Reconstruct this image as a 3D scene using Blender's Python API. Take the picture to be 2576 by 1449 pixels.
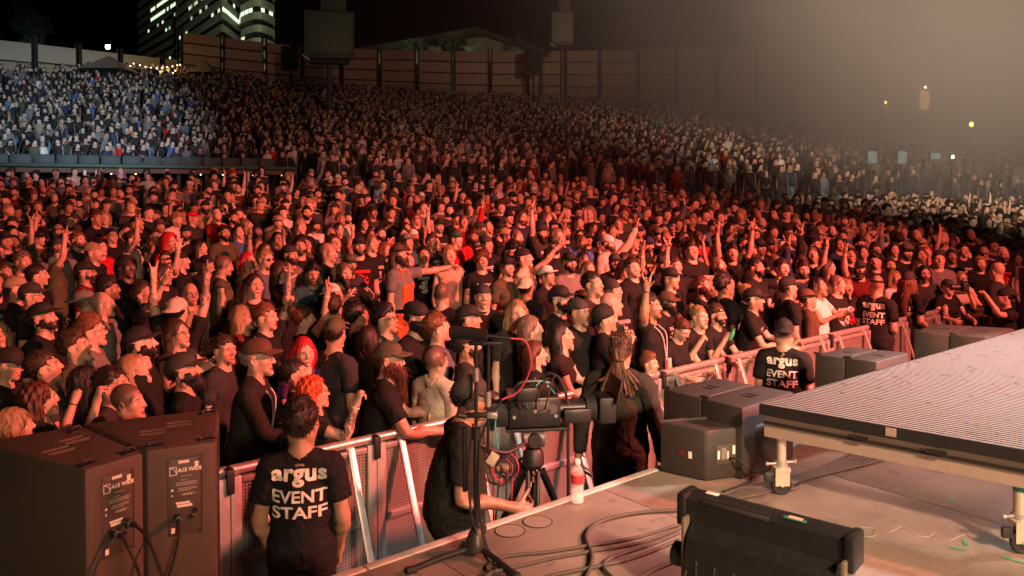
import bpy, bmesh, math, random, os
import numpy as np
from mathutils import Vector, Matrix
from mathutils.kdtree import KDTree
from mathutils.bvhtree import BVHTree
for o in list(bpy.data.objects): bpy.data.objects.remove(o)
SC = bpy.context.scene; C = SC.collection; rnd = random.Random(7); R = math.radians

# ---------------------------------------------------------------- camera, night sky, stage lights, exposure
CAM_Z, PITCH, FOC, YC = 2.88, 1.5, 2022.0, 533.5                      # focal length for a 2576 px wide picture; the lens axis meets it at row YC
cam = bpy.data.cameras.new('camera'); cam_o = bpy.data.objects.new('camera', cam); C.objects.link(cam_o); SC.camera = cam_o
cam_o.location = (0, 0, CAM_Z); cam_o.rotation_euler = (R(90-PITCH), 0, 0)
cam.sensor_width = 36; cam.lens = 36*FOC/2576; cam.clip_end = 2000; cam.clip_start = .05; cam.shift_y = -(724.5-YC)/2576
wd = bpy.data.worlds.new('World'); SC.world = wd; wd.use_nodes = True; wn = wd.node_tree.nodes
sky = wn.new('ShaderNodeTexSky'); sky.sky_type = 'NISHITA'; sky.sun_disc = False; sky.sun_elevation = R(-8); sky.sun_rotation = R(200)
wd.node_tree.links.new(sky.outputs[0], wn['Background'].inputs[0]); wn['Background'].inputs[1].default_value = .05
SC.view_settings.view_transform = 'Standard'; SC.view_settings.look = 'None'; SC.view_settings.exposure = 0; SC.view_settings.gamma = 1
SC.cycles.max_bounces = 5; SC.cycles.diffuse_bounces = 2; SC.cycles.glossy_bounces = 2; SC.cycles.volume_bounces = 0; SC.cycles.transparent_max_bounces = 12
SC.cycles.use_denoising = True; SC.cycles.sample_clamp_indirect = 3; SC.cycles.volume_step_rate = 1; SC.cycles.volume_max_steps = 64
def spot(name, loc, target, power, col, size, blend=.6, radius=.25):
    l = bpy.data.lights.new(name, 'SPOT'); o = bpy.data.objects.new(name, l); C.objects.link(o); o.location = loc
    o.rotation_euler = (Vector(target)-Vector(loc)).to_track_quat('-Z', 'Y').to_euler()
    l.energy = power; l.color = col; l.spot_size = R(size); l.spot_blend = blend; l.shadow_soft_size = radius; return o
RED = (1, .16, .115); WARM = (1, .68, .42)
spot('red_wash_light', (11, 3.2, 7.5), (-2.2, 10, 1.2), 25000, RED, 60, .9, .3)
spot('red_wash_light', (12, 0, 9.5), (2, 16.5, 1.0), 21000, RED, 46, .95, .3)
spot('fence_fill_light', (7, -5, 10), (-17, 58, 9.5), 8500, (1, .55, .42), 34, .7, .4)  # unseen fill lamps, this and the next, added to brighten the fence and slope
spot('fence_fill_light', (8, -5, 10), (13, 58, 9.5), 6000, (1, .52, .40), 32, .7, .4)
spot('amber_fill_light', (5, -6, 7), (-1, 6, 1.2), 900, (1, .45, .26), 80, .8, .5)  # unseen fill lamp added to soften the shadows
spot('stage_work_light', (4.6, -3, 6.4), (3.0, 3.4, 1.2), 8000, (1, .60, .38), 46, .8, .4)
spot('stage_back_light', (3.4, -6, 4.2), (-.4, 4.4, 1.3), 2000, WARM, 40, .8, .4)
spot('follow_light', (6, -4, 9), (-22.5, 40, 7.0), 80000, (.56, .78, 1), 17, .9, .4)
spot('deck_white_light', (8.2, 6, 6.4), (4.3, 5.2, 1.6), 9000, (1, .97, .94), 42, .9, .3)
spot('smoke_light', (10, 1, 6.5), (23, 42, 21), 98000, (1, .72, .52), 71, .9, .6)
# a point of the picture (pixels of a 2576 x 1449 view) carried out to a real place
cP, sP = math.cos(R(PITCH)), math.sin(R(PITCH))
def ray(px, py):
    x, y = (px-1288)/FOC, -(py-YC)/FOC; return Vector((x, cP+y*sP, -sP+y*cP))
def at(px, py, z): d = ray(px, py); t = (z-CAM_Z)/d.z; return Vector((d.x*t, d.y*t, z))
def atY(px, py, Y): d = ray(px, py); t = Y/d.y; return Vector((d.x*t, Y, CAM_Z+d.z*t))
def px_of(p):
    y, z = p[1], p[2]-CAM_Z; f = y*cP-z*sP; u = y*sP+z*cP; return 1288+FOC*p[0]/f, YC-FOC*u/f, f
spot('street_light', (-40, 120, 14), (-75, 240, 48), 170000, (.85, .95, .62), 70, .8, .5)      # street lamps between the fence and the tall buildings
spot('street_light', (-12, 77, 16), (-4, 92, 19.5), 900, (.80, 1, .62), 110, .9, .4)
# ---------------------------------------------------------------- materials
MATS = {}
def nt(name):
    m = bpy.data.materials.new(name); m.use_nodes = True; MATS[name] = m; return m, m.node_tree.nodes, m.node_tree.links, m.node_tree.nodes['Principled BSDF']
def mat(name, col, rough=.6, metal=0, var=.12, scale=18, bump=0, bscale=60, spec=.5, emit=None, coat=0):
    """plain surface with mottled colour, uneven gloss and fine relief"""
    if name in MATS: return MATS[name]
    m, N, L, b = nt(name); tc = N.new('ShaderNodeTexCoord'); n = N.new('ShaderNodeTexNoise'); n.inputs['Scale'].default_value = scale; n.inputs['Detail'].default_value = 5
    L.new(tc.outputs['Object'], n.inputs['Vector']); mx = N.new('ShaderNodeMix'); mx.data_type = 'RGBA'
    mx.inputs['A'].default_value = (*[c*(1-var) for c in col], 1); mx.inputs['B'].default_value = (*[min(1, c*(1+var)) for c in col], 1)
    L.new(n.outputs['Fac'], mx.inputs['Factor']); L.new(mx.outputs['Result'], b.inputs['Base Color'])
    mr = N.new('ShaderNodeMapRange'); mr.inputs['To Min'].default_value = max(.03, rough-.1); mr.inputs['To Max'].default_value = min(1, rough+.1)
    L.new(n.outputs['Fac'], mr.inputs['Value']); L.new(mr.outputs['Result'], b.inputs['Roughness'])
    b.inputs['Metallic'].default_value = metal; b.inputs['Specular IOR Level'].default_value = spec; b.inputs['Coat Weight'].default_value = coat
    if bump:
        n2 = N.new('ShaderNodeTexNoise'); n2.inputs['Scale'].default_value = bscale; n2.inputs['Detail'].default_value = 4; L.new(tc.outputs['Object'], n2.inputs['Vector'])
        bp = N.new('ShaderNodeBump'); bp.inputs['Strength'].default_value = bump; bp.inputs['Distance'].default_value = .01; L.new(n2.outputs['Fac'], bp.inputs['Height']); L.new(bp.outputs['Normal'], b.inputs['Normal'])
    if emit: b.inputs['Emission Color'].default_value = (*emit[:3], 1); b.inputs['Emission Strength'].default_value = emit[3]
    return m
def math_node(N, L, op, a, b=None, c=None, clamp=False):
    n = N.new('ShaderNodeMath'); n.operation = op; n.use_clamp = clamp
    for i, v in enumerate((a, b, c)):
        if v is None: continue
        if isinstance(v, (int, float)): n.inputs[i].default_value = v
        else: L.new(v, n.inputs[i])
    return n.outputs[0]
def ell_mask(N, L, x, z, cx, cz, rx, rz, soft=.35):
    """1 inside an ellipse of the face, 0 outside"""
    a = math_node(N, L, 'DIVIDE', math_node(N, L, 'SUBTRACT', x, cx), rx); b = math_node(N, L, 'DIVIDE', math_node(N, L, 'SUBTRACT', z, cz), rz)
    d = math_node(N, L, 'SQRT', math_node(N, L, 'ADD', math_node(N, L, 'MULTIPLY', a, a), math_node(N, L, 'MULTIPLY', b, b)))
    m = N.new('ShaderNodeMapRange'); m.inputs['From Min'].default_value = 1+soft/2; m.inputs['From Max'].default_value = 1-soft/2; L.new(d, m.inputs['Value']); return m.outputs[0]
def mixc(N, L, f, a, b):
    m = N.new('ShaderNodeMix'); m.data_type = 'RGBA'
    for s, v in (('Factor', f), ('A', a), ('B', b)):
        if isinstance(v, tuple): m.inputs[s].default_value = (*v[:3], 1)
        elif isinstance(v, (int, float)): m.inputs[s].default_value = v
        else: L.new(v, m.inputs[s])
    return m.outputs['Result']
def attr(N, name, kind='GEOMETRY'):
    a = N.new('ShaderNodeAttribute'); a.attribute_type = kind; a.attribute_name = name; return a
def skin_material():
    m, N, L, b = nt('skin'); r = attr(N, 'rest'); sp = N.new('ShaderNodeSeparateXYZ'); L.new(r.outputs['Vector'], sp.inputs[0])
    ax = math_node(N, L, 'ABSOLUTE', sp.outputs[0]); y, z = sp.outputs[1], sp.outputs[2]
    oc = N.new('ShaderNodeObjectInfo').outputs['Color']
    n = N.new('ShaderNodeTexNoise'); n.inputs['Scale'].default_value = 22; n.inputs['Detail'].default_value = 5; L.new(r.outputs['Vector'], n.inputs['Vector'])
    blot = mixc(N, L, n.outputs['Fac'], (.66, .54, .50), (1.16, 1.14, 1.12)); mu = N.new('ShaderNodeMix'); mu.data_type = 'RGBA'; mu.blend_type = 'MULTIPLY'; mu.inputs['Factor'].default_value = 1
    L.new(oc, mu.inputs['A']); L.new(blot, mu.inputs['B']); col = mu.outputs['Result']
    front = math_node(N, L, 'LESS_THAN', y, -.045)
    ear = ell_mask(N, L, z, y, 1.60, -.115, .016, .035, .9); cheek = ell_mask(N, L, ax, z, .04, 1.60, .03, .024, 1.2)
    red = math_node(N, L, 'MULTIPLY', math_node(N, L, 'MAXIMUM', ear, math_node(N, L, 'MULTIPLY', cheek, front)), .35)
    mu2 = N.new('ShaderNodeMix'); mu2.data_type = 'RGBA'; mu2.blend_type = 'MULTIPLY'; L.new(red, mu2.inputs['Factor']); L.new(col, mu2.inputs['A']); mu2.inputs['B'].default_value = (1, .62, .56, 1); col = mu2.outputs['Result']
    lips = math_node(N, L, 'MULTIPLY', ell_mask(N, L, ax, z, 0, 1.559, .025, .0125, .5), front)
    mu3 = N.new('ShaderNodeMix'); mu3.data_type = 'RGBA'; mu3.blend_type = 'MULTIPLY'; L.new(lips, mu3.inputs['Factor']); L.new(col, mu3.inputs['A']); mu3.inputs['B'].default_value = (.75, .42, .40, 1); col = mu3.outputs['Result']
    slit = math_node(N, L, 'MULTIPLY', ell_mask(N, L, ax, z, 0, 1.5588, .022, .0022, .8), front); col = mixc(N, L, slit, col, (.05, .015, .012))
    st = attr(N, 'stubble', 'OBJECT').outputs['Fac']; low = ell_mask(N, L, y, z, -.055, 1.535, .085, .050, .5)
    n2 = N.new('ShaderNodeTexNoise'); n2.inputs['Scale'].default_value = 420; L.new(r.outputs['Vector'], n2.inputs['Vector'])
    stb = math_node(N, L, 'MULTIPLY', math_node(N, L, 'MULTIPLY', low, st), math_node(N, L, 'ADD', n2.outputs['Fac'], .1), clamp=True); col = mixc(N, L, stb, col, (.035, .022, .016))
    sc = attr(N, 'scalp', 'OBJECT').outputs['Fac']; top = ell_mask(N, L, y, z, .038, 1.695, .115, .098, .25); col = mixc(N, L, math_node(N, L, 'MULTIPLY', math_node(N, L, 'MULTIPLY', top, sc), math_node(N, L, 'MULTIPLY_ADD', n2.outputs['Fac'], .8, .45), clamp=True), col, (.03, .02, .015))
    zz = math_node(N, L, 'SUBTRACT', z, math_node(N, L, 'MULTIPLY', math_node(N, L, 'SUBTRACT', ax, .034), -.15))
    brow = math_node(N, L, 'MULTIPLY', ell_mask(N, L, ax, zz, .034, 1.6535, .021, .0048, .7), front); col = mixc(N, L, math_node(N, L, 'MULTIPLY', brow, .85), col, attr(N, 'brow', 'OBJECT').outputs['Color'])
    eye = math_node(N, L, 'MULTIPLY', ell_mask(N, L, ax, z, .032, 1.6318, .0132, .0056, .3), front); iris = ell_mask(N, L, ax, z, .0325, 1.632, .0058, .0058, .3)
    lid = math_node(N, L, 'MULTIPLY', ell_mask(N, L, ax, z, .032, 1.6335, .0155, .0085, .5), front); col = mixc(N, L, math_node(N, L, 'MULTIPLY', lid, .6), col, (.10, .04, .03))
    col = mixc(N, L, eye, col, mixc(N, L, iris, (.62, .58, .55), (.025, .016, .012)))
    tat = attr(N, 'tattoo', 'OBJECT').outputs['Fac']; tn = N.new('ShaderNodeTexNoise'); tn.inputs['Scale'].default_value = 17; tn.inputs['Detail'].default_value = 3; tn.inputs['Distortion'].default_value = 1.5; L.new(r.outputs['Vector'], tn.inputs['Vector'])
    arm = math_node(N, L, 'MULTIPLY', math_node(N, L, 'GREATER_THAN', ax, .37), math_node(N, L, 'LESS_THAN', ax, .55)); tm = math_node(N, L, 'MULTIPLY', math_node(N, L, 'GREATER_THAN', tn.outputs['Fac'], .53), math_node(N, L, 'MULTIPLY', arm, tat))
    col = mixc(N, L, math_node(N, L, 'MULTIPLY', tm, .75), col, (.05, .05, .06))
    shoe = math_node(N, L, 'LESS_THAN', z, .085); col = mixc(N, L, shoe, col, (.03, .03, .03))
    L.new(col, b.inputs['Base Color']); rr = math_node(N, L, 'MULTIPLY_ADD', n.outputs['Fac'], .30, .28); L.new(rr, b.inputs['Roughness'])
    bp = N.new('ShaderNodeBump'); bp.inputs['Strength'].default_value = .4; bp.inputs['Distance'].default_value = .004; n3 = N.new('ShaderNodeTexNoise'); n3.inputs['Scale'].default_value = 130; L.new(r.outputs['Vector'], n3.inputs['Vector']); L.new(n3.outputs['Fac'], bp.inputs['Height']); L.new(bp.outputs['Normal'], b.inputs['Normal'])
    return m
def cloth_material():
    """woven cloth in the object's own colour, creased, with a flat print on the chest where the object asks for one"""
    m, N, L, b = nt('cloth'); r = attr(N, 'rest'); sp = N.new('ShaderNodeSeparateXYZ'); L.new(r.outputs['Vector'], sp.inputs[0])
    x, y, z = sp.outputs; ax = math_node(N, L, 'ABSOLUTE', x); oi = N.new('ShaderNodeObjectInfo'); oc = oi.outputs['Color']
    n = N.new('ShaderNodeTexNoise'); n.inputs['Scale'].default_value = 9; n.inputs['Detail'].default_value = 6; L.new(r.outputs['Vector'], n.inputs['Vector'])
    mu = N.new('ShaderNodeMix'); mu.data_type = 'RGBA'; mu.blend_type = 'MULTIPLY'; mu.inputs['Factor'].default_value = 1; L.new(oc, mu.inputs['A']); L.new(mixc(N, L, n.outputs['Fac'], (.75, .75, .75), (1.2, 1.2, 1.2)), mu.inputs['B']); col = mu.outputs['Result']
    pr = attr(N, 'print', 'OBJECT').outputs['Fac']; pc = attr(N, 'ink', 'OBJECT').outputs['Color']
    ad = N.new('ShaderNodeVectorMath'); ad.operation = 'MULTIPLY_ADD'; cb = N.new('ShaderNodeCombineXYZ'); L.new(oi.outputs['Random'], cb.inputs[0]); L.new(oi.outputs['Random'], cb.inputs[2]); L.new(cb.outputs[0], ad.inputs[0]); ad.inputs[1].default_value = (31, 7, 53); L.new(r.outputs['Vector'], ad.inputs[2])
    v = N.new('ShaderNodeTexVoronoi'); v.inputs['Scale'].default_value = 42; L.new(ad.outputs[0], v.inputs['Vector']); n2 = N.new('ShaderNodeTexNoise'); n2.inputs['Scale'].default_value = 30; n2.inputs['Detail'].default_value = 4; L.new(ad.outputs[0], n2.inputs['Vector'])
    blot = math_node(N, L, 'MULTIPLY', math_node(N, L, 'GREATER_THAN', n2.outputs['Fac'], .49), math_node(N, L, 'GREATER_THAN', v.outputs['Distance'], .22))
    sepa = N.new('ShaderNodeSeparateXYZ'); L.new(ad.outputs[0], sepa.inputs[0]); bars = math_node(N, L, 'GREATER_THAN', math_node(N, L, 'SINE', math_node(N, L, 'ADD', math_node(N, L, 'MULTIPLY', x, 430), math_node(N, L, 'MULTIPLY', n2.outputs['Fac'], 14))), -.25)
    head_ = math_node(N, L, 'MULTIPLY', math_node(N, L, 'LESS_THAN', ax, .105), math_node(N, L, 'LESS_THAN', math_node(N, L, 'ABSOLUTE', math_node(N, L, 'SUBTRACT', z, 1.315)), .020))
    art = math_node(N, L, 'MAXIMUM', math_node(N, L, 'MULTIPLY', blot, ell_mask(N, L, ax, z, 0, 1.19, .085, .09, .25)), math_node(N, L, 'MULTIPLY', bars, head_)); zone = math_node(N, L, 'GREATER_THAN', z, .5)
    k = math_node(N, L, 'MULTIPLY', math_node(N, L, 'MULTIPLY', art, zone), math_node(N, L, 'MULTIPLY', pr, math_node(N, L, 'LESS_THAN', y, 0))); col = mixc(N, L, k, col, pc)
    L.new(col, b.inputs['Base Color']); b.inputs['Roughness'].default_value = .85; b.inputs['Specular IOR Level'].default_value = .25; b.inputs['Sheen Weight'].default_value = .0
    w = N.new('ShaderNodeTexNoise'); w.inputs['Scale'].default_value = 7; w.inputs['Detail'].default_value = 2; w.inputs['Distortion'].default_value = 2.0; L.new(ad.outputs[0], w.inputs['Vector'])
    bp = N.new('ShaderNodeBump'); bp.inputs['Strength'].default_value = .6; bp.inputs['Distance'].default_value = .03; L.new(w.outputs['Fac'], bp.inputs['Height']); L.new(bp.outputs['Normal'], b.inputs['Normal'])
    return m
def hair_material():
    m, N, L, b = nt('hair'); tc = N.new('ShaderNodeTexCoord'); mp = N.new('ShaderNodeMapping'); mp.inputs['Scale'].default_value = (150, 60, 14); L.new(tc.outputs['Object'], mp.inputs['Vector'])
    n = N.new('ShaderNodeTexNoise'); n.inputs['Scale'].default_value = 1; n.inputs['Detail'].default_value = 3; L.new(mp.outputs[0], n.inputs['Vector']); oc = N.new('ShaderNodeObjectInfo').outputs['Color']
    mu = N.new('ShaderNodeMix'); mu.data_type = 'RGBA'; mu.blend_type = 'MULTIPLY'; mu.inputs['Factor'].default_value = 1; L.new(oc, mu.inputs['A']); L.new(mixc(N, L, n.outputs['Fac'], (.35, .35, .35), (1.7, 1.65, 1.6)), mu.inputs['B'])
    L.new(mu.outputs['Result'], b.inputs['Base Color']); b.inputs['Roughness'].default_value = .55
    bp = N.new('ShaderNodeBump'); bp.inputs['Strength'].default_value = .8; bp.inputs['Distance'].default_value = .006; L.new(n.outputs['Fac'], bp.inputs['Height']); L.new(bp.outputs['Normal'], b.inputs['Normal']); return m
def tinted(name, rough=.7, bump=.2, bs=120):
    """a surface in the object's own colour"""
    m, N, L, b = nt(name); tc = N.new('ShaderNodeTexCoord'); n = N.new('ShaderNodeTexNoise'); n.inputs['Scale'].default_value = bs; L.new(tc.outputs['Object'], n.inputs['Vector'])
    mu = N.new('ShaderNodeMix'); mu.data_type = 'RGBA'; mu.blend_type = 'MULTIPLY'; mu.inputs['Factor'].default_value = 1; L.new(N.new('ShaderNodeObjectInfo').outputs['Color'], mu.inputs['A']); L.new(mixc(N, L, n.outputs['Fac'], (.8, .8, .8), (1.15, 1.15, 1.15)), mu.inputs['B'])
    L.new(mu.outputs['Result'], b.inputs['Base Color']); b.inputs['Roughness'].default_value = rough; bp = N.new('ShaderNodeBump'); bp.inputs['Strength'].default_value = bump; bp.inputs['Distance'].default_value = .004; L.new(n.outputs['Fac'], bp.inputs['Height']); L.new(bp.outputs['Normal'], b.inputs['Normal']); return m
def stage_floor_material():
    """painted ply worn by flight cases: scuff streaks both ways, stains, uneven sheen"""
    m, N, L, b = nt('stage_plywood'); tc = N.new('ShaderNodeTexCoord'); oi = N.new('ShaderNodeObjectInfo'); ad = N.new('ShaderNodeVectorMath'); ad.operation = 'ADD'; L.new(tc.outputs['Object'], ad.inputs[0]); L.new(oi.outputs['Location'], ad.inputs[1])
    def nz(scale, sc=(1, 1, 1), det=5, rotz=0):
        mp = N.new('ShaderNodeMapping'); mp.inputs['Scale'].default_value = sc; mp.inputs['Rotation'].default_value = (0, 0, rotz); L.new(ad.outputs[0], mp.inputs['Vector']); n = N.new('ShaderNodeTexNoise'); n.inputs['Scale'].default_value = scale; n.inputs['Detail'].default_value = det; L.new(mp.outputs[0], n.inputs['Vector']); return n.outputs['Fac']
    def sharp(v, a, c): r = N.new('ShaderNodeMapRange'); r.inputs['From Min'].default_value = a; r.inputs['From Max'].default_value = c; L.new(v, r.inputs['Value']); return r.outputs[0]
    st = nz(1.7); col = mixc(N, L, sharp(st, .35, .68), (.155, .122, .098), (.285, .232, .188))
    col = mixc(N, L, math_node(N, L, 'MULTIPLY', sharp(nz(3, (1, 22, 1), 3, .5), .54, .70), .18), col, (.36, .31, .26)); col = mixc(N, L, math_node(N, L, 'MULTIPLY', sharp(nz(2.3, (18, 1, 1), 3, .2), .56, .74), .28), col, (.085, .066, .052)); col = mixc(N, L, math_node(N, L, 'MULTIPLY', sharp(nz(9, (1, 1, 1), 2), .66, .72), .35), col, (.06, .05, .04))
    L.new(col, b.inputs['Base Color']); L.new(math_node(N, L, 'MULTIPLY_ADD', st, .5, .28), b.inputs['Roughness']); bp = N.new('ShaderNodeBump'); bp.inputs['Strength'].default_value = .2; bp.inputs['Distance'].default_value = .004; L.new(nz(120), bp.inputs['Height']); L.new(bp.outputs['Normal'], b.inputs['Normal']); return m
def crowd_material():
    m, N, L, b = nt('crowd_clothing'); a = attr(N, 'Col'); L.new(a.outputs['Color'], b.inputs['Base Color']); b.inputs['Roughness'].default_value = .8; return m
def perforated_material():
    """sheet metal with rows of round holes one can see through"""
    m, N, L, b = nt('perforated_sheet'); tc = N.new('ShaderNodeTexCoord'); v = N.new('ShaderNodeTexVoronoi'); v.inputs['Scale'].default_value = 1; v.inputs['Randomness'].default_value = 0
    mp = N.new('ShaderNodeMapping'); mp.inputs['Scale'].default_value = (46, 0, 46); L.new(tc.outputs['Object'], mp.inputs['Vector']); L.new(mp.outputs[0], v.inputs['Vector'])
    hole = math_node(N, L, 'LESS_THAN', v.outputs['Distance'], .34); b.inputs['Base Color'].default_value = (.36, .33, .30, 1); b.inputs['Metallic'].default_value = .6; b.inputs['Roughness'].default_value = .5
    L.new(math_node(N, L, 'SUBTRACT', 1.0, hole), b.inputs['Alpha']); return m

# ---------------------------------------------------------------- builders
class MB:
    """collects solids into one mesh"""
    def __init__(s): s.bm = bmesh.new()
    def box(s, size, loc=(0, 0, 0), rot=None, bev=0, seg=2):
        m = Matrix.Translation(loc)@(rot.to_4x4() if rot else Matrix())@Matrix.Diagonal((*size, 1)); r = bmesh.ops.create_cube(s.bm, size=1, matrix=m)
        if bev:
            ed = list({e for v in r['verts'] for e in v.link_edges}); bmesh.ops.bevel(s.bm, geom=ed, offset=bev, segments=seg, affect='EDGES', profile=.5)
        return s
    def cyl(s, a, b, ra, rb=None, n=14, cap=True):
        a, b = Vector(a), Vector(b); d = b-a; q = d.to_track_quat('Z', 'Y'); m = Matrix.Translation((a+b)/2)@q.to_matrix().to_4x4()
        bmesh.ops.create_cone(s.bm, cap_ends=cap, segments=n, radius1=ra, radius2=ra if rb is None else rb, depth=d.length, matrix=m); return s
    def sph(s, c, r, n=12, sc=(1, 1, 1)):
        bmesh.ops.create_uvsphere(s.bm, u_segments=n, v_segments=max(6, n//2+1), radius=r, matrix=Matrix.Translation(c)@Matrix.Diagonal((*sc, 1))); return s
    def tube(s, pts, r, n=8, close=False):
        pts = [Vector(p) for p in pts]; rings = []; up = Vector((0, 0, 1)); prev = None
        for i, p in enumerate(pts):
            t = (pts[min(i+1, len(pts)-1)]-pts[max(i-1, 0)]) if not close else (pts[(i+1) % len(pts)]-pts[i-1]); t.normalize()
            if prev is None: x = t.cross(up if abs(t.z) < .9 else Vector((1, 0, 0))).normalized()
            else: x = (prev-t*prev.dot(t)).normalized()
            prev = x; y = t.cross(x); rr = r[i] if isinstance(r, (list, tuple)) else r
            rings.append([s.bm.verts.new(p+(x*math.cos(a)+y*math.sin(a))*rr) for a in (2*math.pi*k/n for k in range(n))])
        m = len(rings)
        for i in range(m if close else m-1):
            A, B = rings[i], rings[(i+1) % m]
            for k in range(n): s.bm.faces.new((A[k], A[(k+1) % n], B[(k+1) % n], B[k]))
        if not close: s.bm.faces.new(rings[0][::-1]); s.bm.faces.new(rings[-1])
        return s
    def prism(s, poly, z0, z1, bev=0):
        lo = [s.bm.verts.new((p[0], p[1], z0)) for p in poly]; hi = [s.bm.verts.new((p[0], p[1], z1)) for p in poly]; n = len(poly)
        f = [s.bm.faces.new(lo[::-1]), s.bm.faces.new(hi)]+[s.bm.faces.new((lo[i], lo[(i+1) % n], hi[(i+1) % n], hi[i])) for i in range(n)]
        bmesh.ops.recalc_face_normals(s.bm, faces=f)
        if bev: bmesh.ops.bevel(s.bm, geom=list({e for x in f for e in x.edges}), offset=bev, segments=2, affect='EDGES', profile=.5)
        return s
    def quad(s, *ps): s.bm.faces.new([s.bm.verts.new(p) for p in ps]); return s
    def lathe(s, prof, n=20, c=(0, 0, 0)):
        rings = [[s.bm.verts.new((c[0]+r*math.cos(2*math.pi*k/n), c[1]+r*math.sin(2*math.pi*k/n), c[2]+z)) for k in range(n)] for r, z in prof]
        for A, B in zip(rings, rings[1:]):
            for k in range(n): s.bm.faces.new((A[k], A[(k+1) % n], B[(k+1) % n], B[k]))
        s.bm.faces.new(rings[0][::-1]); s.bm.faces.new(rings[-1]); return s
    def build(s, name, m, parent=None, smooth=35, loc=None, rotz=0):
        bmesh.ops.recalc_face_normals(s.bm, faces=s.bm.faces); me = bpy.data.meshes.new(name); s.bm.to_mesh(me); s.bm.free(); me.materials.append(m)
        if smooth: me.polygons.foreach_set('use_smooth', [True]*len(me.polygons)); me.set_sharp_from_angle(angle=R(smooth))
        o = bpy.data.objects.new(name, me); C.objects.link(o); o.parent = parent
        if loc is not None: o.location = loc
        if rotz: o.rotation_euler.z = rotz
        return o
def tag(o, label=None, cat=None, group=None, kind=None):
    for k, v in (('label', label), ('category', cat), ('group', group), ('kind', kind)):
        if v: o[k] = v
    return o
def empty(name, loc=(0, 0, 0), rotz=0, **kw):
    o = bpy.data.objects.new(name, None); C.objects.link(o); o.location = loc; o.rotation_euler.z = rotz; return tag(o, **kw)
def share(name, src, parent, loc=(0, 0, 0), rotz=0):
    o = bpy.data.objects.new(name, src.data); C.objects.link(o); o.parent = parent; o.location = loc; o.rotation_euler.z = rotz; return o
def curve_pts(pts, n=10):
    """smooth path through points"""
    P = [Vector(p) for p in pts]; P = [P[0]*2-P[1]]+P+[P[-1]*2-P[-2]]; out = []
    for i in range(1, len(P)-2):
        for k in range(n):
            t = k/n; a, b, c, d = P[i-1:i+3]; out.append(.5*((2*b)+(c-a)*t+(2*a-5*b+4*c-d)*t*t+(3*b-a-3*c+d)*t**3))
    return out+[P[-2]]
def text_mesh(txt, size, bold=0, extrude=0, align='CENTER', space=1.0, fine=.02):
    """flat lettering as triangles in the XY plane"""
    cu = bpy.data.curves.new('lettering', 'FONT'); cu.body = txt; cu.size = size; cu.align_x = align; cu.offset = bold; cu.extrude = extrude; cu.space_character = space; cu.resolution_u = 3
    o = bpy.data.objects.new('lettering', cu); C.objects.link(o); dg = bpy.context.evaluated_depsgraph_get(); me = bpy.data.meshes.new_from_object(o.evaluated_get(dg)); bpy.data.objects.remove(o); bpy.data.curves.remove(cu)
    bm = bmesh.new(); bm.from_mesh(me); bpy.data.meshes.remove(me); bmesh.ops.triangulate(bm, faces=bm.faces)
    for _ in range(4):
        ed = [e for e in bm.edges if e.calc_length() > fine]
        if not ed: break
        bmesh.ops.subdivide_edges(bm, edges=ed, cuts=1); bmesh.ops.triangulate(bm, faces=bm.faces)
    return bm
def flat_text(name, txt, size, m, parent, mw, bold=0, align='CENTER', space=1.0):
    bm = text_mesh(txt, size, bold, 0, align, space, 9); me = bpy.data.meshes.new(name); bm.to_mesh(me); bm.free(); me.materials.append(m); o = bpy.data.objects.new(name, me); C.objects.link(o); o.parent = parent; o.matrix_local = mw; return o
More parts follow.
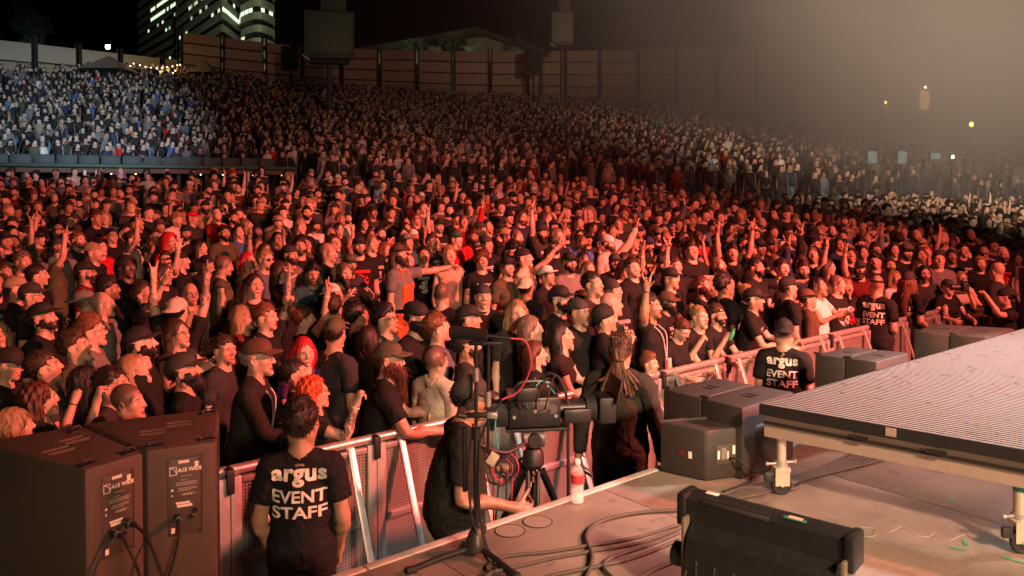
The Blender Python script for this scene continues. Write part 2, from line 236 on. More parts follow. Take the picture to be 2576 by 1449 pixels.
# ---------------------------------------------------------------- implicit surfaces -> meshes
class Field:
    """signed distance sampled on a rectilinear grid; pieces blend with a smooth minimum"""
    def __init__(s, xs, ys, zs):
        s.xs, s.ys, s.zs = [np.asarray(a, np.float32) for a in (xs, ys, zs)]
        s.F = np.full((len(xs), len(ys), len(zs)), 0.3, np.float32)
    def _sl(s, lo, hi, m):
        r = []
        for a, l, h in zip((s.xs, s.ys, s.zs), lo, hi):
            i0 = np.searchsorted(a, l - m); i1 = np.searchsorted(a, h + m)
            if i1 <= i0: return None
            r.append(slice(i0, i1))
        return tuple(r)
    def _grid(s, sl):
        return (s.xs[sl[0]][:, None, None], s.ys[sl[1]][None, :, None], s.zs[sl[2]][None, None, :])
    def _mix(s, sl, d, k, op):
        A = s.F[sl]
        if op == 'add':
            if k <= 0: s.F[sl] = np.minimum(A, d)
            else:
                h = np.clip(.5 + .5*(A - d)/k, 0, 1); s.F[sl] = A + (d - A)*h - k*h*(1-h)
        elif op == 'sub':
            nd = -d
            if k <= 0: s.F[sl] = np.maximum(A, nd)
            else:
                h = np.clip(.5 - .5*(A - nd)/k, 0, 1); s.F[sl] = A + (nd - A)*h + k*h*(1-h)
    def ell(s, c, r, k=.02, op='add', both=False, m=.06):
        for sg in ((1, -1) if both else (1,)):
            c2 = (c[0]*sg, c[1], c[2])
            sl = s._sl([a-b for a, b in zip(c2, r)], [a+b for a, b in zip(c2, r)], m)
            if sl is None: continue
            X, Y, Z = s._grid(sl)
            px, py, pz = (X-c2[0])/r[0], (Y-c2[1])/r[1], (Z-c2[2])/r[2]
            k0 = np.sqrt(px*px+py*py+pz*pz)+1e-6
            k1 = np.sqrt((px/r[0])**2+(py/r[1])**2+(pz/r[2])**2)+1e-6
            s._mix(sl, k0*(k0-1)/k1, k, op)
    def cone(s, a, b, ra, rb, k=.02, op='add', both=False, m=.06, flat=None):
        for sg in ((1, -1) if both else (1,)):
            A = np.array((a[0]*sg, a[1], a[2])); B = np.array((b[0]*sg, b[1], b[2])); R = max(ra, rb)
            sl = s._sl(np.minimum(A, B)-R, np.maximum(A, B)+R, m)
            if sl is None: continue
            X, Y, Z = s._grid(sl); ab = B-A; L2 = float(ab@ab)+1e-9
            px, py, pz = X-A[0], Y-A[1], Z-A[2]
            t = np.clip((px*ab[0]+py*ab[1]+pz*ab[2])/L2, 0, 1)
            qx, qy, qz = px-ab[0]*t, py-ab[1]*t, pz-ab[2]*t
            if flat: qy = qy*flat
            d = np.sqrt(qx*qx+qy*qy+qz*qz) - (ra+(rb-ra)*t)
            s._mix(sl, d, k, op)
    def keep(s, fn):
        """intersect with fn(X,Y,Z) < 0"""
        X, Y, Z = s._grid((slice(None),)*3)
        s.F = np.maximum(s.F, fn(X, Y, Z)).astype(np.float32)
    def noise(s, fn):
        X, Y, Z = s._grid((slice(None),)*3)
        s.F = (s.F + fn(X, Y, Z)).astype(np.float32)
    def mirror(s):
        s.xs = np.concatenate([-s.xs[:0:-1], s.xs]); s.F = np.concatenate([s.F[:0:-1], s.F]); return s
    def mesh(s):
        F = s.F; xs, ys, zs = s.xs, s.ys, s.zs
        S = F < 0
        cnt = np.zeros(tuple(n-1 for n in F.shape), np.int8)
        for i in (0, 1):
            for j in (0, 1):
                for k in (0, 1):
                    cnt += S[i:S.shape[0]-1+i, j:S.shape[1]-1+j, k:S.shape[2]-1+k]
        act = (cnt > 0) & (cnt < 8)
        I, J, K = np.nonzero(act)
        idx = np.full(act.shape, -1, np.int32); idx[I, J, K] = np.arange(len(I))
        acc = np.zeros((len(I), 3)); n = np.zeros(len(I))
        offs = [(0,0,0),(1,0,0),(0,1,0),(1,1,0),(0,0,1),(1,0,1),(0,1,1),(1,1,1)]
        val = [F[I+o[0], J+o[1], K+o[2]] for o in offs]
        pos = [np.stack([xs[I+o[0]], ys[J+o[1]], zs[K+o[2]]], 1) for o in offs]
        for a, b in ((0,1),(2,3),(4,5),(6,7),(0,2),(1,3),(4,6),(5,7),(0,4),(1,5),(2,6),(3,7)):
            cr = (val[a] < 0) != (val[b] < 0)
            t = val[a]/(val[a]-val[b]+1e-12); t = np.where(cr, t, 0)
            acc += np.where(cr[:, None], pos[a]+(pos[b]-pos[a])*t[:, None], 0); n += cr
        V = acc/np.maximum(n, 1)[:, None]
        quads = []
        for ax in range(3):
            a = [slice(None)]*3; b = [slice(None)]*3; a[ax] = slice(0, -1); b[ax] = slice(1, None)
            SA, SB = S[tuple(a)], S[tuple(b)]
            e = np.nonzero(SA != SB); e = np.stack(e, 1)
            o1, o2 = [(1, 2), (2, 0), (0, 1)][ax]
            ok = (e[:, o1] > 0) & (e[:, o2] > 0) & (e[:, o1] < act.shape[o1]) & (e[:, o2] < act.shape[o2]); e = e[ok]
            def cell(d1, d2):
                c = e.copy(); c[:, o1] -= d1; c[:, o2] -= d2; return idx[c[:, 0], c[:, 1], c[:, 2]]
            q = np.stack([cell(1, 1), cell(0, 1), cell(0, 0), cell(1, 0)], 1)
            flip = ~SA[e[:, 0], e[:, 1], e[:, 2]]
            q[flip] = q[flip][:, ::-1]; quads.append(q)
        Q = np.concatenate(quads); Q = Q[(Q >= 0).all(1)]
        return V, Q

def raw_mesh(name, V, Fc):
    """numpy verts + faces (n,3) or (n,4) -> mesh, smooth shaded"""
    me = bpy.data.meshes.new(name); V = np.asarray(V, np.float32); Fc = np.asarray(Fc, np.int32); k = Fc.shape[1]
    me.vertices.add(len(V)); me.vertices.foreach_set('co', V.ravel())
    me.loops.add(Fc.size); me.loops.foreach_set('vertex_index', Fc.ravel())
    me.polygons.add(len(Fc)); me.polygons.foreach_set('loop_start', np.arange(0, Fc.size, k, dtype=np.int32))
    me.update(calc_edges=True); me.polygons.foreach_set('use_smooth', np.ones(len(Fc), bool))
    return me
def lod(V, Q, ntri, guard=0):
    if guard:                                                        # the head is blown up while faces are thinned out, so it keeps more of them
        V = np.array(V, float); k = 1+(guard-1)*np.clip((V[:, 2]-1.45)/.06, 0, 1); V[:, 0] *= k; V[:, 1] *= k; V[:, 2] += (guard-1)*np.maximum(0, V[:, 2]-1.45)
    me = raw_mesh('tmp', V, Q); o = bpy.data.objects.new('tmp', me); C.objects.link(o)
    cur = len(Q)*(2 if Q.shape[1] == 4 else 1)
    md = o.modifiers.new('d', 'DECIMATE'); md.ratio = min(1, ntri/cur); md.use_collapse_triangulate = True
    dg = bpy.context.evaluated_depsgraph_get(); m2 = o.evaluated_get(dg).to_mesh(); m2.calc_loop_triangles()
    v = np.empty(len(m2.vertices)*3, np.float32); m2.vertices.foreach_get('co', v)
    t = np.empty(len(m2.loop_triangles)*3, np.int32); m2.loop_triangles.foreach_get('vertices', t)
    o.evaluated_get(dg).to_mesh_clear(); bpy.data.objects.remove(o); bpy.data.meshes.remove(me)
    v = v.reshape(-1, 3)
    if guard:
        v[:, 2] -= (1-1/guard)*np.maximum(0, v[:, 2]-1.45); k = 1+(guard-1)*np.clip((v[:, 2]-1.45)/.06, 0, 1); v[:, 0] /= k; v[:, 1] /= k
    return v, t.reshape(-1, 3)

# ---------------------------------------------------------------- the figure at rest: 1.75 m, faces -Y, arms at 45 degrees
SQ = math.sqrt(.5); D45 = np.array((SQ, 0, -SQ))
SHO = np.array((.170, .02, 1.405)); ELB = SHO+D45*.29+np.array((0, .006, 0)); WRI = ELB+D45*.262+np.array((0, -.02, 0))
FING = []                                                            # base, mid, tip, radius (left hand)
for fy, fl, fan in ((-.030, .074, -.30), (-.010, .084, -.09), (.011, .078, .11), (.030, .060, .32)):
    d = D45*math.cos(fan)+np.array((0, math.sin(fan), 0)); b = WRI+D45*(.092-abs(fan)*.02)+np.array((0, fy, 0))
    FING.append((b, b+d*fl*.5, b+d*fl, .0088))
td = D45*.62+np.array((0, -.76, 0))+np.array((-.1, 0, -.1)); td /= np.linalg.norm(td); tb = WRI+D45*.03+np.array((0, -.03, 0))
FING.append((tb, tb+td*.042, tb+td*.078, .0105))
def grid1(*segs):
    out = []
    for a, b, st in segs: out.append(np.arange(a, b-1e-6, st))
    return np.concatenate(out+[[segs[-1][1]]])
HALFX = lambda f=1: grid1((0, .105, .0037*f), (.105, .80, .0066*f))
def body_field():
    f = Field(HALFX(), np.arange(-.19, .175, .0046), grid1((-.01, 1.40, .0078), (1.40, 1.80, .0037)))
    f.ell((0, .002, 1.27), (.150, .100, .20), 0); f.ell((0, .0, 1.08), (.138, .094, .17), .05); f.ell((0, .012, .95), (.155, .108, .12), .05)
    f.ell((.075, -.055, 1.30), (.075, .05, .06), .03, both=True)
    f.ell((.075, .07, .92), (.075, .06, .08), .03, both=True)
    f.cone((.03, .035, 1.47), (.138, .022, 1.415), .042, .046, .04, both=True)
    f.ell(tuple(SHO-np.array((.008, 0, .012))), (.057, .057, .058), .03, both=True)
    f.cone(SHO, ELB, .049, .039, .03, both=True); f.ell(tuple(SHO*.55+ELB*.45+np.array((0, -.012, 0))), (.048, .046, .05), .03, both=True)
    f.cone(ELB, WRI, .040, .0265, .02, both=True); f.ell(tuple(ELB*.72+WRI*.28), (.043, .045, .045), .02, both=True)
    f.cone((.088, .005, .90), (.098, -.005, .49), .088, .056, .05, both=True); f.cone((.098, -.005, .49), (.105, .022, .09), .056, .038, .02, both=True)
    f.ell((.1, .03, .36), (.052, .055, .11), .03, both=True)
    f.cone((.105, .045, .045), (.122, -.135, .032), .046, .036, .03, both=True)
    # hand
    f.cone(WRI, WRI+D45*.03, .027, .026, .015, both=True)
    for fy in (-.026, -.009, .009, .026): f.cone(WRI+D45*.02+np.array((0, fy*.75, 0)), WRI+D45*.088+np.array((0, fy*1.05, 0)), .0155, .0125, .012, both=True)
    for b, m, t, r in FING: f.cone(b-(m-b)*.5, m, r*1.1, r, .006, both=True, m=.03); f.cone(m, t, r, r*.86, .003, both=True, m=.03)
    # neck and head
    f.cone((0, .028, 1.43), (0, .012, 1.58), .062, .054, .03); f.cone((.02, -.03, 1.44), (.055, .015, 1.57), .018, .02, .03, both=True)
    f.ell((0, .018, 1.668), (.0755, .097, .090), .02); f.ell((0, -.026, 1.605), (.061, .070, .085), .03); f.ell((.05, .0, 1.585), (.018, .05, .04), .03, both=True)
    f.ell((0, -.052, 1.566), (.045, .036, .034), .02); f.ell((0, -.078, 1.533), (.028, .02, .020), .025); f.ell((.043, -.058, 1.608), (.026, .026, .026), .025, both=True)
    f.cone((.012, -.083, 1.652), (.05, -.066, 1.652), .014, .013, .018, both=True)
    f.ell((.033, -.100, 1.632), (.019, .016, .0125), .012, 'sub', both=True); f.ell((.032, -.0735, 1.632), (.0148, .0148, .0130), .004, both=True)
    f.cone((0, -.088, 1.648), (0, -.1085, 1.606), .0088, .0128, .014); f.ell((.0125, -.098, 1.601), (.0095, .012, .008), .006, both=True)
    f.cone((0, -.0885, 1.566), (.019, -.080, 1.5645), .0095, .006, .006, both=True); f.cone((0, -.087, 1.552), (.016, -.080, 1.554), .0095, .007, .006, both=True)
    f.cone((0, -.099, 1.5592), (.023, -.087, 1.5585), .003, .002, .004, 'sub', both=True)
    f.ell((.0785, .012, 1.622), (.010, .021, .033), .008, both=True); f.ell((.0855, .006, 1.624), (.006, .011, .019), .004, 'sub', both=True)
    return f.mirror().mesh()
def torso_cloth(f, r=.014, hem=.87, bust=0):
    f.ell((0, .004, 1.27), (.156+r, .104+r, .22), 0); f.ell((0, .0, 1.06), (.156+r, .108+r, .26), .08); f.ell((0, .008, .92), (.163+r, .114+r, .16), .08)
    f.ell((.075, -.055, 1.30), (.075+r, .05+r, .06+r), .03, both=True)
    f.cone((.03, .035, 1.465), (.138, .022, 1.412), .042+r*.6, .047+r, .04, both=True)
    f.ell(tuple(SHO-np.array((.008, 0, .012))), (.056+r, .058+r, .058+r), .03, both=True)
    if bust: f.ell((.078, -.098, 1.255), (.066, .062, .062), .03, both=True)
def cloth_grid(fz=1): return Field(HALFX(1.7), np.arange(-.22, .20, .0072), np.arange(.02 if fz else .7, 1.62, .0085))
def folds(X, Y, Z, a):
    return a*(np.sin(Z*48+np.sin(X*23+1)*1.5+Y*19)*np.clip((1.30-Z)*3, .12, 1)+.7*np.sin(X*37+Z*30+Y*11+.8)+.5*np.sin((Z*1.2-np.abs(X))*70+Y*30))
def tee_field(bust=0, sleeve=.66, loose=.016, hem=.87, coll=.074):
    f = cloth_grid(0); torso_cloth(f, .014+loose*.2, hem, bust)
    e = SHO+(ELB-SHO)*sleeve
    f.cone(SHO, e+D45*.03, .052+loose, .046+loose*1.5, .03, both=True)
    f.noise(lambda X, Y, Z: folds(X, Y, Z, .0032))
    f.keep(lambda X, Y, Z: hem-Z)
    f.keep(lambda X, Y, Z: np.where((X > .2), (X-e[0])*SQ-(Z-e[2])*SQ, -1)+0*Y)      # sleeve end
    f.cone(e-D45*.03, e+D45*.06, .046+loose*.1, .047+loose*.1, 0, 'sub', both=True)
    f.ell((0, -.02, 1.505), (coll, .083, .062), .004, 'sub'); f.cone((0, .026, 1.50), (0, .012, 1.62), .070, .066, .003, 'sub')
    f.cone((0, -.0, .83), (0, 0, .885), .125, .12, 0, 'sub', flat=1.45)
    return f.mirror().mesh()
def sweat_field(hood=True):
    f = cloth_grid(0); torso_cloth(f, .024, .84)
    f.cone(SHO, ELB, .070, .060, .03, both=True); f.cone(ELB, WRI-D45*.01, .060, .044, .02, both=True)
    if hood:
        f.cone((.0, .075, 1.45), (.085, .03, 1.475), .038, .034, .02, both=True); f.cone((.085, .03, 1.475), (.05, -.075, 1.42), .032, .022, .02, both=True)
    f.noise(lambda X, Y, Z: folds(X, Y, Z, .003))
    f.keep(lambda X, Y, Z: .84-Z)
    f.keep(lambda X, Y, Z: np.where((X > .2), (X-WRI[0]+.004)*SQ-(Z-WRI[2]-.004)*SQ, -1)+0*Y)
    f.cone(WRI-D45*.02, WRI+D45*.05, .033, .034, 0, 'sub', both=True)
    f.ell((0, -.03, 1.505), (.066, .075, .062), .004, 'sub'); f.cone((0, .026, 1.50), (0, .012, 1.62), .066, .064, .003, 'sub')
    return f.mirror().mesh()
def bib_field():
    f = cloth_grid(0); torso_cloth(f, .034)
    f.keep(lambda X, Y, Z: np.maximum(np.maximum(.80-Z, Z-1.29), np.maximum(np.abs(X)-.125-np.clip(1.02-Z, 0, 1)*2, Y-.01-np.clip(1.02-Z, 0, 1)*4)))
    f.cone((.085, -.115, 1.28), (.075, -.03, 1.47), .022, .020, .006, both=True); f.cone((.075, -.03, 1.47), (.06, .09, 1.40), .020, .020, .006, both=True)
    return f.mirror().mesh()
def trouser_field():
    f = Field(HALFX(1.7)[HALFX(1.7) < .3], np.arange(-.2, .2, .008), np.arange(.02, 1.08, .010))
    f.ell((0, .006, .95), (.165, .118, .14), 0); f.ell((.075, .07, .92), (.083, .068, .09), .03, both=True)
    f.cone((.09, .005, .90), (.100, -.003, .49), .100, .074, .05, both=True); f.cone((.100, -.003, .49), (.107, .02, .06), .074, .062, .02, both=True)
    f.noise(lambda X, Y, Z: .002*np.sin(Z*60+X*20)+.002*np.sin(Z*31+Y*40))
    f.keep(lambda X, Y, Z: np.maximum(.07-Z, Z-1.0))
    return f.mirror().mesh()
# ---- things on the head, in rest coordinates
def hgrid(z0=1.45, z1=1.84, h=.0048, x=.14, y0=-.20, y1=.20): return Field(np.arange(-x, x+h, h), np.arange(y0, y1, h), np.arange(z0, z1, h))
def tuft(X, Y, Z, a, s=1, q=0):
    return a*(np.sin(X*95*s+Y*40+np.sin(Z*60+q)*1.4)+np.sin(Z*88*s+X*52+q)*.7+np.sin(Y*77*s-X*61+Z*30+q)*.8)
def hairline(X, Y, Z): return -((Y+.080)*.60+(Z-1.703)*.80)-np.clip(.05-np.abs(X), 0, .05)*.12
def hair_short(t=.012, a=.0030, quiff=0, q=0, top=9):
    f = hgrid(); f.ell((0, .019, 1.668), (.0765+t*.8, .098+t, .091+t), 0)
    if quiff: f.cone((0, -.055, 1.745), (0, .045, 1.762), .028, .032, .03)
    f.noise(lambda X, Y, Z: tuft(X, Y, Z, a, 1, q)); f.keep(lambda X, Y, Z: hairline(X, Y, Z)+a*1.6*(np.sin(X*170+q)+np.sin(X*90+Z*120)))
    if top < 9: f.keep(lambda X, Y, Z: Z-top+.25*(Y-.02)*-1+0*X)
    f.keep(lambda X, Y, Z: np.where(Y < .03, 1.628-Z, 1.545-Z)+0*X); f.ell((.082, .008, 1.618), (.02, .024, .034), .004, 'sub', both=True)
    return f.mesh()
def hair_long(low=1.33, wide=.1, part=0, curl=.002, q=0, top=9):
    f = hgrid(z0=low-.05, x=.19, y1=.22, h=.0056); f.ell((0, .021, 1.668), (.090, .112, .104), 0)
    f.cone((0, .07, 1.64), (0, .115, low), .085, .05, .03, flat=1.25)
    f.cone((.078, .02, 1.66), (wide, .045, low+.02), .030, .03, .03, both=True); f.cone((.075, .05, 1.62), (wide*.8, .08, low), .045, .04, .03, both=True)
    f.noise(lambda X, Y, Z: curl*(np.sin(X*120+Y*90+np.sin(Z*26+q)*1.2)+np.sin(Y*150-X*70+Z*18+q)))
    if top < 9: f.keep(lambda X, Y, Z: Z-top+0*X+0*Y)
    f.ell((0, -.085, 1.61), (.062, .085, .100), .012, 'sub'); f.ell((0, -.085, 1.47), (.075, .09, .12), .01, 'sub')
    f.ell((0, .0, 1.46), (.055, .06, .13), .0, 'sub')
    return f.mesh()
def hair_bun():
    f = hgrid(y1=.24); f.ell((0, .020, 1.668), (.082, .104, .098), 0); f.ell((0, .115, 1.735), (.042, .04, .042), .02)
    f.noise(lambda X, Y, Z: tuft(X, Y, Z, .0012)); f.keep(hairline); f.keep(lambda X, Y, Z: np.where(Y < .03, 1.61-Z, 1.55-Z)+0*X)
    f.ell((.082, .008, 1.618), (.02, .024, .034), .004, 'sub', both=True); return f.mesh()
def hair_curly():
    f = hgrid(z0=1.47, z1=1.86, x=.17); f.ell((0, .022, 1.69), (.118, .125, .115), 0)
    f.noise(lambda X, Y, Z: .007*(np.sin(X*130)*np.sin(Y*140+1)*np.sin(Z*135+2)+.5*np.sin(X*210+Z*100)*np.sin(Y*190)))
    f.ell((0, -.09, 1.60), (.066, .085, .095), .01, 'sub'); f.keep(lambda X, Y, Z: 1.56-Z+0*X+0*Y); return f.mesh()
def cap_field(back=False):
    f = hgrid(z0=1.60, z1=1.82, y0=-.24, y1=.22); f.ell((0, .016, 1.670), (.0855, .108, .101), 0); f.ell((0, -.03, 1.713), (.066, .066, .052), .03)
    f.keep(lambda X, Y, Z: 1.668+.10*(-Y)*.5*1-Z+0*X)
    X, Y, Z = f._grid((slice(None),)*3)
    zs = 1.690-2.6*X*X-(Y+.09)*-.16-.0
    d = np.maximum(np.abs(Z-zs)-.0048, (np.sqrt((X/.088)**2+((Y+.080)/.098)**2)-1)*.085); d = np.maximum(d, Y+.04)
    h = np.clip(.5+.5*(f.F-d)/.008, 0, 1); f.F = (f.F+(d-f.F)*h-.008*h*(1-h)).astype(np.float32)
    f.ell((0, .015, 1.778), (.009, .009, .006), .003)
    return f.mesh()
def beanie_field():
    f = hgrid(z0=1.58, z1=1.82); f.ell((0, .019, 1.672), (.092, .114, .112), 0)
    f.noise(lambda X, Y, Z: .0012*np.sin(np.arctan2(X+0*Z, Y-.02+0*Z)*46)); f.keep(lambda X, Y, Z: 1.645-.25*(Y)-Z+0*X)
    X, Y, Z = f._grid((slice(None),)*3)
    return f.mesh()
def hat_field():
    f = hgrid(z0=1.60, z1=1.83, x=.19, y0=-.2, y1=.22); f.ell((0, .015, 1.70), (.090, .110, .085), 0); f.keep(lambda X, Y, Z: np.maximum(1.69-Z, Z-1.785)+0*X+0*Y)
    X, Y, Z = f._grid((slice(None),)*3); rr = np.sqrt((X/.165)**2+((Y-.015)/.18)**2)
    d = np.maximum(np.abs(Z-1.692-.9*X*X)-.005, (rr-1)*.16); f.F = np.minimum(f.F, d).astype(np.float32); return f.mesh()
def beard_field(long=0, t=.010):
    f = hgrid(z0=1.30 if long else 1.44, z1=1.66, y0=-.2, y1=.1)
    f.ell((0, -.028, 1.603), (.062+t, .072+t, .087+t), 0); f.ell((.05, .0, 1.585), (.018+t, .05+t, .04+t), .02, both=True); f.ell((0, -.078, 1.533), (.028+t, .022+t, .024+t), .02)
    if long: f.cone((0, -.07, 1.53), (0, -.105, 1.53-long), .052, .024, .03)
    f.noise(lambda X, Y, Z: tuft(X, Y, Z, .0016, 1.1))
    f.keep(lambda X, Y, Z: Z-1.553-np.clip(np.abs(X)-.028, 0, .03)*2.4-np.where(np.abs(X) < .03, .026*(Z > 1.566)*(Z < 1.5845), 0)+0*Y)
    f.ell((0, -.094, 1.5585), (.022, .02, .0065), .003, 'sub'); f.keep(lambda X, Y, Z: Y-.025+0*X+0*Z)
    f.ell((0, .02, 1.52), (.055, .07, .085), .0, 'sub')
    return f.mesh()
def hood_field():
    f = hgrid(z0=1.40, z1=1.84, x=.17, y0=-.18, y1=.22); f.ell((0, .025, 1.665), (.118, .142, .128), 0); f.cone((0, .05, 1.6), (0, .03, 1.45), .115, .11, .04)
    f.noise(lambda X, Y, Z: .002*np.sin(Z*60+X*35)+.002*np.sin(Y*55+X*22))
    f.ell((0, -.03, 1.63), (.086, .145, .112), .01, 'sub'); f.cone((0, -.02, 1.6), (0, -.04, 1.42), .085, .08, .01, 'sub'); f.keep(lambda X, Y, Z: -.105-Y+(Z-1.65)*.15+0*X)
    return f.mesh()

# ---------------------------------------------------------------- skeleton and posing
def seg(a, b): return (np.asarray(a, float), np.asarray(b, float))
BONES = ['pelvis', 'spine', 'chest', 'neck', 'head']; BSEG = [seg((0, 0, .88), (0, 0, 1.0)), seg((0, 0, 1.0), (0, 0, 1.15)), seg((0, 0, 1.16), (0, .01, 1.42)), seg((0, .02, 1.46), (0, .014, 1.54)), seg((0, -.01, 1.58), (0, .01, 1.70))]
BRAD = [.15, .145, .14, .055, .085]; BPAR = [-1, 0, 1, 2, 3]; BJ = [(0, 0, .95), (0, 0, 1.02), (0, .01, 1.16), (0, .025, 1.45), (0, .015, 1.545)]
for sd, sg in (('l', 1), ('r', -1)):
    M = np.array((sg, 1, 1)); p0 = len(BONES)
    for nm, a, b, r, par in (('ua', SHO+D45*.015, ELB, .050, 2), ('fa', ELB, WRI, .038, p0), ('hand', WRI, WRI+D45*.085, .028, p0+1)):
        BONES.append(nm+sd); BSEG.append(seg(a*M, b*M)); BRAD.append(r); BPAR.append(par); BJ.append(tuple((SHO if nm == 'ua' else a)*M))
    for k, (b, m, t, r) in enumerate(FING):
        BONES.append('f%d%s' % (k, sd)); BSEG.append(seg(b*M, m*M)); BRAD.append(r); BPAR.append(p0+2); BJ.append(tuple(b*M))
        BONES.append('g%d%s' % (k, sd)); BSEG.append(seg(m*M, t*M)); BRAD.append(r); BPAR.append(len(BONES)-2); BJ.append(tuple(m*M))
    q0 = len(BONES)
    for nm, a, b, r, par in (('th', (.09, 0, .90), (.098, -.005, .49), .075, 0), ('sh', (.098, -.005, .49), (.105, .02, .1), .05, q0), ('ft', (.105, .03, .06), (.12, -.12, .035), .045, q0+1)):
        BONES.append(nm+sd); BSEG.append(seg(np.array(a)*M, np.array(b)*M)); BRAD.append(r); BPAR.append(par); BJ.append(tuple(np.array(a)*M))
BI = {n: i for i, n in enumerate(BONES)}; BJ = np.array(BJ, float)
def weights(V):
    W = np.empty((len(V), len(BONES)), np.float32)
    for i, ((a, b), r) in enumerate(zip(BSEG, BRAD)):
        ab = b-a; t = np.clip(((V-a)@ab)/(ab@ab), 0, 1)
        d = np.linalg.norm(V-(a+t[:, None]*ab), axis=1)/r; W[:, i] = np.maximum(d, .15)**-6
        n = BONES[i]
        if n[-1] in 'lr' and n not in ('pelvis',):                  # never across the body
            sg = 1 if n[-1] == 'l' else -1; W[:, i] *= np.clip((V[:, 0]*sg+.02)/.04, 0, 1)
        if n in ('neck', 'head'): W[:, i] *= (V[:, 2] > 1.38)
    W /= W.sum(1, keepdims=True); W[W < .01] = 0; return W/W.sum(1, keepdims=True)
def rot(axis, a):
    axis = np.asarray(axis, float); axis = axis/np.linalg.norm(axis); x, y, z = axis; c, s = math.cos(a), math.sin(a); t = 1-c
    return np.array([[t*x*x+c, t*x*y-s*z, t*x*z+s*y], [t*x*y+s*z, t*y*y+c, t*y*z-s*x], [t*x*z-s*y, t*y*z+s*x, t*z*z+c]])
def arc(u, v):
    u = u/np.linalg.norm(u); v = v/np.linalg.norm(v); c = float(u@v); ax = np.cross(u, v); n = np.linalg.norm(ax)
    if n < 1e-6: return np.eye(3) if c > 0 else rot((0, 1, 0), math.pi)
    return rot(ax, math.atan2(n, c))
# an arm is (upper arm direction, forearm direction, hand curl) in the figure's frame: x outward, y backward (-y is ahead), z up
ARMS = {'down': ((.10, .03, -1), (.05, -.22, -1), 'relax'), 'front': ((.12, .05, -1), (-.45, -.80, -.25), 'relax'), 'cross': ((.30, -.25, -.9), (-.88, -.42, .12), 'relax'),
        'rail': ((.35, -.62, -.75), (-.30, -.92, .02), 'relax'), 'pocket': ((.30, .12, -1), (-.05, -.30, -1), 'fist'), 'up': ((.42, -.38, .80), (.10, -.15, 1), 'horns'),
        'upstraight': ((.25, -.35, .95), (.08, -.10, 1), 'horns'), 'point': ((.25, -.70, .60), (.05, -.55, .85), 'point'), 'fist': ((.45, -.60, .25), (-.05, -.25, 1), 'fist'),
        'reach': ((.25, -.95, .22), (.0, -1, .25), 'open'), 'phone': ((.35, -.75, .10), (-.25, -.50, .85), 'hold'), 'face': ((.35, -.50, -.70), (-.35, -.25, .9), 'fist'),
        'wave': ((.70, -.25, .45), (.15, -.2, 1), 'open'), 'clap': ((.35, -.55, -.45), (-.55, -.65, .55), 'open'), 'side': ((.9, -.1, .15), (.95, -.25, .2), 'point'), 'behind': ((.25, .35, -.9), (-.55, .45, -.75), 'relax')}
CURL = {'relax': (.55, .6, .65, .7, .2), 'fist': (1.5, 1.5, 1.5, 1.5, .9), 'open': (.1, .1, .12, .15, 0), 'horns': (.05, 1.5, 1.5, .1, .7), 'point': (.05, 1.4, 1.45, 1.5, .6), 'hold': (.8, .85, .9, .95, .5)}
def pose(larm='down', rarm='down', yaw=0, pitch=0, roll=0, lean=0, twist=0, legs=.0, bend=None, larmv=None, rarmv=None):
    """4x4 matrix per bone; angles in degrees; pitch > 0 looks up"""
    R = {}; G = np.zeros((len(BONES), 4, 4)); rad = math.radians
    loc = {'spine': rot((1, 0, 0), rad(lean)*.6)@rot((0, 0, 1), rad(twist)*.5), 'chest': rot((1, 0, 0), rad(lean)*.4)@rot((0, 0, 1), rad(twist)*.5),
           'neck': rot((0, 0, 1), rad(yaw)*.35)@rot((1, 0, 0), -rad(pitch)*.4-rad(lean)*.5), 'head': rot((0, 0, 1), rad(yaw)*.65)@rot((1, 0, 0), -rad(pitch)*.6-rad(lean)*.4)@rot((0, 1, 0), rad(roll)),
           'thl': rot((1, 0, 0), -legs), 'thr': rot((1, 0, 0), legs), 'shl': rot((1, 0, 0), max(0, legs)*1.3), 'shr': rot((1, 0, 0), max(0, -legs)*1.3)}
    for i, n in enumerate(BONES):
        p = BPAR[i]; Pm = np.eye(4) if p < 0 else G[p]; Rp = Pm[:3, :3]; sg = -1 if n[-1] == 'r' else 1
        L = loc.get(n)
        if n[:2] in ('ua', 'fa'):
            A = (larmv if sg > 0 else rarmv) or ARMS[larm if sg > 0 else rarm]
            tgt = np.array(A[0] if n[:2] == 'ua' else A[1], float)*np.array((sg, 1, 1)); base = G[BI['chest']][:3, :3]
            rest = (BSEG[i][1]-BJ[i]); L = Rp.T@arc(Rp@rest, base@tgt)@Rp
        elif n[:4] == 'hand': L = rot((0, 1, 0), -.12*sg)
        elif n[0] in 'fg' and n[1].isdigit():
            A = (larmv if sg > 0 else rarmv) or ARMS[larm if sg > 0 else rarm]; c = CURL[A[2]][int(n[1])]*(1 if n[0] == 'f' else .9)
            L = rot((0, 1, 0), c*sg) if n[1] != '4' else rot((SQ*sg, .4, -SQ), c*.9*sg)
        if L is None: L = np.eye(3)
        T = np.eye(4); T[:3, :3] = L; T[:3, 3] = BJ[i]-L@BJ[i]; G[i] = Pm@T
    return G
def widen(V, w, d):
    """broader or thinner trunk and limbs, the same head"""
    k = np.clip((V[:, 2]-1.44)/.08, 0, 1)*(np.abs(V[:, 0]) < .14); o = V.copy(); o[:, 0] *= w+(1-w)*k; o[:, 1] *= d+(1-d)*k; return o
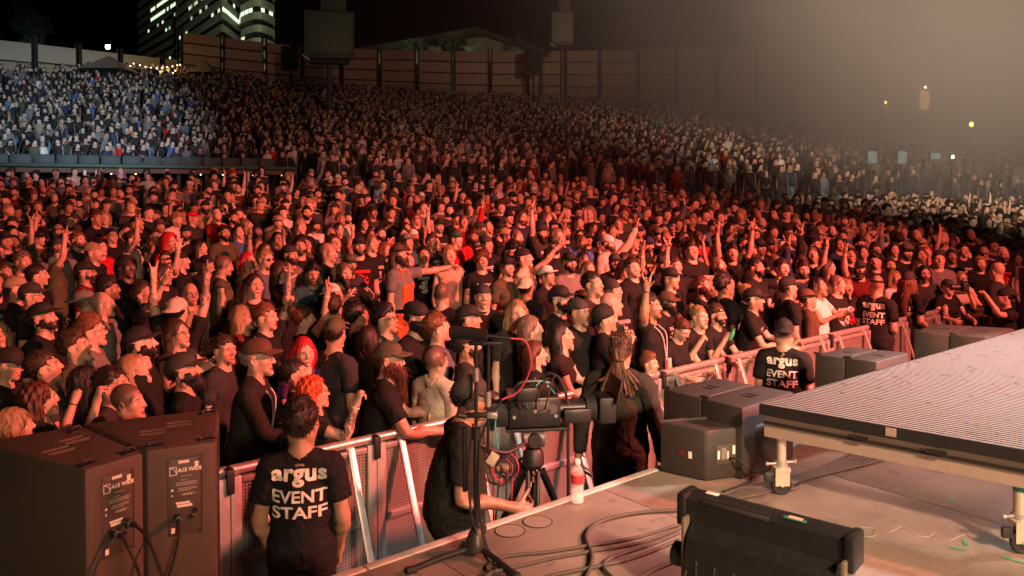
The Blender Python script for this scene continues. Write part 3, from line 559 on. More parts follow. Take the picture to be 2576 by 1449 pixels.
class Template:
    def __init__(s, V, Fc, ref=None, shrink=False):
        s.V = np.asarray(V, float); s.F = Fc
        if ref is None: s.W = weights(s.V)
        else:                                                        # clothes move with the skin below them
            s.W = np.zeros((len(s.V), len(BONES)), np.float32); tot = np.zeros(len(s.V))
            for i, p in enumerate(s.V):
                for co, j, d in ref.kd.find_n(p, 5): w = 1/(d*d+1e-5); s.W[i] += w*ref.W[j]; tot[i] += w
            s.W /= tot[:, None]
        if shrink:
            s.kd = KDTree(len(s.V))
            for i, p in enumerate(s.V): s.kd.insert(p, i)
            s.kd.balance(); me = raw_mesh('tmp', s.V, Fc); n = np.empty(len(s.V)*3, np.float32); me.vertex_normals.foreach_get('vector', n); bpy.data.meshes.remove(me)
            t = ((s.V*np.array((1, 1, 1))-SHO)[:, 2]); ax = np.abs(s.V[:, 0]); ta = (ax-SHO[0])*SQ-(s.V[:, 2]-SHO[2])*SQ
            cov = ((s.V[:, 2] < 1.40) & (ta < .13) & (s.V[:, 2] > .16)) | ((ax > .10) & (s.V[:, 2] < 1.45) & (ta < .13) & (s.V[:, 2] > .8))
            s.V = s.V-n.reshape(-1, 3)*np.where(cov, .012, 0)[:, None]
    def posed(s, G, w=1, d=1, belly=0, face=None):
        V = widen(s.V, w, d)
        if face:                                                     # no two faces alike: width, jaw, nose, chin, brow, cheeks
            x, y, z = s.V.T; hd = np.clip((z-1.50)/.03, 0, 1)*(np.abs(x) < .1); fr = hd*np.clip((-y-.03)/.04, 0, 1)
            V[:, 0] *= 1+hd*face[0]*.045+fr*np.clip((1.59-z)/.06, 0, 1)*face[1]*.11
            nose = np.exp(-(x/.016)**2-((z-1.608)/.022)**2)*(y < -.085); V[:, 1] -= nose*face[2]*.0045; V[:, 2] -= nose*face[3]*.004
            V[:, 2] -= fr*np.clip((1.56-z)/.04, 0, 1)*face[4]*.011; V[:, 1] -= fr*np.exp(-((z-1.653)/.012)**2)*face[5]*.004+fr*np.exp(-((z-1.533)/.018)**2)*face[1]*.005
            V[:, 0] += np.sign(x)*fr*np.exp(-((np.abs(x)-.045)/.02)**2-((z-1.605)/.02)**2)*face[3]*.004
        if belly:
            q = np.exp(-((V[:, 2]-1.06)/.16)**2)*np.clip(-V[:, 1]/.08, -.3, 1.2)*(np.abs(V[:, 0]) < .22); V[:, 1] -= belly*q*.10; V[:, 0] *= 1+belly*.12*np.exp(-((V[:, 2]-1.04)/.2)**2)*(np.abs(V[:, 0]) < .21)
        Vh = np.concatenate([V, np.ones((len(V), 1))], 1)
        return np.einsum('vb,bij,vj->vi', s.W, G[:, :3, :], Vh, optimize=True)
# ---------------------------------------------------------------- the lie of the land
U = Vector((.767, .642, 0)).normalized(); Nn = Vector((-U.y, U.x, 0)); B0 = Vector((-1.744, 4.908, 0)); EDGE = -1.69; STZ = 1.18
UA = math.atan2(U.y, U.x)
def S(a, b, z=0): p = B0+U*a+Nn*b; p.z = z; return p            # along the barricade, away from the stage, up
# the bowl, by bearing: depth and height of the foot of the slope, then of its crest
AZ = [-60, -40, -32.5, -22.5, -14.5, -13, -2.5, 9, 17, 25, 32.5, 60]
AY0 = [31, 31.5, 32, 33, 34.5, 28, 27, 27, 27.5, 32, 34, 34]; AY1 = [50, 51, 52.6, 61, 67.5, 68, 70, 69, 66, 60, 54, 50]
AZ0 = [3.0, 3.0, 3.0, 2.9, 2.8, 2.3, 2.15, 2.1, 1.9, 1.7, 1.5, 1.0]; AZ1 = [9.2, 9.4, 9.4, 10.8, 10.5, 10.5, 9.8, 9.1, 7.8, 5.6, 3.4, 2.2]
def rings_at(az): return [float(np.interp(az, AZ, k)) for k in (AY0, AY1, AZ0, AZ1)]
def floor_z(x, y): return float(np.interp(y-max(0, x)*.75, (6, 9.5, 17, 21, 24, 27, 34), (0, .30, .85, 1.25, 1.6, 1.95, 2.5)))
def gz(x, y):
    if y <= .5: return floor_z(x, y) if y > -20 else 0
    az = math.degrees(math.atan2(x, y)); fade = max(0, min(1, (85-abs(az))/25)); r0, r1, z0, z1 = rings_at(az); f0 = floor_z(x, y)
    if y < r0: return f0
    if y < r0+.15: return f0+(z0-f0)*fade*(y-r0)/.15
    t = min(1, (y-r0)/(r1-r0)); return (z0+(z1-z0)*t**1.06)*fade*(1 if y < r1+6 else max(.5, 1-(y-r1-6)/80))
def ground_sheet():
    rs = list(np.linspace(0, 24, 13))+list(np.arange(25.2, 40, .55))+list(np.arange(40, 80, 2.5))+[90, 110, 150, 220, 340, 520, 800, 1300]
    A = np.radians(np.concatenate([np.arange(-180, -60, 12), np.arange(-60, 60, 2), np.arange(60, 180, 12)])); n = len(A); V = [(0, 0, 0)]; Fc = []
    for r in rs[1:]: V += [(r*math.sin(a), r*math.cos(a), gz(r*math.sin(a), r*math.cos(a))) for a in A]
    for k in range(n): Fc.append((0, 1+(k+1) % n, 1+k))
    for i in range(len(rs)-2):
        for k in range(n): a, b = 1+i*n+k, 1+i*n+(k+1) % n; Fc.append((a, b, b+n, a+n))
    me = bpy.data.meshes.new('ground'); me.from_pydata(V, [], Fc); me.materials.append(mat('trodden_ground', (.045, .042, .036), .9, var=.4, scale=1.2, bump=.4, bscale=30)); o = bpy.data.objects.new('ground', me); C.objects.link(o); return tag(o, kind='structure')
ground_sheet()
# ---------------------------------------------------------------- stage
def stage():
    deck_m = stage_floor_material(); dk = mat('stage_skirt', (.02, .02, .02), .8)
    st = tag(empty('stage'), kind='structure')
    c = [S(-5, EDGE+.02), S(16, EDGE+.02), S(16, -9), S(-5, -9)]; MB().prism([(p.x, p.y) for p in c], .0, STZ-.028).build('skirt', dk, st)
    src = None; W, D = 1.22, 2.44
    for j in range(3):
        for i in range(12):
            a = -4.6+i*W+W/2+(.0 if j != 1 else .35); b = EDGE-.045-D/2-j*D
            if src is None:
                src = MB().box((W-.004, D-.004, .026), bev=.0025, seg=1).build('floor_panel', deck_m, st, loc=S(a, b, STZ-.0135), rotz=UA)
            else: share('floor_panel', src, st, S(a, b, STZ-.0135), UA)
    tr = mat('edge_trim_paint', (.52, .47, .42), .6, var=.25, scale=9, bump=.2)
    for i in range(9):
        a = -4.9+i*2.44; MB().box((2.43, .05, .034), bev=.004).build('edge_trim', tr, st, loc=S(a+1.22, EDGE-.02, STZ-.012), rotz=UA)
    ring = mat('floor_ring_line', (.03, .022, .018), .9); fill = mat('floor_disc', (.25, .205, .165), .6, var=.2, scale=14)
    for px, py in ((1283, 1336), (1352, 1313), (2010, 1105), (2052, 1098)):
        p = at(px, py, STZ); MB().lathe([(.072, -.004), (.072, .0032), (.0, .0034)], 28).build('cover_disc', fill, st, loc=p)
        MB().tube([(.0755*math.cos(t), .0755*math.sin(t), .001) for t in np.linspace(0, 2*math.pi, 30)[:-1]], .0032, 5, True).build('cover_ring', ring, st, loc=p)
    return st
stage()
# ---------------------------------------------------------------- raised deck and terrace wall
def deck():
    d = empty('viewing_deck', (0, 0, 0), label='long dark viewing deck with green edge below the white lit crowd', cat='deck')
    a, b = atY(-60, 409, 26), atY(745, 421, 31); a.z = b.z = 1.5; lift = 3.78-1.5; dr = (b-a).normalized(); nr = Vector((-dr.y, dr.x, 0)); L = (b-a).length; ang = math.atan2(dr.y, dr.x)
    gm = mat('green_deck_edge', (.018, .075, .045), .6); dm = mat('deck_timber', (.05, .04, .03), .8); wh = mat('post_white', (.7, .66, .6), .6)
    mid = lambda t, o, z: a+dr*(L*t)+nr*o+Vector((0, 0, z-1.5+lift))
    MB().box((L, 3.6, .10), bev=.02).build('platform', dm, d, loc=mid(.5, 1.85, 1.44), rotz=ang)
    MB().box((L, .10, .12), bev=.02).build('edge_board', gm, d, loc=mid(.5, .0, 1.47), rotz=ang); MB().box((L, .06, .16), bev=.01).build('fascia', mat('fascia_brown', (.10, .065, .04), .7), d, loc=mid(.5, .02, 1.30), rotz=ang)
    for i in range(11): MB().box((.12, .12, 2.6), bev=.01).build('post', dm, d, loc=mid(.03+i*.094, .35, .15), rotz=ang)
    MB().box((L, .12, 2.6)).build('back_wall', mat('deck_back', (.025, .022, .02), .9), d, loc=mid(.5, 3.3, .15), rotz=ang)
    pm = mat('teal_screen', (.010, .030, .028), .6)
    for i in range(14):
        MB().box((L/14-.06, .03, .46), bev=.01).build('screen_panel', pm, d, loc=mid((i+.5)/14, 3.2, 1.73), rotz=ang)
    for k, t in enumerate((.30, .335, .82, .845)): MB().cyl((0, 0, 0), (0, 0, .95), .05).build('white_post', wh, d, loc=mid(t, -.35, .35))
    bl = mat('festoon_bulb', (.9, .7, .3), .4, emit=(1, .72, .32, 4.5))
    for i in range(9): MB().sph((0, 0, 0), .028, 8).build('bulb', bl, d, loc=mid(.17+i*.095+.01*(i % 3), .12, 1.20))
    pu = mat('purple_glow_sign', (.3, .12, .5), .5, emit=(.35, .12, .75, .35)); MB().box((.5, .05, .9), bev=.02).build('lit_purple_panel', pu, d, loc=mid(.405, .9, .95), rotz=ang)
    MB().box((1.0, .05, .3), bev=.02).build('lit_purple_panel', pu, d, loc=mid(.34, 1.2, .8), rotz=ang)
deck()
def terrace():
    w = empty('terrace_wall', (0, 0, 0), label='low curved concrete wall between the floor crowd and the sloping seats', cat='wall'); m = mat('wall_concrete', (.20, .165, .125), .85, var=.25, scale=2, bump=.3); cap = mat('wall_cap', (.14, .12, .10), .8)
    azs = np.arange(-13, 17.6, 2.35)
    for i in range(len(azs)-1):
        a0, a1 = R(azs[i]), R(azs[i+1]-.02); r = 26.6; z = .70+rings_at(azs[i])[2]
        q = [(rr*math.tan(t), rr) for rr, t in ((r, a0), (r, a1), (r+.22, a1), (r+.22, a0))]; MB().prism(q, 0, z).build('wall_panel', m, w)
        q = [(rr*math.tan(t), rr) for rr, t in ((r-.04, a0), (r-.04, a1), (r+.26, a1), (r+.26, a0))]; MB().prism(q, z+.002, z+.06).build('coping', cap, w)
terrace()
# ---------------------------------------------------------------- boundary fences
def fence(name, pts, ztop, rows, label, mats, pm, rm):
    f = empty(name, (0, 0, 0), label=label, cat='fence')
    for i, (p, q) in enumerate(zip(pts, pts[1:])):
        d = Vector((q[0]-p[0], q[1]-p[1], 0)); L = d.length; ang = math.atan2(d.y, d.x); c = Vector(((p[0]+q[0])/2, (p[1]+q[1])/2, 0)); zb = min(gz(*p[:2]), gz(*q[:2]))-.4; h = (ztop-zb)/rows
        for k in range(rows): MB().box((L-.34, .10, h-.11), bev=.012, seg=1).build('fence_panel', mats[(i*3+k) % len(mats)], f, loc=(c.x, c.y, zb+h*(k+.5)), rotz=ang)
        for k in range(1, rows): MB().box((L-.30, .16, .10)).build('rail', rm, f, loc=(c.x, c.y, zb+h*k), rotz=ang)
    for p in pts:
        zb = gz(*p[:2])-.6
        for s in (-1, 1): MB().box((.11, .26, ztop+.35-zb)).build('post', pm, f, loc=(p[0]+s*.16, p[1], (ztop+.35+zb)/2))
def pol(az, r): return (r*math.tan(R(az)), r)
def px_az(px): return math.degrees(math.atan((px-1288)/FOC))
pm = mat('fence_post_green', (.030, .034, .026), .7); rm = mat('fence_rail_dark', (.028, .022, .018), .7)
br = [mat('fence_board_brown_%s' % n, c, .75, var=.18, scale=1.5) for n, c in (('a', (.52, .34, .25)), ('b', (.56, .37, .27)), ('c', (.48, .31, .23)))]
tn = [mat('fence_board_tan_%s' % n, c, .75, var=.15, scale=1.5) for n, c in (('a', (.46, .36, .24)), ('b', (.42, .30, .17)), ('c', (.48, .39, .27)))]
def crest(az, off=2.4): return pol(az, rings_at(az)[1]+off)
fence('boundary_fence', [crest(px_az(x)) for x in (457, 562, 668, 762, 861, 956, 1050, 1141, 1233, 1327, 1420, 1507, 1603, 1700, 1800, 1900, 2000, 2100, 2200, 2300)], 15.4, 6, 'tall dark brown panel fence curving behind the whole crowd', br, pm, rm)
fence('boundary_fence', [pol(px_az(x), r) for x, r in ((-110, 53), (-20, 54.6), (91, 56.4), (202, 58.4), (306, 60.4), (411, 62.4), (455, 63.4))], 13.2, 3, 'lower tan panel fence at upper left, above the white lit crowd', tn, pm, rm)
# ---------------------------------------------------------------- beyond the fence
def office_tower():
    t = empty('office_tower', (0, 0, 0), label='tall office block with stepped concrete bands and lit windows', cat='building')
    con = mat('tower_concrete', (.30, .28, .22), .85, var=.15, scale=.4); gl = mat('tower_glass', (.012, .014, .016), .2)
    lit = [mat('lit_pane_%s' % n, (.8, .8, .7), .5, emit=e) for n, e in (('a', (.80, 1, .70, 1.1)), ('b', (1, .92, .6, .8)), ('c', (.75, .95, .75, .45)))]
    P = lambda px, Y: Vector(((px-1288)/FOC*Y, Y, 0))
    face = [P(352, 300), P(452, 258), P(446, 252), P(562, 208), P(575, 212), P(606, 226), P(610, 216)]
    arc_ = [P(610+i*10.6, 216-7*math.sin(math.pi*i/8)) for i in range(1, 9)]; line = face+arc_; back = [P(696, 300)]
    poly = [(p.x, p.y) for p in line+back]
    cen = Vector((sum(p[0] for p in poly)/len(poly), sum(p[1] for p in poly)/len(poly), 0))
    def inset(k): return [(p[0]+(cen.x-p[0])*k, p[1]+(cen.y-p[1])*k) for p in poly]
    MB().prism(inset(.045), 0, 84).build('glass_core', gl, t, smooth=0)
    z0, fh = 31.0, 3.3; sm = random.Random(3)
    for k in range(14):
        z = z0+k*fh; MB().prism(inset(.0 if k % 3 else .008), z, z+1.75).build('concrete_band', con, t, smooth=0)
        ins = [Vector((*p, 0)) for p in inset(.036)]
        for i in range(len(line)-1):                                  # window panes along each stretch of glass
            a, b = ins[i], ins[i+1]; d = b-a; L = d.length; n = max(1, int(L/2.1)); ang = math.atan2(d.y, d.x)
            for j in range(n):
                r = sm.random(); hot = (k == 5 and 3 <= i) or (k in (9, 10) and i == 0 and j > n*.25) or (k == 7 and i == 2 and j > n*.5)
                if r < (.85 if hot else .10): c = a+d*((j+.5)/n); MB().box((L/n*.82, .06, .9 if not hot else 1.1)).build('lit_window', lit[0 if hot else sm.randrange(3)], t, loc=(c.x, c.y, z+1.75+.75), rotz=ang, smooth=0)
    MB().box((14, 10, 4)).build('roof_plant', con, t, loc=(cen.x, cen.y, 86))
office_tower()
def pavilion():
    t = empty('white_pavilion', (0, 0, 0), label='pale gabled pavilion roof rising behind the brown fence', cat='building'); Y = 92
    w = mat('pavilion_wall', (.42, .48, .34), .8); r = mat('pavilion_roof', (.075, .075, .055), .8); rg = [atY(x, y, Y) for x, y in ((930, 160), (956, 128), (1213, 87), (1363, 130), (1380, 160))]
    bm = MB(); f = [bm.bm.verts.new(p) for p in rg]; bk = [bm.bm.verts.new(p+Vector((0, 14, 0))) for p in rg]
    bm.bm.faces.new(f); bm.bm.faces.new(bk[::-1])
    for i in range(5): j = (i+1) % 5; bm.bm.faces.new((f[j], f[i], bk[i], bk[j]))
    bm.build('gable_wall', w, t, smooth=0)
    for a, b, c, d in (((905, 120), (1199, 68), (1213, 87), (935, 131)), ((1199, 68), (1372, 124), (1363, 133), (1213, 87))):
        q = [atY(*p, Y-1.2) for p in (a, b, c, d)]; bm = MB(); f = [bm.bm.verts.new(p) for p in q]; g = [bm.bm.verts.new(p+Vector((0, 17, 0))) for p in q]; bm.bm.faces.new(f); bm.bm.faces.new(g[::-1])
        for i in range(4): j = (i+1) % 4; bm.bm.faces.new((f[j], f[i], g[i], g[j]))
        bm.build('roof_slab', r, t, smooth=0)
    p = atY(1300, 95, Y+8); MB().cyl((p.x, p.y, p.z-1.5), (p.x, p.y, p.z+.8), 1.4, .05, 4).build('roof_lantern', w, t)
pavilion()
def tree(name, px, py, Y, rx, rz, label, n=2600, seed=1, zb=None, cat='tree'):
    rr = random.Random(seed); c = atY(px, py, Y); z0 = gz(c.x, c.y)*.5 if zb is None else zb; t = empty(name, (c.x, c.y, z0), label=label, cat=cat)
    bark = mat('bark', (.06, .045, .03), .9, bump=.5); lf = mat('leaves_dark', (.045, .07, .03), .7, var=.4, scale=3); h = c.z-z0
    m = MB(); m.tube([(0, 0, 0), (.1, .05, h*.4), (.05, 0, h*.75), (.1, 0, h+rz*.3)], [.22, .18, .14, .05], 8)
    for k in range(7): a = rr.uniform(0, 6.28); z = h*rr.uniform(.55, .95); m.tube([(0, 0, z), (math.cos(a)*rx*.4, math.sin(a)*rx*.4, z+rz*.3), (math.cos(a)*rx*.8, math.sin(a)*rx*.8, z+rz*.5)], [.09, .06, .02], 6)
    m.build('trunk', bark, t)
    cl = [(rr.gauss(0, .45), rr.gauss(0, .45), rr.gauss(0, .45), rr.uniform(.25, .5)) for _ in range(16)]; V, Fc = [], []
    for _ in range(n):
        x, y, z, r = rr.choice(cl); d = Vector((rr.gauss(0, 1), rr.gauss(0, 1), rr.gauss(0, 1))).normalized()*r*rr.uniform(.5, 1.05); p = Vector(((x+d.x)*rx, (y+d.y)*rx, h+(z+d.z)*rz)); s = rr.uniform(.10, .22)
        q = Matrix.Rotation(rr.uniform(0, 6), 3, Vector((rr.gauss(0, 1), rr.gauss(0, 1), rr.gauss(0, 1)))); i = len(V)
        for v in ((-s, 0, 0), (0, -s*.5, .03), (s, 0, 0), (0, s*.5, .03)): V.append(p+q@Vector(v))
        Fc.append((i, i+1, i+2, i+3))
    me = bpy.data.meshes.new('crown'); me.from_pydata(V, [], Fc); me.materials.append(lf); o = bpy.data.objects.new('crown', me); C.objects.link(o); o.parent = t; return t
tree('tree', 78, 78, 66, 1.5, 1.9, 'dim leafy tree against the night sky above the tan fence', 2600, 4)
tree('tree', 1140, 116, 86, 1.7, 1.1, 'dark tree in front of the pale pavilion gable', 1600, 8)
tree('tree', 1060, 122, 85, 1.2, .9, 'smaller dark tree left of the pavilion gable', 1100, 9)
def screen_tower(px, wpx, ytop, ybox, ybase, Y, label, tone):
    c = atY(px, ybox, Y); w = wpx/FOC*Y; top = atY(px, ytop, Y).z; bot = c.z; zb = gz(c.x, c.y); az = -math.atan2(c.x, c.y)
    t = empty('screen_tower', (c.x, c.y, zb), az, label=label, cat='tower'); g = mat('tower_steel_'+tone, (.045, .080, .048) if tone == 'green' else (.10, .085, .06), .6); sc = mat('screen_back_'+tone, (.075, .135, .080) if tone == 'green' else (.2, .17, .11), .55)
    h = top-bot
    MB().cyl((0, .3, 0), (0, .3, bot-zb+h*.5), .19, .17, 16).build('mast', g, t); MB().box((w*.52, .8, 1.2), bev=.04).build('top_cabinet', g, t, loc=(w*.08, .35, top-zb+.65))
    MB().box((w, .45, h), bev=.05).build('cabinet', g, t, loc=(0, 0, bot-zb+h/2)); MB().box((w*.90, .05, h*.84), bev=.02).build('screen', sc, t, loc=(0, -.245, bot-zb+h*.53))
    for s in (-1, 1):
        MB().box((.10, .07, h)).build('side_frame', g, t, loc=(s*w*.475, -.23, bot-zb+h/2))
    MB().box((w*.8, .5, .28), bev=.06).build('under_bracket', mat('bracket_dark', (.015, .02, .015), .7), t, loc=(w*.0, .15, bot-zb-.16)); MB().box((.5, .9, .10), rot=Matrix.Rotation(.6, 3, 'Y')).build('lamp_arm', mat('arm_pale', (.4, .4, .38), .5), t, loc=(-w*.46, -.2, bot-zb-.06))
    for k in range(3): MB().cyl((0, .3, (bot-zb)*(.25+.25*k)), (0, .3, (bot-zb)*(.25+.25*k)+.08), .24, n=16).build('mast_collar', g, t)
screen_tower(829, 122, 28, 148, 290, 47, 'large green-grey screen cabinet on a mast standing in the crowd', 'green')
screen_tower(1415, 54, 30, 114, 300, 60, 'narrow screen cabinet on a mast, half lost in smoke', 'brown')
def hung_cluster(px, py0, py1, Y, label, nbox):
    p = atY(px, py1, Y); q = atY(px, py0, Y); zb = gz(p.x, p.y); t = empty('loudspeaker_tower', (p.x, p.y, zb), label=label, cat='loudspeaker'); m = mat('array_black', (.012, .013, .012), .6); MB().cyl((0, .2, 0), (0, .2, q.z-zb+.8), .10).build('mast', mat('fence_post_green', (0, 0, 0)), t)
    h = (q.z-p.z)/nbox
    for k in range(nbox):
        for s in (-1, 1): MB().box((.52, .5, h*.92), bev=.03, rot=Matrix.Rotation(-.05*k, 3, 'X')).build('speaker_box', m, t, loc=(s*.36, -.15+.03*k, p.z-zb+h*(k+.5)))
hung_cluster(730, 118, 178, 62, 'black hung loudspeaker cluster left of the big screen mast', 6)
hung_cluster(1342, 128, 190, 66, 'black loudspeaker cluster standing before the brown fence', 5)
def floodlight():
    p = atY(272, 118, 75); t = empty('floodlight', (p.x, p.y, gz(p.x, p.y)), label='bright white floodlight on a pole behind the tan fence', cat='lamp'); h = p.z-t.location.z
    MB().cyl((0, 0, 0), (0, 0, h), .09, .06).build('pole', mat('fence_post_green', (0, 0, 0)), t); MB().box((.5, .25, .3), bev=.04).build('lamp_head', mat('lamp_housing', (.1, .1, .1), .5), t, loc=(0, .1, h)); MB().box((.42, .03, .36), bev=.01).build('lit_lens', mat('flood_lens', (1, 1, 1), .4, emit=(.85, 1, .92, 30)), t, loc=(0, -.05, h))
floodlight()
def festoon():
    t = empty('string_lights', (0, 0, 0), label='string of warm bulbs hung in front of the fence above the crowd', cat='lights'); bl = mat('festoon_bulb', (0, 0, 0)); pts = [(328, 166), (336, 160), (352, 164), (366, 168), (380, 170), (394, 171), (408, 171), (420, 169), (434, 167), (446, 164), (453, 163), (441, 178), (435, 184)]
    W = [atY(x, y, 56) for x, y in pts]
    MB().tube(W[:11], .012, 5).build('wire', mat('wire_black', (.02, .02, .02), .6), t); MB().tube([W[8], W[11], W[12]], .012, 5).build('wire', mat('wire_black', (0, 0, 0)), t)
    for p in W: MB().sph((0, 0, 0), .05, 8).build('bulb', bl, t, loc=p)
    l = bpy.data.lights.new('festoon_glow', 'POINT'); o = bpy.data.objects.new('festoon_glow', l); C.objects.link(o); o.location = atY(400, 165, 58.5); l.energy = 90; l.color = (1, .72, .25); l.shadow_soft_size = .6
    for px, n in ((376, 5), (436, 4)):                                # little white picket barriers below
        f = empty('picket_barrier', (0, 0, 0), label='short white picket barrier below the string lights, %s one' % ('left' if n == 5 else 'right'), cat='barrier', group='picket barriers')
        for k in range(n): p = atY(px+(k-n/2)*8, 208, 57); MB().box((.10, .06, .8)).build('picket', mat('post_white', (0, 0, 0)), f, loc=p)
        p = atY(px, 206, 57.1); MB().box((n*.24, .05, .08)).build('rail', mat('post_white', (0, 0, 0)), f, loc=p)
festoon()
def tent(px, py, wpx, Y, label):
    p = atY(px, py, Y); w = wpx/FOC*Y; zb = gz(p.x, p.y); t = empty('canopy_tent', (p.x, p.y, zb), label=label, cat='tent'); h = p.z-zb; m = mat('tent_canvas', (.34, .26, .19), .8)
    MB().cyl((0, 0, h-.5), (0, 0, h+.5), w*.5, .06, 4).build('canopy', m, t, smooth=0, rotz=.78); pl = mat('wire_black', (0, 0, 0))
    for a in (-1, 1):
        for b in (-1, 1): MB().cyl((a*w*.34, b*w*.34, 0), (a*w*.34, b*w*.34, h-.4), .03).build('leg', pl, t)
tent(515, 168, 85, 60, 'small peaked canopy tent in front of the brown fence'); tent(275, 160, 150, 55, 'wide low canopy below the tan fence')
def bar_row():
    dark = mat('bar_frame', (.05, .05, .05), .7); sc = mat('cyan_screen', (.12, .2, .22), .4, emit=(.25, .55, .58, .08)); tb = mat('bar_top', (.06, .055, .05), .6)
    for k, (px, py, w, h) in enumerate(((2193, 396, 22, 30), (2268, 396, 22, 30), (2352, 393, 24, 14))):
        p = atY(px, py, 32.0); t = empty('menu_screen', (p.x, p.y, 0), label='small glowing cyan screen above the far crowd, %s of three' % ('leftmost', 'middle', 'rightmost')[k], cat='screen', group='cyan screens behind the crowd'); s = 32/FOC
        MB().cyl((0, .05, 0), (0, .05, p.z), .035).build('pole', dark, t); MB().box((w*s+.06, .08, h*s+.06), bev=.01).build('housing', dark, t, loc=(0, 0, p.z)); MB().box((w*s, .02, h*s)).build('screen', sc, t, loc=(0, -.052, p.z))
    b = empty('bar_counter', (0, 0, 0), label='long dark bar counter behind the crowd on the right', cat='counter')
    p0, p1 = atY(2130, 415, 33.2), atY(2640, 420, 32.6); p0.z = p1.z = 0; d = p1-p0; L = d.length; ang = math.atan2(d.y, d.x); c = (p0+p1)/2
    MB().box((L, .7, 1.6)).build('front', dark, b, loc=(c.x, c.y, 1.7), rotz=ang); MB().box((L+.2, .9, .06), bev=.01).build('top', tb, b, loc=(c.x, c.y, 2.56), rotz=ang)
    for k in range(6): q = p0+d*(k/5); MB().cyl((q.x, q.y+.3, 0), (q.x, q.y+.3, 4.2), .05).build('post', dark, b)
    yl = mat('yellow_lamp_glass', (1, .7, .2), .4, emit=(1, .66, .14, 6)); st = mat('white_lamp_glass', (1, .95, .8), .4, emit=(1, .92, .7, 30))
    for px, py, Y, m, lab, r in ((2444, 318, 40, yl, 'tall yellow lamp post in the smoke at far right', .10), (2397, 398, 31.8, st, 'bright white lamp on a short post above the bar', .05), (2228, 262, 50, yl, 'faint small yellow lamp high in the smoke', .09)):
        p = atY(px, py, Y); zb = gz(p.x, p.y); t = empty('lamp_post', (p.x, p.y, zb), label=lab, cat='lamp'); MB().cyl((0, 0, 0), (0, 0, p.z-zb), .05).build('pole', dark, t); MB().sph((0, 0, p.z-zb+r), r, 10, (1, 1, 1.3)).build('lamp_glass', m, t)
    p = atY(2326, 252, 60); zb = gz(p.x, p.y); t = empty('lit_banner', (p.x, p.y, zb), label='glowing orange upright banner high in the smoke on the right', cat='banner'); s = 60/FOC
    MB().cyl((0, .1, 0), (0, .1, p.z-zb+.9), .06).build('pole', dark, t); MB().box((24*s, .1, 46*s), bev=.03).build('panel', mat('orange_banner', (.8, .4, .1), .5, emit=(1, .50, .12, 2.2)), t, loc=(0, 0, p.z-zb)); MB().sph((0, 0, 0), .1, 8).build('lamp', st, t, loc=(.05, 0, p.z-zb+.95))
bar_row()
# ---------------------------------------------------------------- figure templates
SKIN, CLOTH, HAIR, FELT, PLASTIC, CROWD = skin_material(), cloth_material(), hair_material(), tinted('felt', .8, .3, 200), tinted('plastic', .4, .05, 60), crowd_material()
TP = {}
def make_templates():
    V, Q = body_field(); h = lod(V, Q, 7800, 4); m = lod(*h, 2300, 4); e = lod(*m, 500, 4.5); f = lod(*e, 150, 3)
    TP['body'] = [Template(*x, shrink=True) for x in (h, m, f, e)]; ref = TP['body'][0]
    for nm, fld, n in (('tee', tee_field(), (2600, 800, 54)), ('ladytee', tee_field(1, .5, .010, .90, .085), (2600, 800, 54)), ('tank', tee_field(0, .06, .008, .87, .095), (2400, 800, 64)), ('sweat', sweat_field(), (3600, 1100, 72)), ('bib', bib_field(), (1800, 700, 40)), ('trousers', trouser_field(), (1000, 360, 26))):
        a = lod(*fld, n[0]); b = lod(*a, n[1]); e = lod(*b, n[2]*3); c = lod(*e, n[2]); TP[nm] = [Template(*x, ref=ref) for x in (a, b, c, e)]
make_templates()
HD = {}
def strands(V, Fc, n, kind):
    """loose locks lying along the mass of hair, so that its outline breaks up"""
    c = random.Random(len(kind)); V = np.asarray(V, float); T = V[Fc]; nr = np.cross(T[:, 1]-T[:, 0], T[:, 2]-T[:, 0]); ar = np.linalg.norm(nr, axis=1); nr = nr/np.maximum(ar, 1e-9)[:, None]; cum = np.cumsum(ar); VV, FF = [V], [np.asarray(Fc)]; base = len(V); long = kind in ('long', 'longer', 'wavy', 'bob', 'longbeard', 'underlong', 'underlonger')
    for _ in range(n):
        i = int(np.searchsorted(cum, c.uniform(0, cum[-1]))); u, v = sorted((c.random(), c.random())); p = T[i, 0]*u+T[i, 1]*(v-u)+T[i, 2]*(1-v); nn = nr[i]
        if long or 'beard' in kind: f = np.array((c.gauss(0, .18), c.gauss(0, .18), -1.0))
        else: f = np.array((p[0]*3+c.gauss(0, .5), p[1]-.05+(.6 if p[1] > 0 else -.35)+c.gauss(0, .5), -.35+c.gauss(0, .3)))
        f = f-nn*(f@nn)*.75; f = f/np.linalg.norm(f); L = (c.uniform(.05, .13) if long else c.uniform(.016, .036))*(.6 if 'beard' in kind and not long else 1); w = c.uniform(.0016, .0040)*(1 if n > 200 else 1.7); sd = np.cross(nn, f); cur = c.gauss(0, .18); lift = c.uniform(.002, .010)
        pts = [p-nn*.003, p+f*L*.5+nn*(.002+lift*.4)+sd*cur*L*.3, p+f*L+nn*lift*c.uniform(-.3, 1)+sd*cur*L]; ws = (w, w*.9, w*.15); q = []
        for a, ww in zip(pts, ws): q += [a-sd*ww, a+nn*ww, a+sd*ww]
        k = base; base += 9; VV.append(np.array(q)); FF.append(np.array([(k+3*r+a, k+3*r+(a+1) % 3, k+3*r+3+(a+1) % 3) for r in (0, 1) for a in range(3)]+[(k+3*r+a, k+3*r+3+(a+1) % 3, k+3*r+3+a) for r in (0, 1) for a in range(3)]))
    return np.concatenate(VV), np.concatenate(FF)
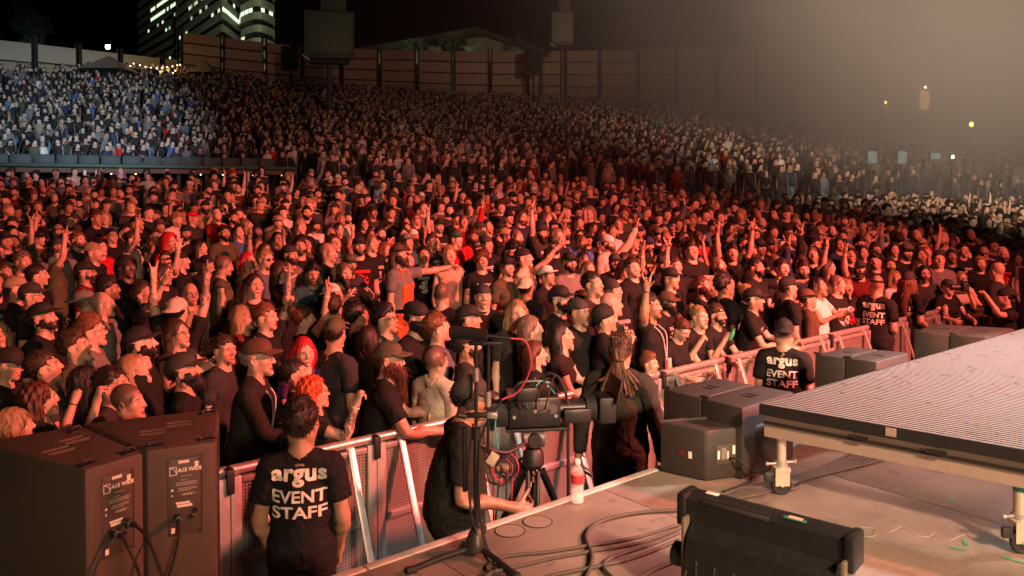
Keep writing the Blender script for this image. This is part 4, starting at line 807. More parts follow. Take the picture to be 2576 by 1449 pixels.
def make_headwear():
    for nm, fld, n in (('short', hair_short(), 2000), ('messy', hair_short(.018, .0042, 1, 2), 2400), ('buzz', hair_short(.004, .0006), 1500), ('quiff', hair_short(.014, .0028, 1, 5), 2200), ('long', hair_long(1.32), 3000), ('longer', hair_long(1.20, .12, 0, .003, 3), 3200),
                       ('under', hair_short(.007, .0014, 0, 3, 1.655), 1200), ('underlong', hair_long(1.32, .1, 0, .002, 0, 1.66), 2600), ('underlonger', hair_long(1.20, .12, 0, .003, 3, 1.66), 2800), ('bob', hair_long(1.45, .1, 0, .0015, 1), 2400), ('wavy', hair_long(1.28, .13, 0, .0055, 6), 3400), ('bun', hair_bun(), 2200), ('curly', hair_curly(), 3400), ('cap', cap_field(), 2200), ('beanie', beanie_field(), 1500), ('hat', hat_field(), 1800),
                       ('beard', beard_field(), 1500), ('bigbeard', beard_field(.05, .016), 1800), ('longbeard', beard_field(.17, .014), 2200), ('hood', hood_field(), 2200)):
        a = lod(*fld, n); b = lod(*a, 420); e = lod(*b, 130); c = lod(*b, 40); HD[nm] = []
        for k, x in enumerate((a, b)):
            if nm not in ('cap', 'beanie', 'hat', 'hood', 'buzz'): x = strands(*x, (420, 110)[k], nm)
            me = raw_mesh(nm, *x); me.materials.append(FELT if nm in ('cap', 'beanie', 'hat', 'hood') else HAIR); HD[nm].append(me)
        for x, g_ in ((c, 1.07), (e, 1.03)): HD[nm].append(((x[0]-np.array((0, .018, 1.668)))*g_+np.array((0, .018, 1.668)), x[1]))
make_headwear()
def wear_mesh(name, mb, m):
    bmesh.ops.recalc_face_normals(mb.bm, faces=mb.bm.faces); me = bpy.data.meshes.new(name); mb.bm.to_mesh(me); mb.bm.free(); me.materials.append(m); me.polygons.foreach_set('use_smooth', [True]*len(me.polygons)); me.set_sharp_from_angle(angle=R(40)); return me
def ring_pts(c, rx, rz, n=16, y=0): return [(c[0]+rx*math.cos(t), c[1]+y, c[2]+rz*math.sin(t)) for t in np.linspace(0, 2*math.pi, n+1)[:-1]]
def glasses_mesh(dark=False):
    m = MB()
    for s in (-1, 1):
        m.tube(ring_pts((s*.033, -.108, 1.630), .021, .0165), .0022, 5, True); m.tube([(s*.055, -.105, 1.636), (s*.072, -.06, 1.637), (s*.079, .01, 1.634)], .002, 5)
        if dark: m.cyl((s*.033, -.107, 1.630), (s*.033, -.1085, 1.630), .019, n=14)
    m.tube([(-.012, -.109, 1.634), (0, -.112, 1.637), (.012, -.109, 1.634)], .002, 5); return m
HD['glasses'] = [wear_mesh('glasses', glasses_mesh(), PLASTIC)]*2; HD['shades'] = [wear_mesh('sunglasses', glasses_mesh(True), PLASTIC)]*2
def headphones_mesh():
    m = MB(); m.tube([(.102*math.sin(t), .01, 1.655+.118*math.cos(t)) for t in np.linspace(-1.75, 1.75, 18)], .012, 8)
    for s in (-1, 1): m.cyl((s*.078, .01, 1.625), (s*.112, .01, 1.625), .042, .036, 18); m.cyl((s*.112, .01, 1.625), (s*.120, .01, 1.625), .030, .026, 16)
    return m
HD['headphones'] = [wear_mesh('headphones', headphones_mesh(), PLASTIC)]*2
def band_mesh():
    m = MB(); m.tube([(.083*math.sin(t), .019+.105*math.cos(t), 1.683+.012*math.cos(t)) for t in np.linspace(0, 2*math.pi, 25)[:-1]], .0105, 6, True); return m
HD['headband'] = [wear_mesh('headband', band_mesh(), FELT)]*2
def locks_mesh(n=44, low=1.30, spread=.125, seed=1, r=.011):
    """dreadlocks gathered at the back and hanging between the shoulders"""
    m = MB(); rr = random.Random(seed)
    for k in range(n):
        a = rr.uniform(-1, 1); x0 = a*.062; z0 = 1.70+rr.uniform(-.04, .045); y0 = .095+.03*(1-abs(a)); zt = rr.uniform(1.56, 1.60); x1 = rr.gauss(0, spread*.55)
        m.tube(curve_pts([(x0, y0-.02, z0), (x0*.45, .148, zt), (x1*.6, .155+rr.uniform(-.012, .012), zt-.10), (x1, .162+rr.uniform(-.02, .02), low+rr.uniform(0, .14))], 4), r*rr.uniform(.6, 1), 5)
    m.tube([(.036*math.cos(t), .148+.022*math.sin(t), 1.585) for t in np.linspace(0, 6.283, 13)[:-1]], .009, 6, True)
    for k in range(24): a = rr.uniform(-2.4, 2.4); m.tube(curve_pts([(.07*math.sin(a)*.7, .02-.05*math.cos(a)*.6, 1.765), (.082*math.sin(a), .05, 1.715), (.035*math.sin(a), .135, 1.60)], 4), .010, 5)
    return m
HD['locks'] = [wear_mesh('dreadlocks', locks_mesh(), HAIR)]*2

HC = {'black': (.008, .007, .007), 'darkbrown': (.016, .010, .007), 'brown': (.034, .020, .012), 'auburn': (.07, .022, .011), 'ginger': (.14, .055, .022), 'blond': (.26, .18, .09), 'ash': (.13, .10, .07), 'grey': (.22, .20, .18), 'red': (.42, .015, .03), 'orange': (.60, .075, .02)}
SK = [(.62, .42, .32), (.56, .36, .26), (.66, .46, .36), (.48, .30, .20), (.34, .20, .13), (.12, .065, .045)]
CC = {'black': (.012, .012, .012), 'charcoal': (.035, .035, .036), 'grey': (.17, .165, .16), 'white': (.70, .68, .65), 'cream': (.55, .47, .38), 'tan': (.32, .24, .15), 'olive': (.085, .085, .05), 'green': (.03, .09, .05), 'teal': (.03, .11, .12), 'navy': (.02, .03, .075), 'blue': (.06, .14, .38), 'red': (.50, .012, .015), 'maroon': (.13, .015, .02), 'brown': (.09, .05, .03), 'denim': (.12, .17, .23), 'orange': (.45, .13, .04), 'purple': (.10, .04, .16), 'pink': (.5, .18, .25), 'sky': (.12, .40, .62)}
PEOPLE = []
def wristband_mesh():
    m = MB(); c = Vector(WRI-D45*.03); x = Vector((SQ, 0, SQ)); m.tube([c+x*(.031*math.cos(t))+Vector((0, .031*math.sin(t), 0)) for t in np.linspace(0, 2*math.pi, 15)[:-1]], .006, 5, True); return wear_mesh('wristband', m, PLASTIC)
BAND = wristband_mesh()
HEADP = np.array((0, -.02, 1.64, 1))
def rest_attr(me, V):
    a = me.attributes.new('rest', 'FLOAT_VECTOR', 'POINT'); a.data.foreach_set('vector', np.asarray(V, np.float32).ravel())
def add_wear(b, name, key, G, lv, col, turn=0):
    me = HD[key][lv]; o = bpy.data.objects.new(name, me); C.objects.link(o); o.parent = b
    M = Matrix([list(map(float, r)) for r in G[BI['head']]])
    if turn: c = Matrix.Translation((0, .015, 1.66)); M = M@c@Matrix.Rotation(turn, 4, 'Z')@c.inverted()
    o.matrix_local = M; o.color = (*col, 1); return o
def person(px=None, py=None, face=60, H=1.75, hair='short', hc='brown', cap=None, capc='black', back=False, shirt='tee', sc='black', pants='black', arms=('down', 'down'), yaw=0, pitch=6, roll=0, lean=0, twist=0, skin=0, beard=None, stub=.0, wear=(), lv=None, w=1, d=1, belly=0, pr=0, ink=(.7, .68, .65), scalp=0, tat=0, label=None, land=None, loc=None, rotz=None, legs=0, larmv=None, rarmv=None, z=0, desc=None, pit=False, bib=False):
    if 'rail' in arms and lean == 0: lean = 10
    if cap in ('cap', 'beanie', 'hat') and hair: hair = {'long': 'underlong', 'wavy': 'underlonger', 'longer': 'underlonger', 'bob': 'underlong', 'buzz': 'buzz'}.get(hair, 'under')
    if hair == 'buzz': hair = None; scalp = .95
    G = pose(arms[0], arms[1], yaw, pitch, roll, lean, twist, legs, larmv=larmv, rarmv=rarmv); s = H/1.75; hp = (G[BI['head']]@HEADP)[:3]*s
    if loc is None:
        rd = ray(px, py); Yd = 2.6; step = .03
        while Yd < 60 and CAM_Z+rd.z/rd.y*Yd > (0 if pit else gz(rd.x/rd.y*Yd, Yd))+hp[2]: Yd += step
        P = Vector((rd.x/rd.y*Yd, Yd, 0)); z = 0 if pit else gz(P.x, P.y); az = math.atan2(P.x, P.y); rotz = R(face)-az; c, q = math.cos(rotz), math.sin(rotz); loc = (P.x-(c*hp[0]-q*hp[1]), P.y-(q*hp[0]+c*hp[1]), z)
        b = (Vector(loc)-B0).dot(Nn)
        if not pit and b < .30 and H > 1.50: return person(px, py, face, H-.02, hair, hc, cap, capc, back, shirt, sc, pants, arms, yaw, pitch, roll, lean, twist, skin, beard, stub, wear, lv, w, d, belly, pr, ink, scalp, tat, label, land, None, None, legs, larmv, rarmv, z, desc, False, bib)
    dist = math.hypot(loc[0], loc[1]); lv = (0 if dist < 6.6 else 1) if lv is None else lv
    T = TP['body'][lv]; fv = [max(-1.6, min(1.6, rnd.gauss(0, .8))) for _ in range(6)]; me = raw_mesh('person', T.posed(G, w, d, belly*.6, fv), T.F); rest_attr(me, T.V); me.materials.append(SKIN)
    b = bpy.data.objects.new('person', me); C.objects.link(b); b.location = loc; b.rotation_euler.z = rotz; b.scale = (s, s, s); b.color = (*SK[skin], 1); b['stubble'] = float(stub); b['scalp'] = float(scalp); b['tattoo'] = float(tat); b['brow'] = [float(k)*.8 for k in HC[hc]]
    b['category'] = 'person'; b['group'] = 'people at the concert'
    for nm, key, col in (('trousers', 'trousers', CC[pants]), ({'tee': 't_shirt', 'ladytee': 't_shirt', 'tank': 'tank_top', 'sweat': 'sweatshirt'}.get(shirt), shirt, CC.get(sc, sc) if isinstance(sc, str) else sc)):
        if key is None: continue
        t = TP[key][lv]; m2 = raw_mesh(nm, t.posed(G, w, d, belly), t.F); rest_attr(m2, t.V); m2.materials.append(CLOTH); o = bpy.data.objects.new(nm, m2); C.objects.link(o); o.parent = b; o.color = (*col, 1)
        if nm != 'trousers': o['print'] = float(pr); o['ink'] = [float(k) for k in ink]; b_sh = o
        else: o['print'] = 0.0; o['ink'] = [0.0, 0.0, 0.0]
    if bib: t = TP['bib'][lv]; m2 = raw_mesh('overall_bib', t.posed(G, w, d, belly), t.F); rest_attr(m2, t.V); m2.materials.append(CLOTH); o = bpy.data.objects.new('overall_bib', m2); C.objects.link(o); o.parent = b; o.color = (*CC[pants], 1); o['print'] = 0.0; o['ink'] = [0.0, 0.0, 0.0]
    if hair: add_wear(b, 'hair', hair, G, lv, HC[hc])
    if beard: add_wear(b, 'beard', beard, G, lv, HC[hc])
    if cap: add_wear(b, {'cap': 'cap', 'beanie': 'knit_cap', 'hat': 'brimmed_hat', 'hood': 'hood', 'headband': 'headband'}[cap], cap, G, lv, CC[capc] if isinstance(capc, str) else capc, math.pi if back else 0)
    for k in wear: add_wear(b, {'shades': 'sunglasses'}.get(k, k), k, G, lv, (.012, .012, .012))
    if lv < 2 and shirt != 'sweat':
        up = [sd for sd, a in (('l', larmv or ARMS[arms[0]]), ('r', rarmv or ARMS[arms[1]])) if a[1][2] > .4 or 'rail' in arms]
        for sd in up[:1]:
            if rnd.random() < .7:
                o = bpy.data.objects.new('wristband', BAND); C.objects.link(o); o.parent = b; o.matrix_local = Matrix([list(map(float, r)) for r in G[BI['fa'+sd]]])@(Matrix.Scale(-1, 4, (1, 0, 0)) if sd == 'r' else Matrix()); o.color = (*rnd.choice(((.75, .72, .66), (.75, .72, .66), (.6, .5, .2), (.05, .05, .05))), 1)
    hx = Vector(loc)+Matrix.Rotation(rotz, 3, 'Z')@Vector(hp); PEOPLE.append(dict(o=b, shirt=b_sh if shirt else None, G=G, s=s, hx=hx, label=label, land=land, desc=desc, px=px_of(hx), lv=lv)); b['label'] = label or ''
    return PEOPLE[-1]
def bone_point(p, bone, rest):
    """where a point of the resting figure is now, in the world"""
    v = p['G'][BI[bone]]@np.array((*rest, 1)); o = p['o']; return Vector(o.location)+Matrix.Rotation(o.rotation_euler.z, 3, 'Z')@(Vector(v[:3])*p['s'])
def print_on(p, name, lines, m, backside=True, width=.30, ztop=1.36, step=None, dz=None):
    """lettering laid onto the cloth, following its folds"""
    sh = p['shirt']; bvh = BVHTree.FromPolygons([v.co for v in sh.data.vertices], [q.vertices for q in sh.data.polygons]); sg = 1 if backside else -1; ch = p['G'][BI['chest']]; RC = Matrix([list(map(float, r[:3])) for r in ch[:3]]); TC = Vector(ch[:3, 3])
    out = bmesh.new(); z = ztop
    for txt, size, bold, space, tw in lines:
        bm = text_mesh(txt, size, bold, 0, 'CENTER', space, .018); xs = [v.co.x for v in bm.verts]; k = tw/(max(xs)-min(xs)); mid = (max(xs)+min(xs))/2; ylo = min(v.co.y for v in bm.verts); ht = max(v.co.y for v in bm.verts)-ylo
        mp = {}
        for v in bm.verts:
            q = RC@Vector(((v.co.x-mid)*k*(-1 if backside else 1), sg*.45, z-ht+(v.co.y-ylo)))+TC
            hit = bvh.ray_cast(q, RC@Vector((0, -sg, 0)), .6); co = hit[0]+RC@Vector((0, sg*.003, 0)) if hit[0] else q-RC@Vector((0, sg*.33, 0)); mp[v] = out.verts.new(co)
        for f in bm.faces:
            try: out.faces.new([mp[v] for v in f.verts])
            except ValueError: pass
        bm.free(); z -= ht+.018
    me = bpy.data.meshes.new(name); out.to_mesh(me); out.free(); me.materials.append(m); o = bpy.data.objects.new(name, me); C.objects.link(o); o.parent = sh; return o
# ---------------------------------------------------------------- staff and camera crew in the pit
INK = mat('reflective_print', (.86, .80, .70), .45, var=.08); TEAL_INK = mat('teal_print', (.10, .55, .42), .6); PALE_INK = mat('pale_print', (.72, .70, .66), .6); RED_INK = mat('red_print', (.6, .03, .03), .6)
STAFF = [('argus', .120, .0045, 1.06, .27), ('EVENT', .088, .0022, 1.0, .27), ('STAFF', .088, .0022, 1.0, .27)]
def staff_print(p, z=1.42, wd=.27): print_on(p, 'staff_lettering', [(t, s, b, sp, wd) for t, s, b, sp, _ in STAFF], INK, True, ztop=z)
a1 = person(765, 1062, 172, 1.74, 'quiff', 'darkbrown', sc='black', arms=('front', 'front'), yaw=-18, pitch=2, skin=3, w=.98, larmv=((.20, .05, -1), (-.12, -.50, -.85), 'relax'), rarmv=((.20, .05, -1), (-.12, -.50, -.85), 'relax'), pit=True, label='security guard in black EVENT STAFF shirt, dark quiff, beside the loudspeakers', land='the nearest staff guard'); staff_print(a1, 1.415, .29)
a2 = person(1972, 834, 172, 1.72, 'buzz', 'darkbrown', 'cap', 'black', True, sc='black', arms=('front', 'front'), yaw=8, pitch=2, skin=1, w=1.05, d=1.05, belly=.3, pit=True, label='staff guard in backward black cap standing just left of the ribbed platform', land='the staff guard by the platform'); staff_print(a2)
a3 = person(2207, 716, 158, 1.80, None, 'brown', 'headband', 'black', sc='black', arms=('front', 'front'), yaw=14, pitch=0, skin=1, w=1.04, d=1.06, belly=.4, beard='bigbeard', scalp=.6, pit=True, label='big balding staff guard with black headband at the far barricade', land='the balding staff guard'); staff_print(a3)
a4 = person(2287, 706, 140, 1.76, 'longer', 'ginger', 'cap', 'charcoal', sc='black', arms=('front', 'front'), yaw=20, pitch=0, w=1.05, pit=True, label='staff guard with long ginger hair and dark cap', land='the long haired guard'); staff_print(a4)
cm = person(1190, 1000, 96, 1.74, 'short', 'black', 'cap', 'charcoal', sc=(.014, .015, .011), pants='black', arms=('front', 'front'), yaw=5, pitch=-6, skin=4, wear=('headphones',), w=1.14, d=1.12, belly=.6, lean=13, rarmv=((.18, -.15, -1), (-.10, -.95, -.05), 'hold'), larmv=((.15, -.3, -1), (-.1, -.9, .15), 'hold'), pit=True, label='camera operator in black cap and headphones standing behind the big camera', land='the camera operator')
dl = person(1560, 880, 168, 1.80, None, 'brown', sc=(.028, .027, .020), shirt='sweat', arms=('down', 'down'), yaw=10, pitch=-4, skin=3, wear=(), w=1.10, larmv=((.28, .05, -1), (.10, -.25, -1), 'relax'), rarmv=((.28, .05, -1), (.10, -.25, -1), 'relax'), pit=True, label='person with tied back dreadlocks in a dark sweatshirt, seen from behind', land='the dreadlocked person'); add_wear(dl['o'], 'dreadlocks', 'locks', dl['G'], 0, (.075, .036, .020)); add_wear(dl['o'], 'hair', 'short', dl['G'], 0, (.045, .022, .012)); dl['o']['scalp'] = 1.0
ph = person(2505, 682, 250, 1.85, None, 'black', sc='charcoal', arms=('front', 'front'), yaw=-30, pitch=-4, skin=2, wear=('glasses',), w=1.1, pit=True, label='bald man in glasses and dark shirt in the pit, far right', land='the bald pit photographer')
ph2 = person(2522, 748, 300, 1.62, 'short', 'black', 'cap', 'black', True, sc='black', arms=('phone', 'phone'), yaw=-20, pitch=-4, skin=1, w=1.0, pit=True, label='crouching photographer raising a camera at the right edge', land='the crouching photographer')
# ---------------------------------------------------------------- people one can recognise in the audience: picture position, facing, looks
P = person
gl = P(655, 898, 78, 1.80, 'short', 'grey', 'cap', 'brown', shirt='sweat', sc=(.020, .019, .016), arms=('rail', 'rail'), yaw=-4, pitch=2, skin=2, wear=('glasses',), w=.96, d=.95, stub=.2, label='thin man in glasses, brown cap and black jacket leaning on the barricade', land='the thin man in glasses')
lb = P(985, 905, 92, 1.76, 'longer', 'auburn', 'cap', 'olive', sc='black', arms=('rail', 'rail'), yaw=-10, pitch=2, beard='longbeard', wear=('glasses',), w=1.1, d=1.08, belly=.5, pr=1, ink=(.15, .5, .42), label='man with very long ginger beard, cap and glasses resting arms on the rail', land='the long bearded man')
oh = P(797, 985, 82, 1.62, 'wavy', 'orange', shirt='ladytee', sc='black', arms=('front', 'fist'), yaw=6, pitch=8, skin=2, tat=1, wear=('glasses',), rarmv=((.25, -.75, -.15), (-.05, -.35, 1), 'fist'), label='woman with bright orange hair raising a tattooed fist at the barricade', land='the orange haired woman')
rh = P(766, 886, 30, 1.64, 'bob', 'red', shirt='ladytee', sc='purple', arms=('down', 'down'), yaw=-10, pitch=0, skin=2, label='woman with scarlet bobbed hair looking towards the camera', land='the scarlet haired woman')
P(748, 938, 84, 1.60, 'bun', 'darkbrown', shirt='ladytee', sc='black', pitch=12, skin=0, label='woman with dark hair in an updo looking up past the thin man in glasses')
P(118, 922, 76, 1.72, 'short', 'brown', sc='charcoal', pitch=16, yaw=6, skin=1, stub=.7, arms=('down', 'face'), label='man with short brown hair and stubble gazing up, near left edge', land='the stubbled man at left')
P(28, 918, 66, 1.70, 'short', 'black', 'cap', 'black', sc='black', pitch=-8, skin=1, label='young man in a black cap looking down at the left edge')
P(194, 868, 64, 1.74, 'messy', 'brown', sc='olive', shirt='sweat', pitch=14, yaw=8, skin=0, arms=('reach', 'front'), larmv=((.3, -.6, -.5), (.05, -1, .25), 'open'), label='young man with brown fringe in an olive jacket looking up', land='the young man in olive')
P(236, 832, 80, 1.78, 'quiff', 'ginger', sc='grey', pitch=6, skin=2, wear=('glasses',), label='man in glasses with ginger brushed up hair and a grey shirt')
P(358, 862, 82, 1.78, 'short', 'black', 'cap', 'black', sc='black', pitch=14, skin=2, beard='beard', label='smiling bearded man in a large plain black cap, profile to the right', land='the man in the large black cap')
P(342, 926, 70, 1.62, 'longer', 'blond', shirt='ladytee', sc='black', pitch=24, roll=6, skin=2, label='blonde woman with head tilted back, eyes closed', land='the blonde woman')
P(112, 797, 60, 1.80, 'short', 'darkbrown', 'cap', 'black', sc='black', pitch=14, beard='beard', skin=1, w=1.15, belly=.6, label='heavy bearded man in a black and white cap looking up', land='the heavy bearded man')
P(222, 958, 120, 1.60, 'longer', 'black', sc='black', pitch=4, skin=2, label='person with long black hair streaked blond, seen from behind')
P(290, 965, 70, 1.70, 'short', 'darkbrown', sc='charcoal', pitch=8, skin=1, label='man with receding dark hair just above the loudspeaker top, left of a peeking man')
P(330, 1010, 62, 1.66, 'buzz', 'darkbrown', sc='black', pitch=6, skin=1, label='man peeking over the nearest loudspeaker, only his forehead and eyes visible')
P(108, 1004, 92, 1.62, 'wavy', 'auburn', shirt='ladytee', sc='black', arms=('front', 'fist'), pitch=10, skin=0, rarmv=((.3, -.75, -.05), (.05, -.25, 1), 'fist'), label='woman with curly auburn hair holding up a fist by the left loudspeaker', land='the curly auburn haired woman')
P(45, 1072, 110, 1.58, 'longer', 'blond', shirt='ladytee', sc='grey', pitch=6, skin=2, label='woman with streaked blond hair at lower left behind the loudspeaker')
P(468, 930, 84, 1.72, 'short', 'black', 'cap', 'charcoal', sc='black', pitch=12, beard='bigbeard', skin=1, label='man with thick black beard and dark cap in profile, left of the thin man', land='the black bearded man')
P(845, 838, 130, 1.76, 'short', 'darkbrown', 'cap', 'olive', False, sc='charcoal', pitch=-4, yaw=30, skin=1, w=1.1, label='man in an olive baseball cap seen from behind', land='the man in the olive cap')
P(838, 770, 168, 1.78, 'short', 'brown', sc='black', skin=1, label='short haired man in black seen from behind, above the olive cap')
arm2 = P(452, 782, 150, 1.76, 'short', 'black', 'cap', 'cream', True, sc='black', arms=('upstraight', 'upstraight'), pitch=6, skin=2, tat=1, larmv=((.35, -.15, .95), (.02, -.05, 1), 'horns'), rarmv=((.18, -.2, .95), (.05, -.12, 1), 'point'), label='person in black with both tattooed arms stretched straight up', land='the person with both tattooed arms up')
P(568, 668, 92, 1.80, 'buzz', 'brown', shirt='tank', sc='olive', pitch=-10, skin=1, label='man with shaved head in an olive tank top looking down to the right')
P(617, 797, 66, 1.64, 'longer', 'blond', shirt='ladytee', sc='maroon', pitch=6, skin=2, label='woman with very long straight fair hair turned to the right', land='the woman with long fair hair')
P(673, 797, 60, 1.74, 'short', 'ginger', sc='black', arms=('wave', 'down'), pitch=4, skin=2, tat=1, larmv=((.35, -.25, .9), (-.05, -.1, 1), 'horns'), label='ginger haired man raising one tattooed arm with a horns sign', land='the ginger man with raised arm')
P(770, 800, 100, 1.66, 'bun', 'auburn', shirt='ladytee', sc='black', arms=('down', 'up'), pitch=4, skin=0, rarmv=((.15, -.55, .8), (.04, -.12, 1), 'horns'), label='person with auburn hair tied up, pale arm raised high in a horns sign', land='the pale raised arm')
rhd = P(430, 608, 40, 1.76, None, 'black', 'hood', 'red', shirt='sweat', sc='red', pitch=0, skin=1, label='person in a bright red hooded sweatshirt with the hood up', land='the red hooded person')
P(486, 548, 60, 1.74, 'short', 'black', 'cap', 'red', sc='charcoal', skin=1, label='person in a red and white cap right of the red hooded person')
P(517, 520, 20, 1.82, 'short', 'black', 'cap', 'black', sc='tan', beard='bigbeard', skin=1, w=1.12, belly=.5, label='burly bearded man in a black cap and tan T-shirt', land='the burly man in tan')
P(671, 652, 40, 1.78, 'short', 'blond', None, sc='denim', shirt='tank', pitch=4, skin=2, wear=('shades',), label='young man in a denim vest with dark sunglasses', land='the man in the denim vest')
P(829, 634, 56, 1.82, None, 'grey', sc=(.03, .05, .03), arms=('cross', 'cross'), pitch=4, skin=0, scalp=.4, belly=.5, label='older man in a dark green polo shirt with folded arms', land='the older man in green')
P(788, 689, 10, 1.76, 'messy', 'black', sc='teal', shirt='sweat', pitch=-6, skin=3, stub=.8, arms=('cross', 'cross'), label='dark haired man in a teal top with folded arms, smiling', land='the man in teal')
P(712, 682, 78, 1.72, 'bob', 'brown', 'headband', 'black', sc='black', pr=1, ink=(.7, .03, .03), pitch=0, skin=2, label='young man with black headband and red print on his chest', land='the man with the headband')
P(733, 640, 40, 1.78, 'short', 'brown', 'cap', 'charcoal', True, sc='grey', beard='beard', skin=1, arms=('cross', 'face'), label='bearded man in a backward cap and grey shirt pointing with folded arms')
P(627, 655, 50, 1.62, 'long', 'red', shirt='ladytee', sc='charcoal', arms=('face', 'down'), skin=2, label='woman with dyed red hair holding a hand near her mouth')
P(322, 672, 30, 1.78, 'buzz', 'black', 'hood', 'black', shirt='sweat', sc='black', skin=5, wear=('headphones',), label='man in a dark hood and headphones left of the raised tattooed arms', land='the man in headphones')
P(219, 684, 74, 1.76, 'short', 'black', 'cap', 'black', sc='maroon', beard='beard', skin=3, wear=('glasses',), label='bearded man in glasses, black cap and maroon shirt')
P(278, 726, 84, 1.74, 'messy', 'black', sc='black', skin=4, stub=.8, label='dark haired moustached man in profile near the bald man', land='the moustached man')
P(364, 738, 60, 1.74, 'quiff', 'brown', sc='black', arms=('down', 'point'), pitch=22, skin=0, label='man shouting upward with one finger raised', land='the shouting man')
P(264, 764, 70, 1.74, None, 'black', sc='grey', skin=0, scalp=.25, label='bald man in a grey shirt, head bowed slightly', land='the bald man in grey')
P(224, 762, 72, 1.72, 'buzz', 'brown', 'cap', 'grey', True, sc='charcoal', skin=0, label='man in a backward grey cap just left of a bald man')
P(99, 692, 80, 1.76, 'short', 'darkbrown', sc='black', skin=0, label='man with shaved sides in profile left of the moustached man')
P(46, 726, 80, 1.76, 'short', 'black', 'cap', 'tan', sc='black', skin=1, label='man in a tan baseball cap near the left edge', land='the man in the tan cap')
P(84, 742, 70, 1.74, 'short', 'darkbrown', 'cap', 'charcoal', sc='black', skin=0, wear=('glasses',), label='man in glasses and a charcoal mesh cap, left side')
P(137, 648, 76, 1.76, 'short', 'brown', sc='olive', arms=('down', 'point'), skin=0, pitch=12, rarmv=((.12, -.5, .8), (.02, -.12, 1), 'point'), label='young man in olive pointing one straight arm to the sky', land='the man pointing skyward')
P(240, 634, 60, 1.78, 'short', 'brown', 'cap', 'tan', True, sc='black', skin=2, stub=.5, label='young man in a backward tan cap looking right')
P(336, 600, 70, 1.74, 'short', 'brown', shirt='tank', sc='cream', skin=0, arms=('down', 'up'), pitch=6, rarmv=((.3, -.5, .7), (.0, -.1, 1), 'point'), label='man in a pale tank top with a moustache and one arm up')
P(459, 655, 70, 1.72, 'short', 'black', 'cap', 'black', True, sc='black', skin=2, pitch=6, arms=('down', 'wave'), label='young man in a backward black cap raising an open hand')
P(199, 603, 40, 1.80, 'short', 'ginger', sc='charcoal', beard='beard', skin=2, w=1.1, label='red bearded man with short ginger hair, upper left of the floor')
P(507, 622, 60, 1.66, 'longer', 'black', shirt='ladytee', sc='black', skin=2, label='woman with long straight black hair in black, centre left', land='the black haired woman in black')
P(565, 586, 30, 1.78, 'short', 'black', sc='olive', beard='beard', skin=3, w=1.08, label='bearded man with short black hair in an olive T-shirt')
# the clearing in the middle of the floor
ov = P(1005, 640, 60, 1.84, 'long', 'brown', 'cap', 'brown', sc=(.16, .17, .17), pants='orange', bib=True, beard='bigbeard', arms=('side', 'down'), pitch=14, yaw=-10, skin=0, larmv=((.6, -.75, .05), (.75, -.6, .12), 'relax'), label='bearded man in rust orange overalls and grey shirt with an arm outstretched', land='the man in orange overalls')
P(1066, 640, 12, 1.70, 'short', 'black', sc='black', pants='denim', skin=3, pr=1, ink=(.6, .62, .6), label='person in jeans and a black T-shirt with a large pale print', land='the person in jeans')
P(1131, 640, 24, 1.76, 'short', 'blond', shirt='tank', sc=(.50, .32, .24), skin=2, stub=.4, label='man with his shirt hanging open over a bare chest', land='the bare chested man')
P(1213, 655, 20, 1.68, 'curly', 'auburn', shirt='ladytee', sc='black', pr=1, skin=1, w=1.05, label='person with curly red brown hair and a black shirt with white print', land='the curly haired person')
P(904, 618, 14, 1.84, 'short', 'brown', 'cap', 'black', sc='black', pr=1, ink=(.7, .04, .04), beard='beard', skin=0, w=1.08, label='bearded man in cap, black T-shirt with red and white print')
P(936, 610, 40, 1.84, 'buzz', 'brown', sc='black', skin=0, pr=.8, label='tall man with cropped hair and open mouth in a black T-shirt')
P(1290, 632, 30, 1.78, 'messy', 'black', sc='black', beard='beard', pitch=-22, skin=1, arms=('face', 'face'), label='dark bearded man with head bowed and hands together', land='the man with bowed head')
P(1322, 648, 70, 1.76, 'short', 'black', 'cap', 'black', True, shirt='tank', sc='cream', arms=('point', 'down'), pitch=10, skin=2, larmv=((.10, -.8, .62), (.0, -.6, .8), 'point'), label='man in a sleeveless top pointing far up to the right', land='the man pointing far up')
P(1397, 615, 20, 1.80, 'short', 'black', 'cap', 'olive', sc='black', beard='beard', skin=3, arms=('front', 'front'), label='bearded man in a green cap tapping his phone')
P(1434, 660, 30, 1.78, 'short', 'black', 'cap', 'black', sc='grey', beard='beard', skin=3, label='bearded man in a black cap and grey T-shirt, middle of the floor', land='the bearded man in grey')
P(1325, 722, 160, 1.66, 'short', 'black', 'cap', 'cream', True, sc='black', skin=4, label='person in a cream baseball cap, back turned', land='the cream cap')
P(1056, 800, 58, 1.84, 'short', 'darkbrown', 'cap', 'black', True, sc='black', beard='bigbeard', skin=0, w=1.2, d=1.15, belly=.5, pitch=-2, label='broad man with full beard, backward cap and teal lettering on his shirt', land='the broad bearded man')
P(1113, 738, 165, 1.76, 'buzz', 'brown', sc='black', skin=0, label='man with shaved hair seen from behind in front of the bare chested man')
P(1216, 745, 10, 1.72, 'short', 'darkbrown', 'cap', 'charcoal', True, sc='black', skin=0, arms=('down', 'face'), label='young man in a backward cap facing the camera, hand at chest')
P(1302, 790, 16, 1.74, 'longer', 'blond', sc='charcoal', skin=2, label='man with long centre parted blond hair facing the camera', land='the long haired blond man')
P(1413, 752, 58, 1.80, 'short', 'black', 'cap', 'black', sc='black', beard='beard', wear=('glasses',), skin=0, label='bearded man in glasses and black cap looking right, chin up', land='the bearded man in glasses')
P(1461, 785, 50, 1.74, 'messy', 'black', 'cap', 'charcoal', True, sc='black', skin=1, stub=.5, label='young man in a backward cap with dark fringe turning round')
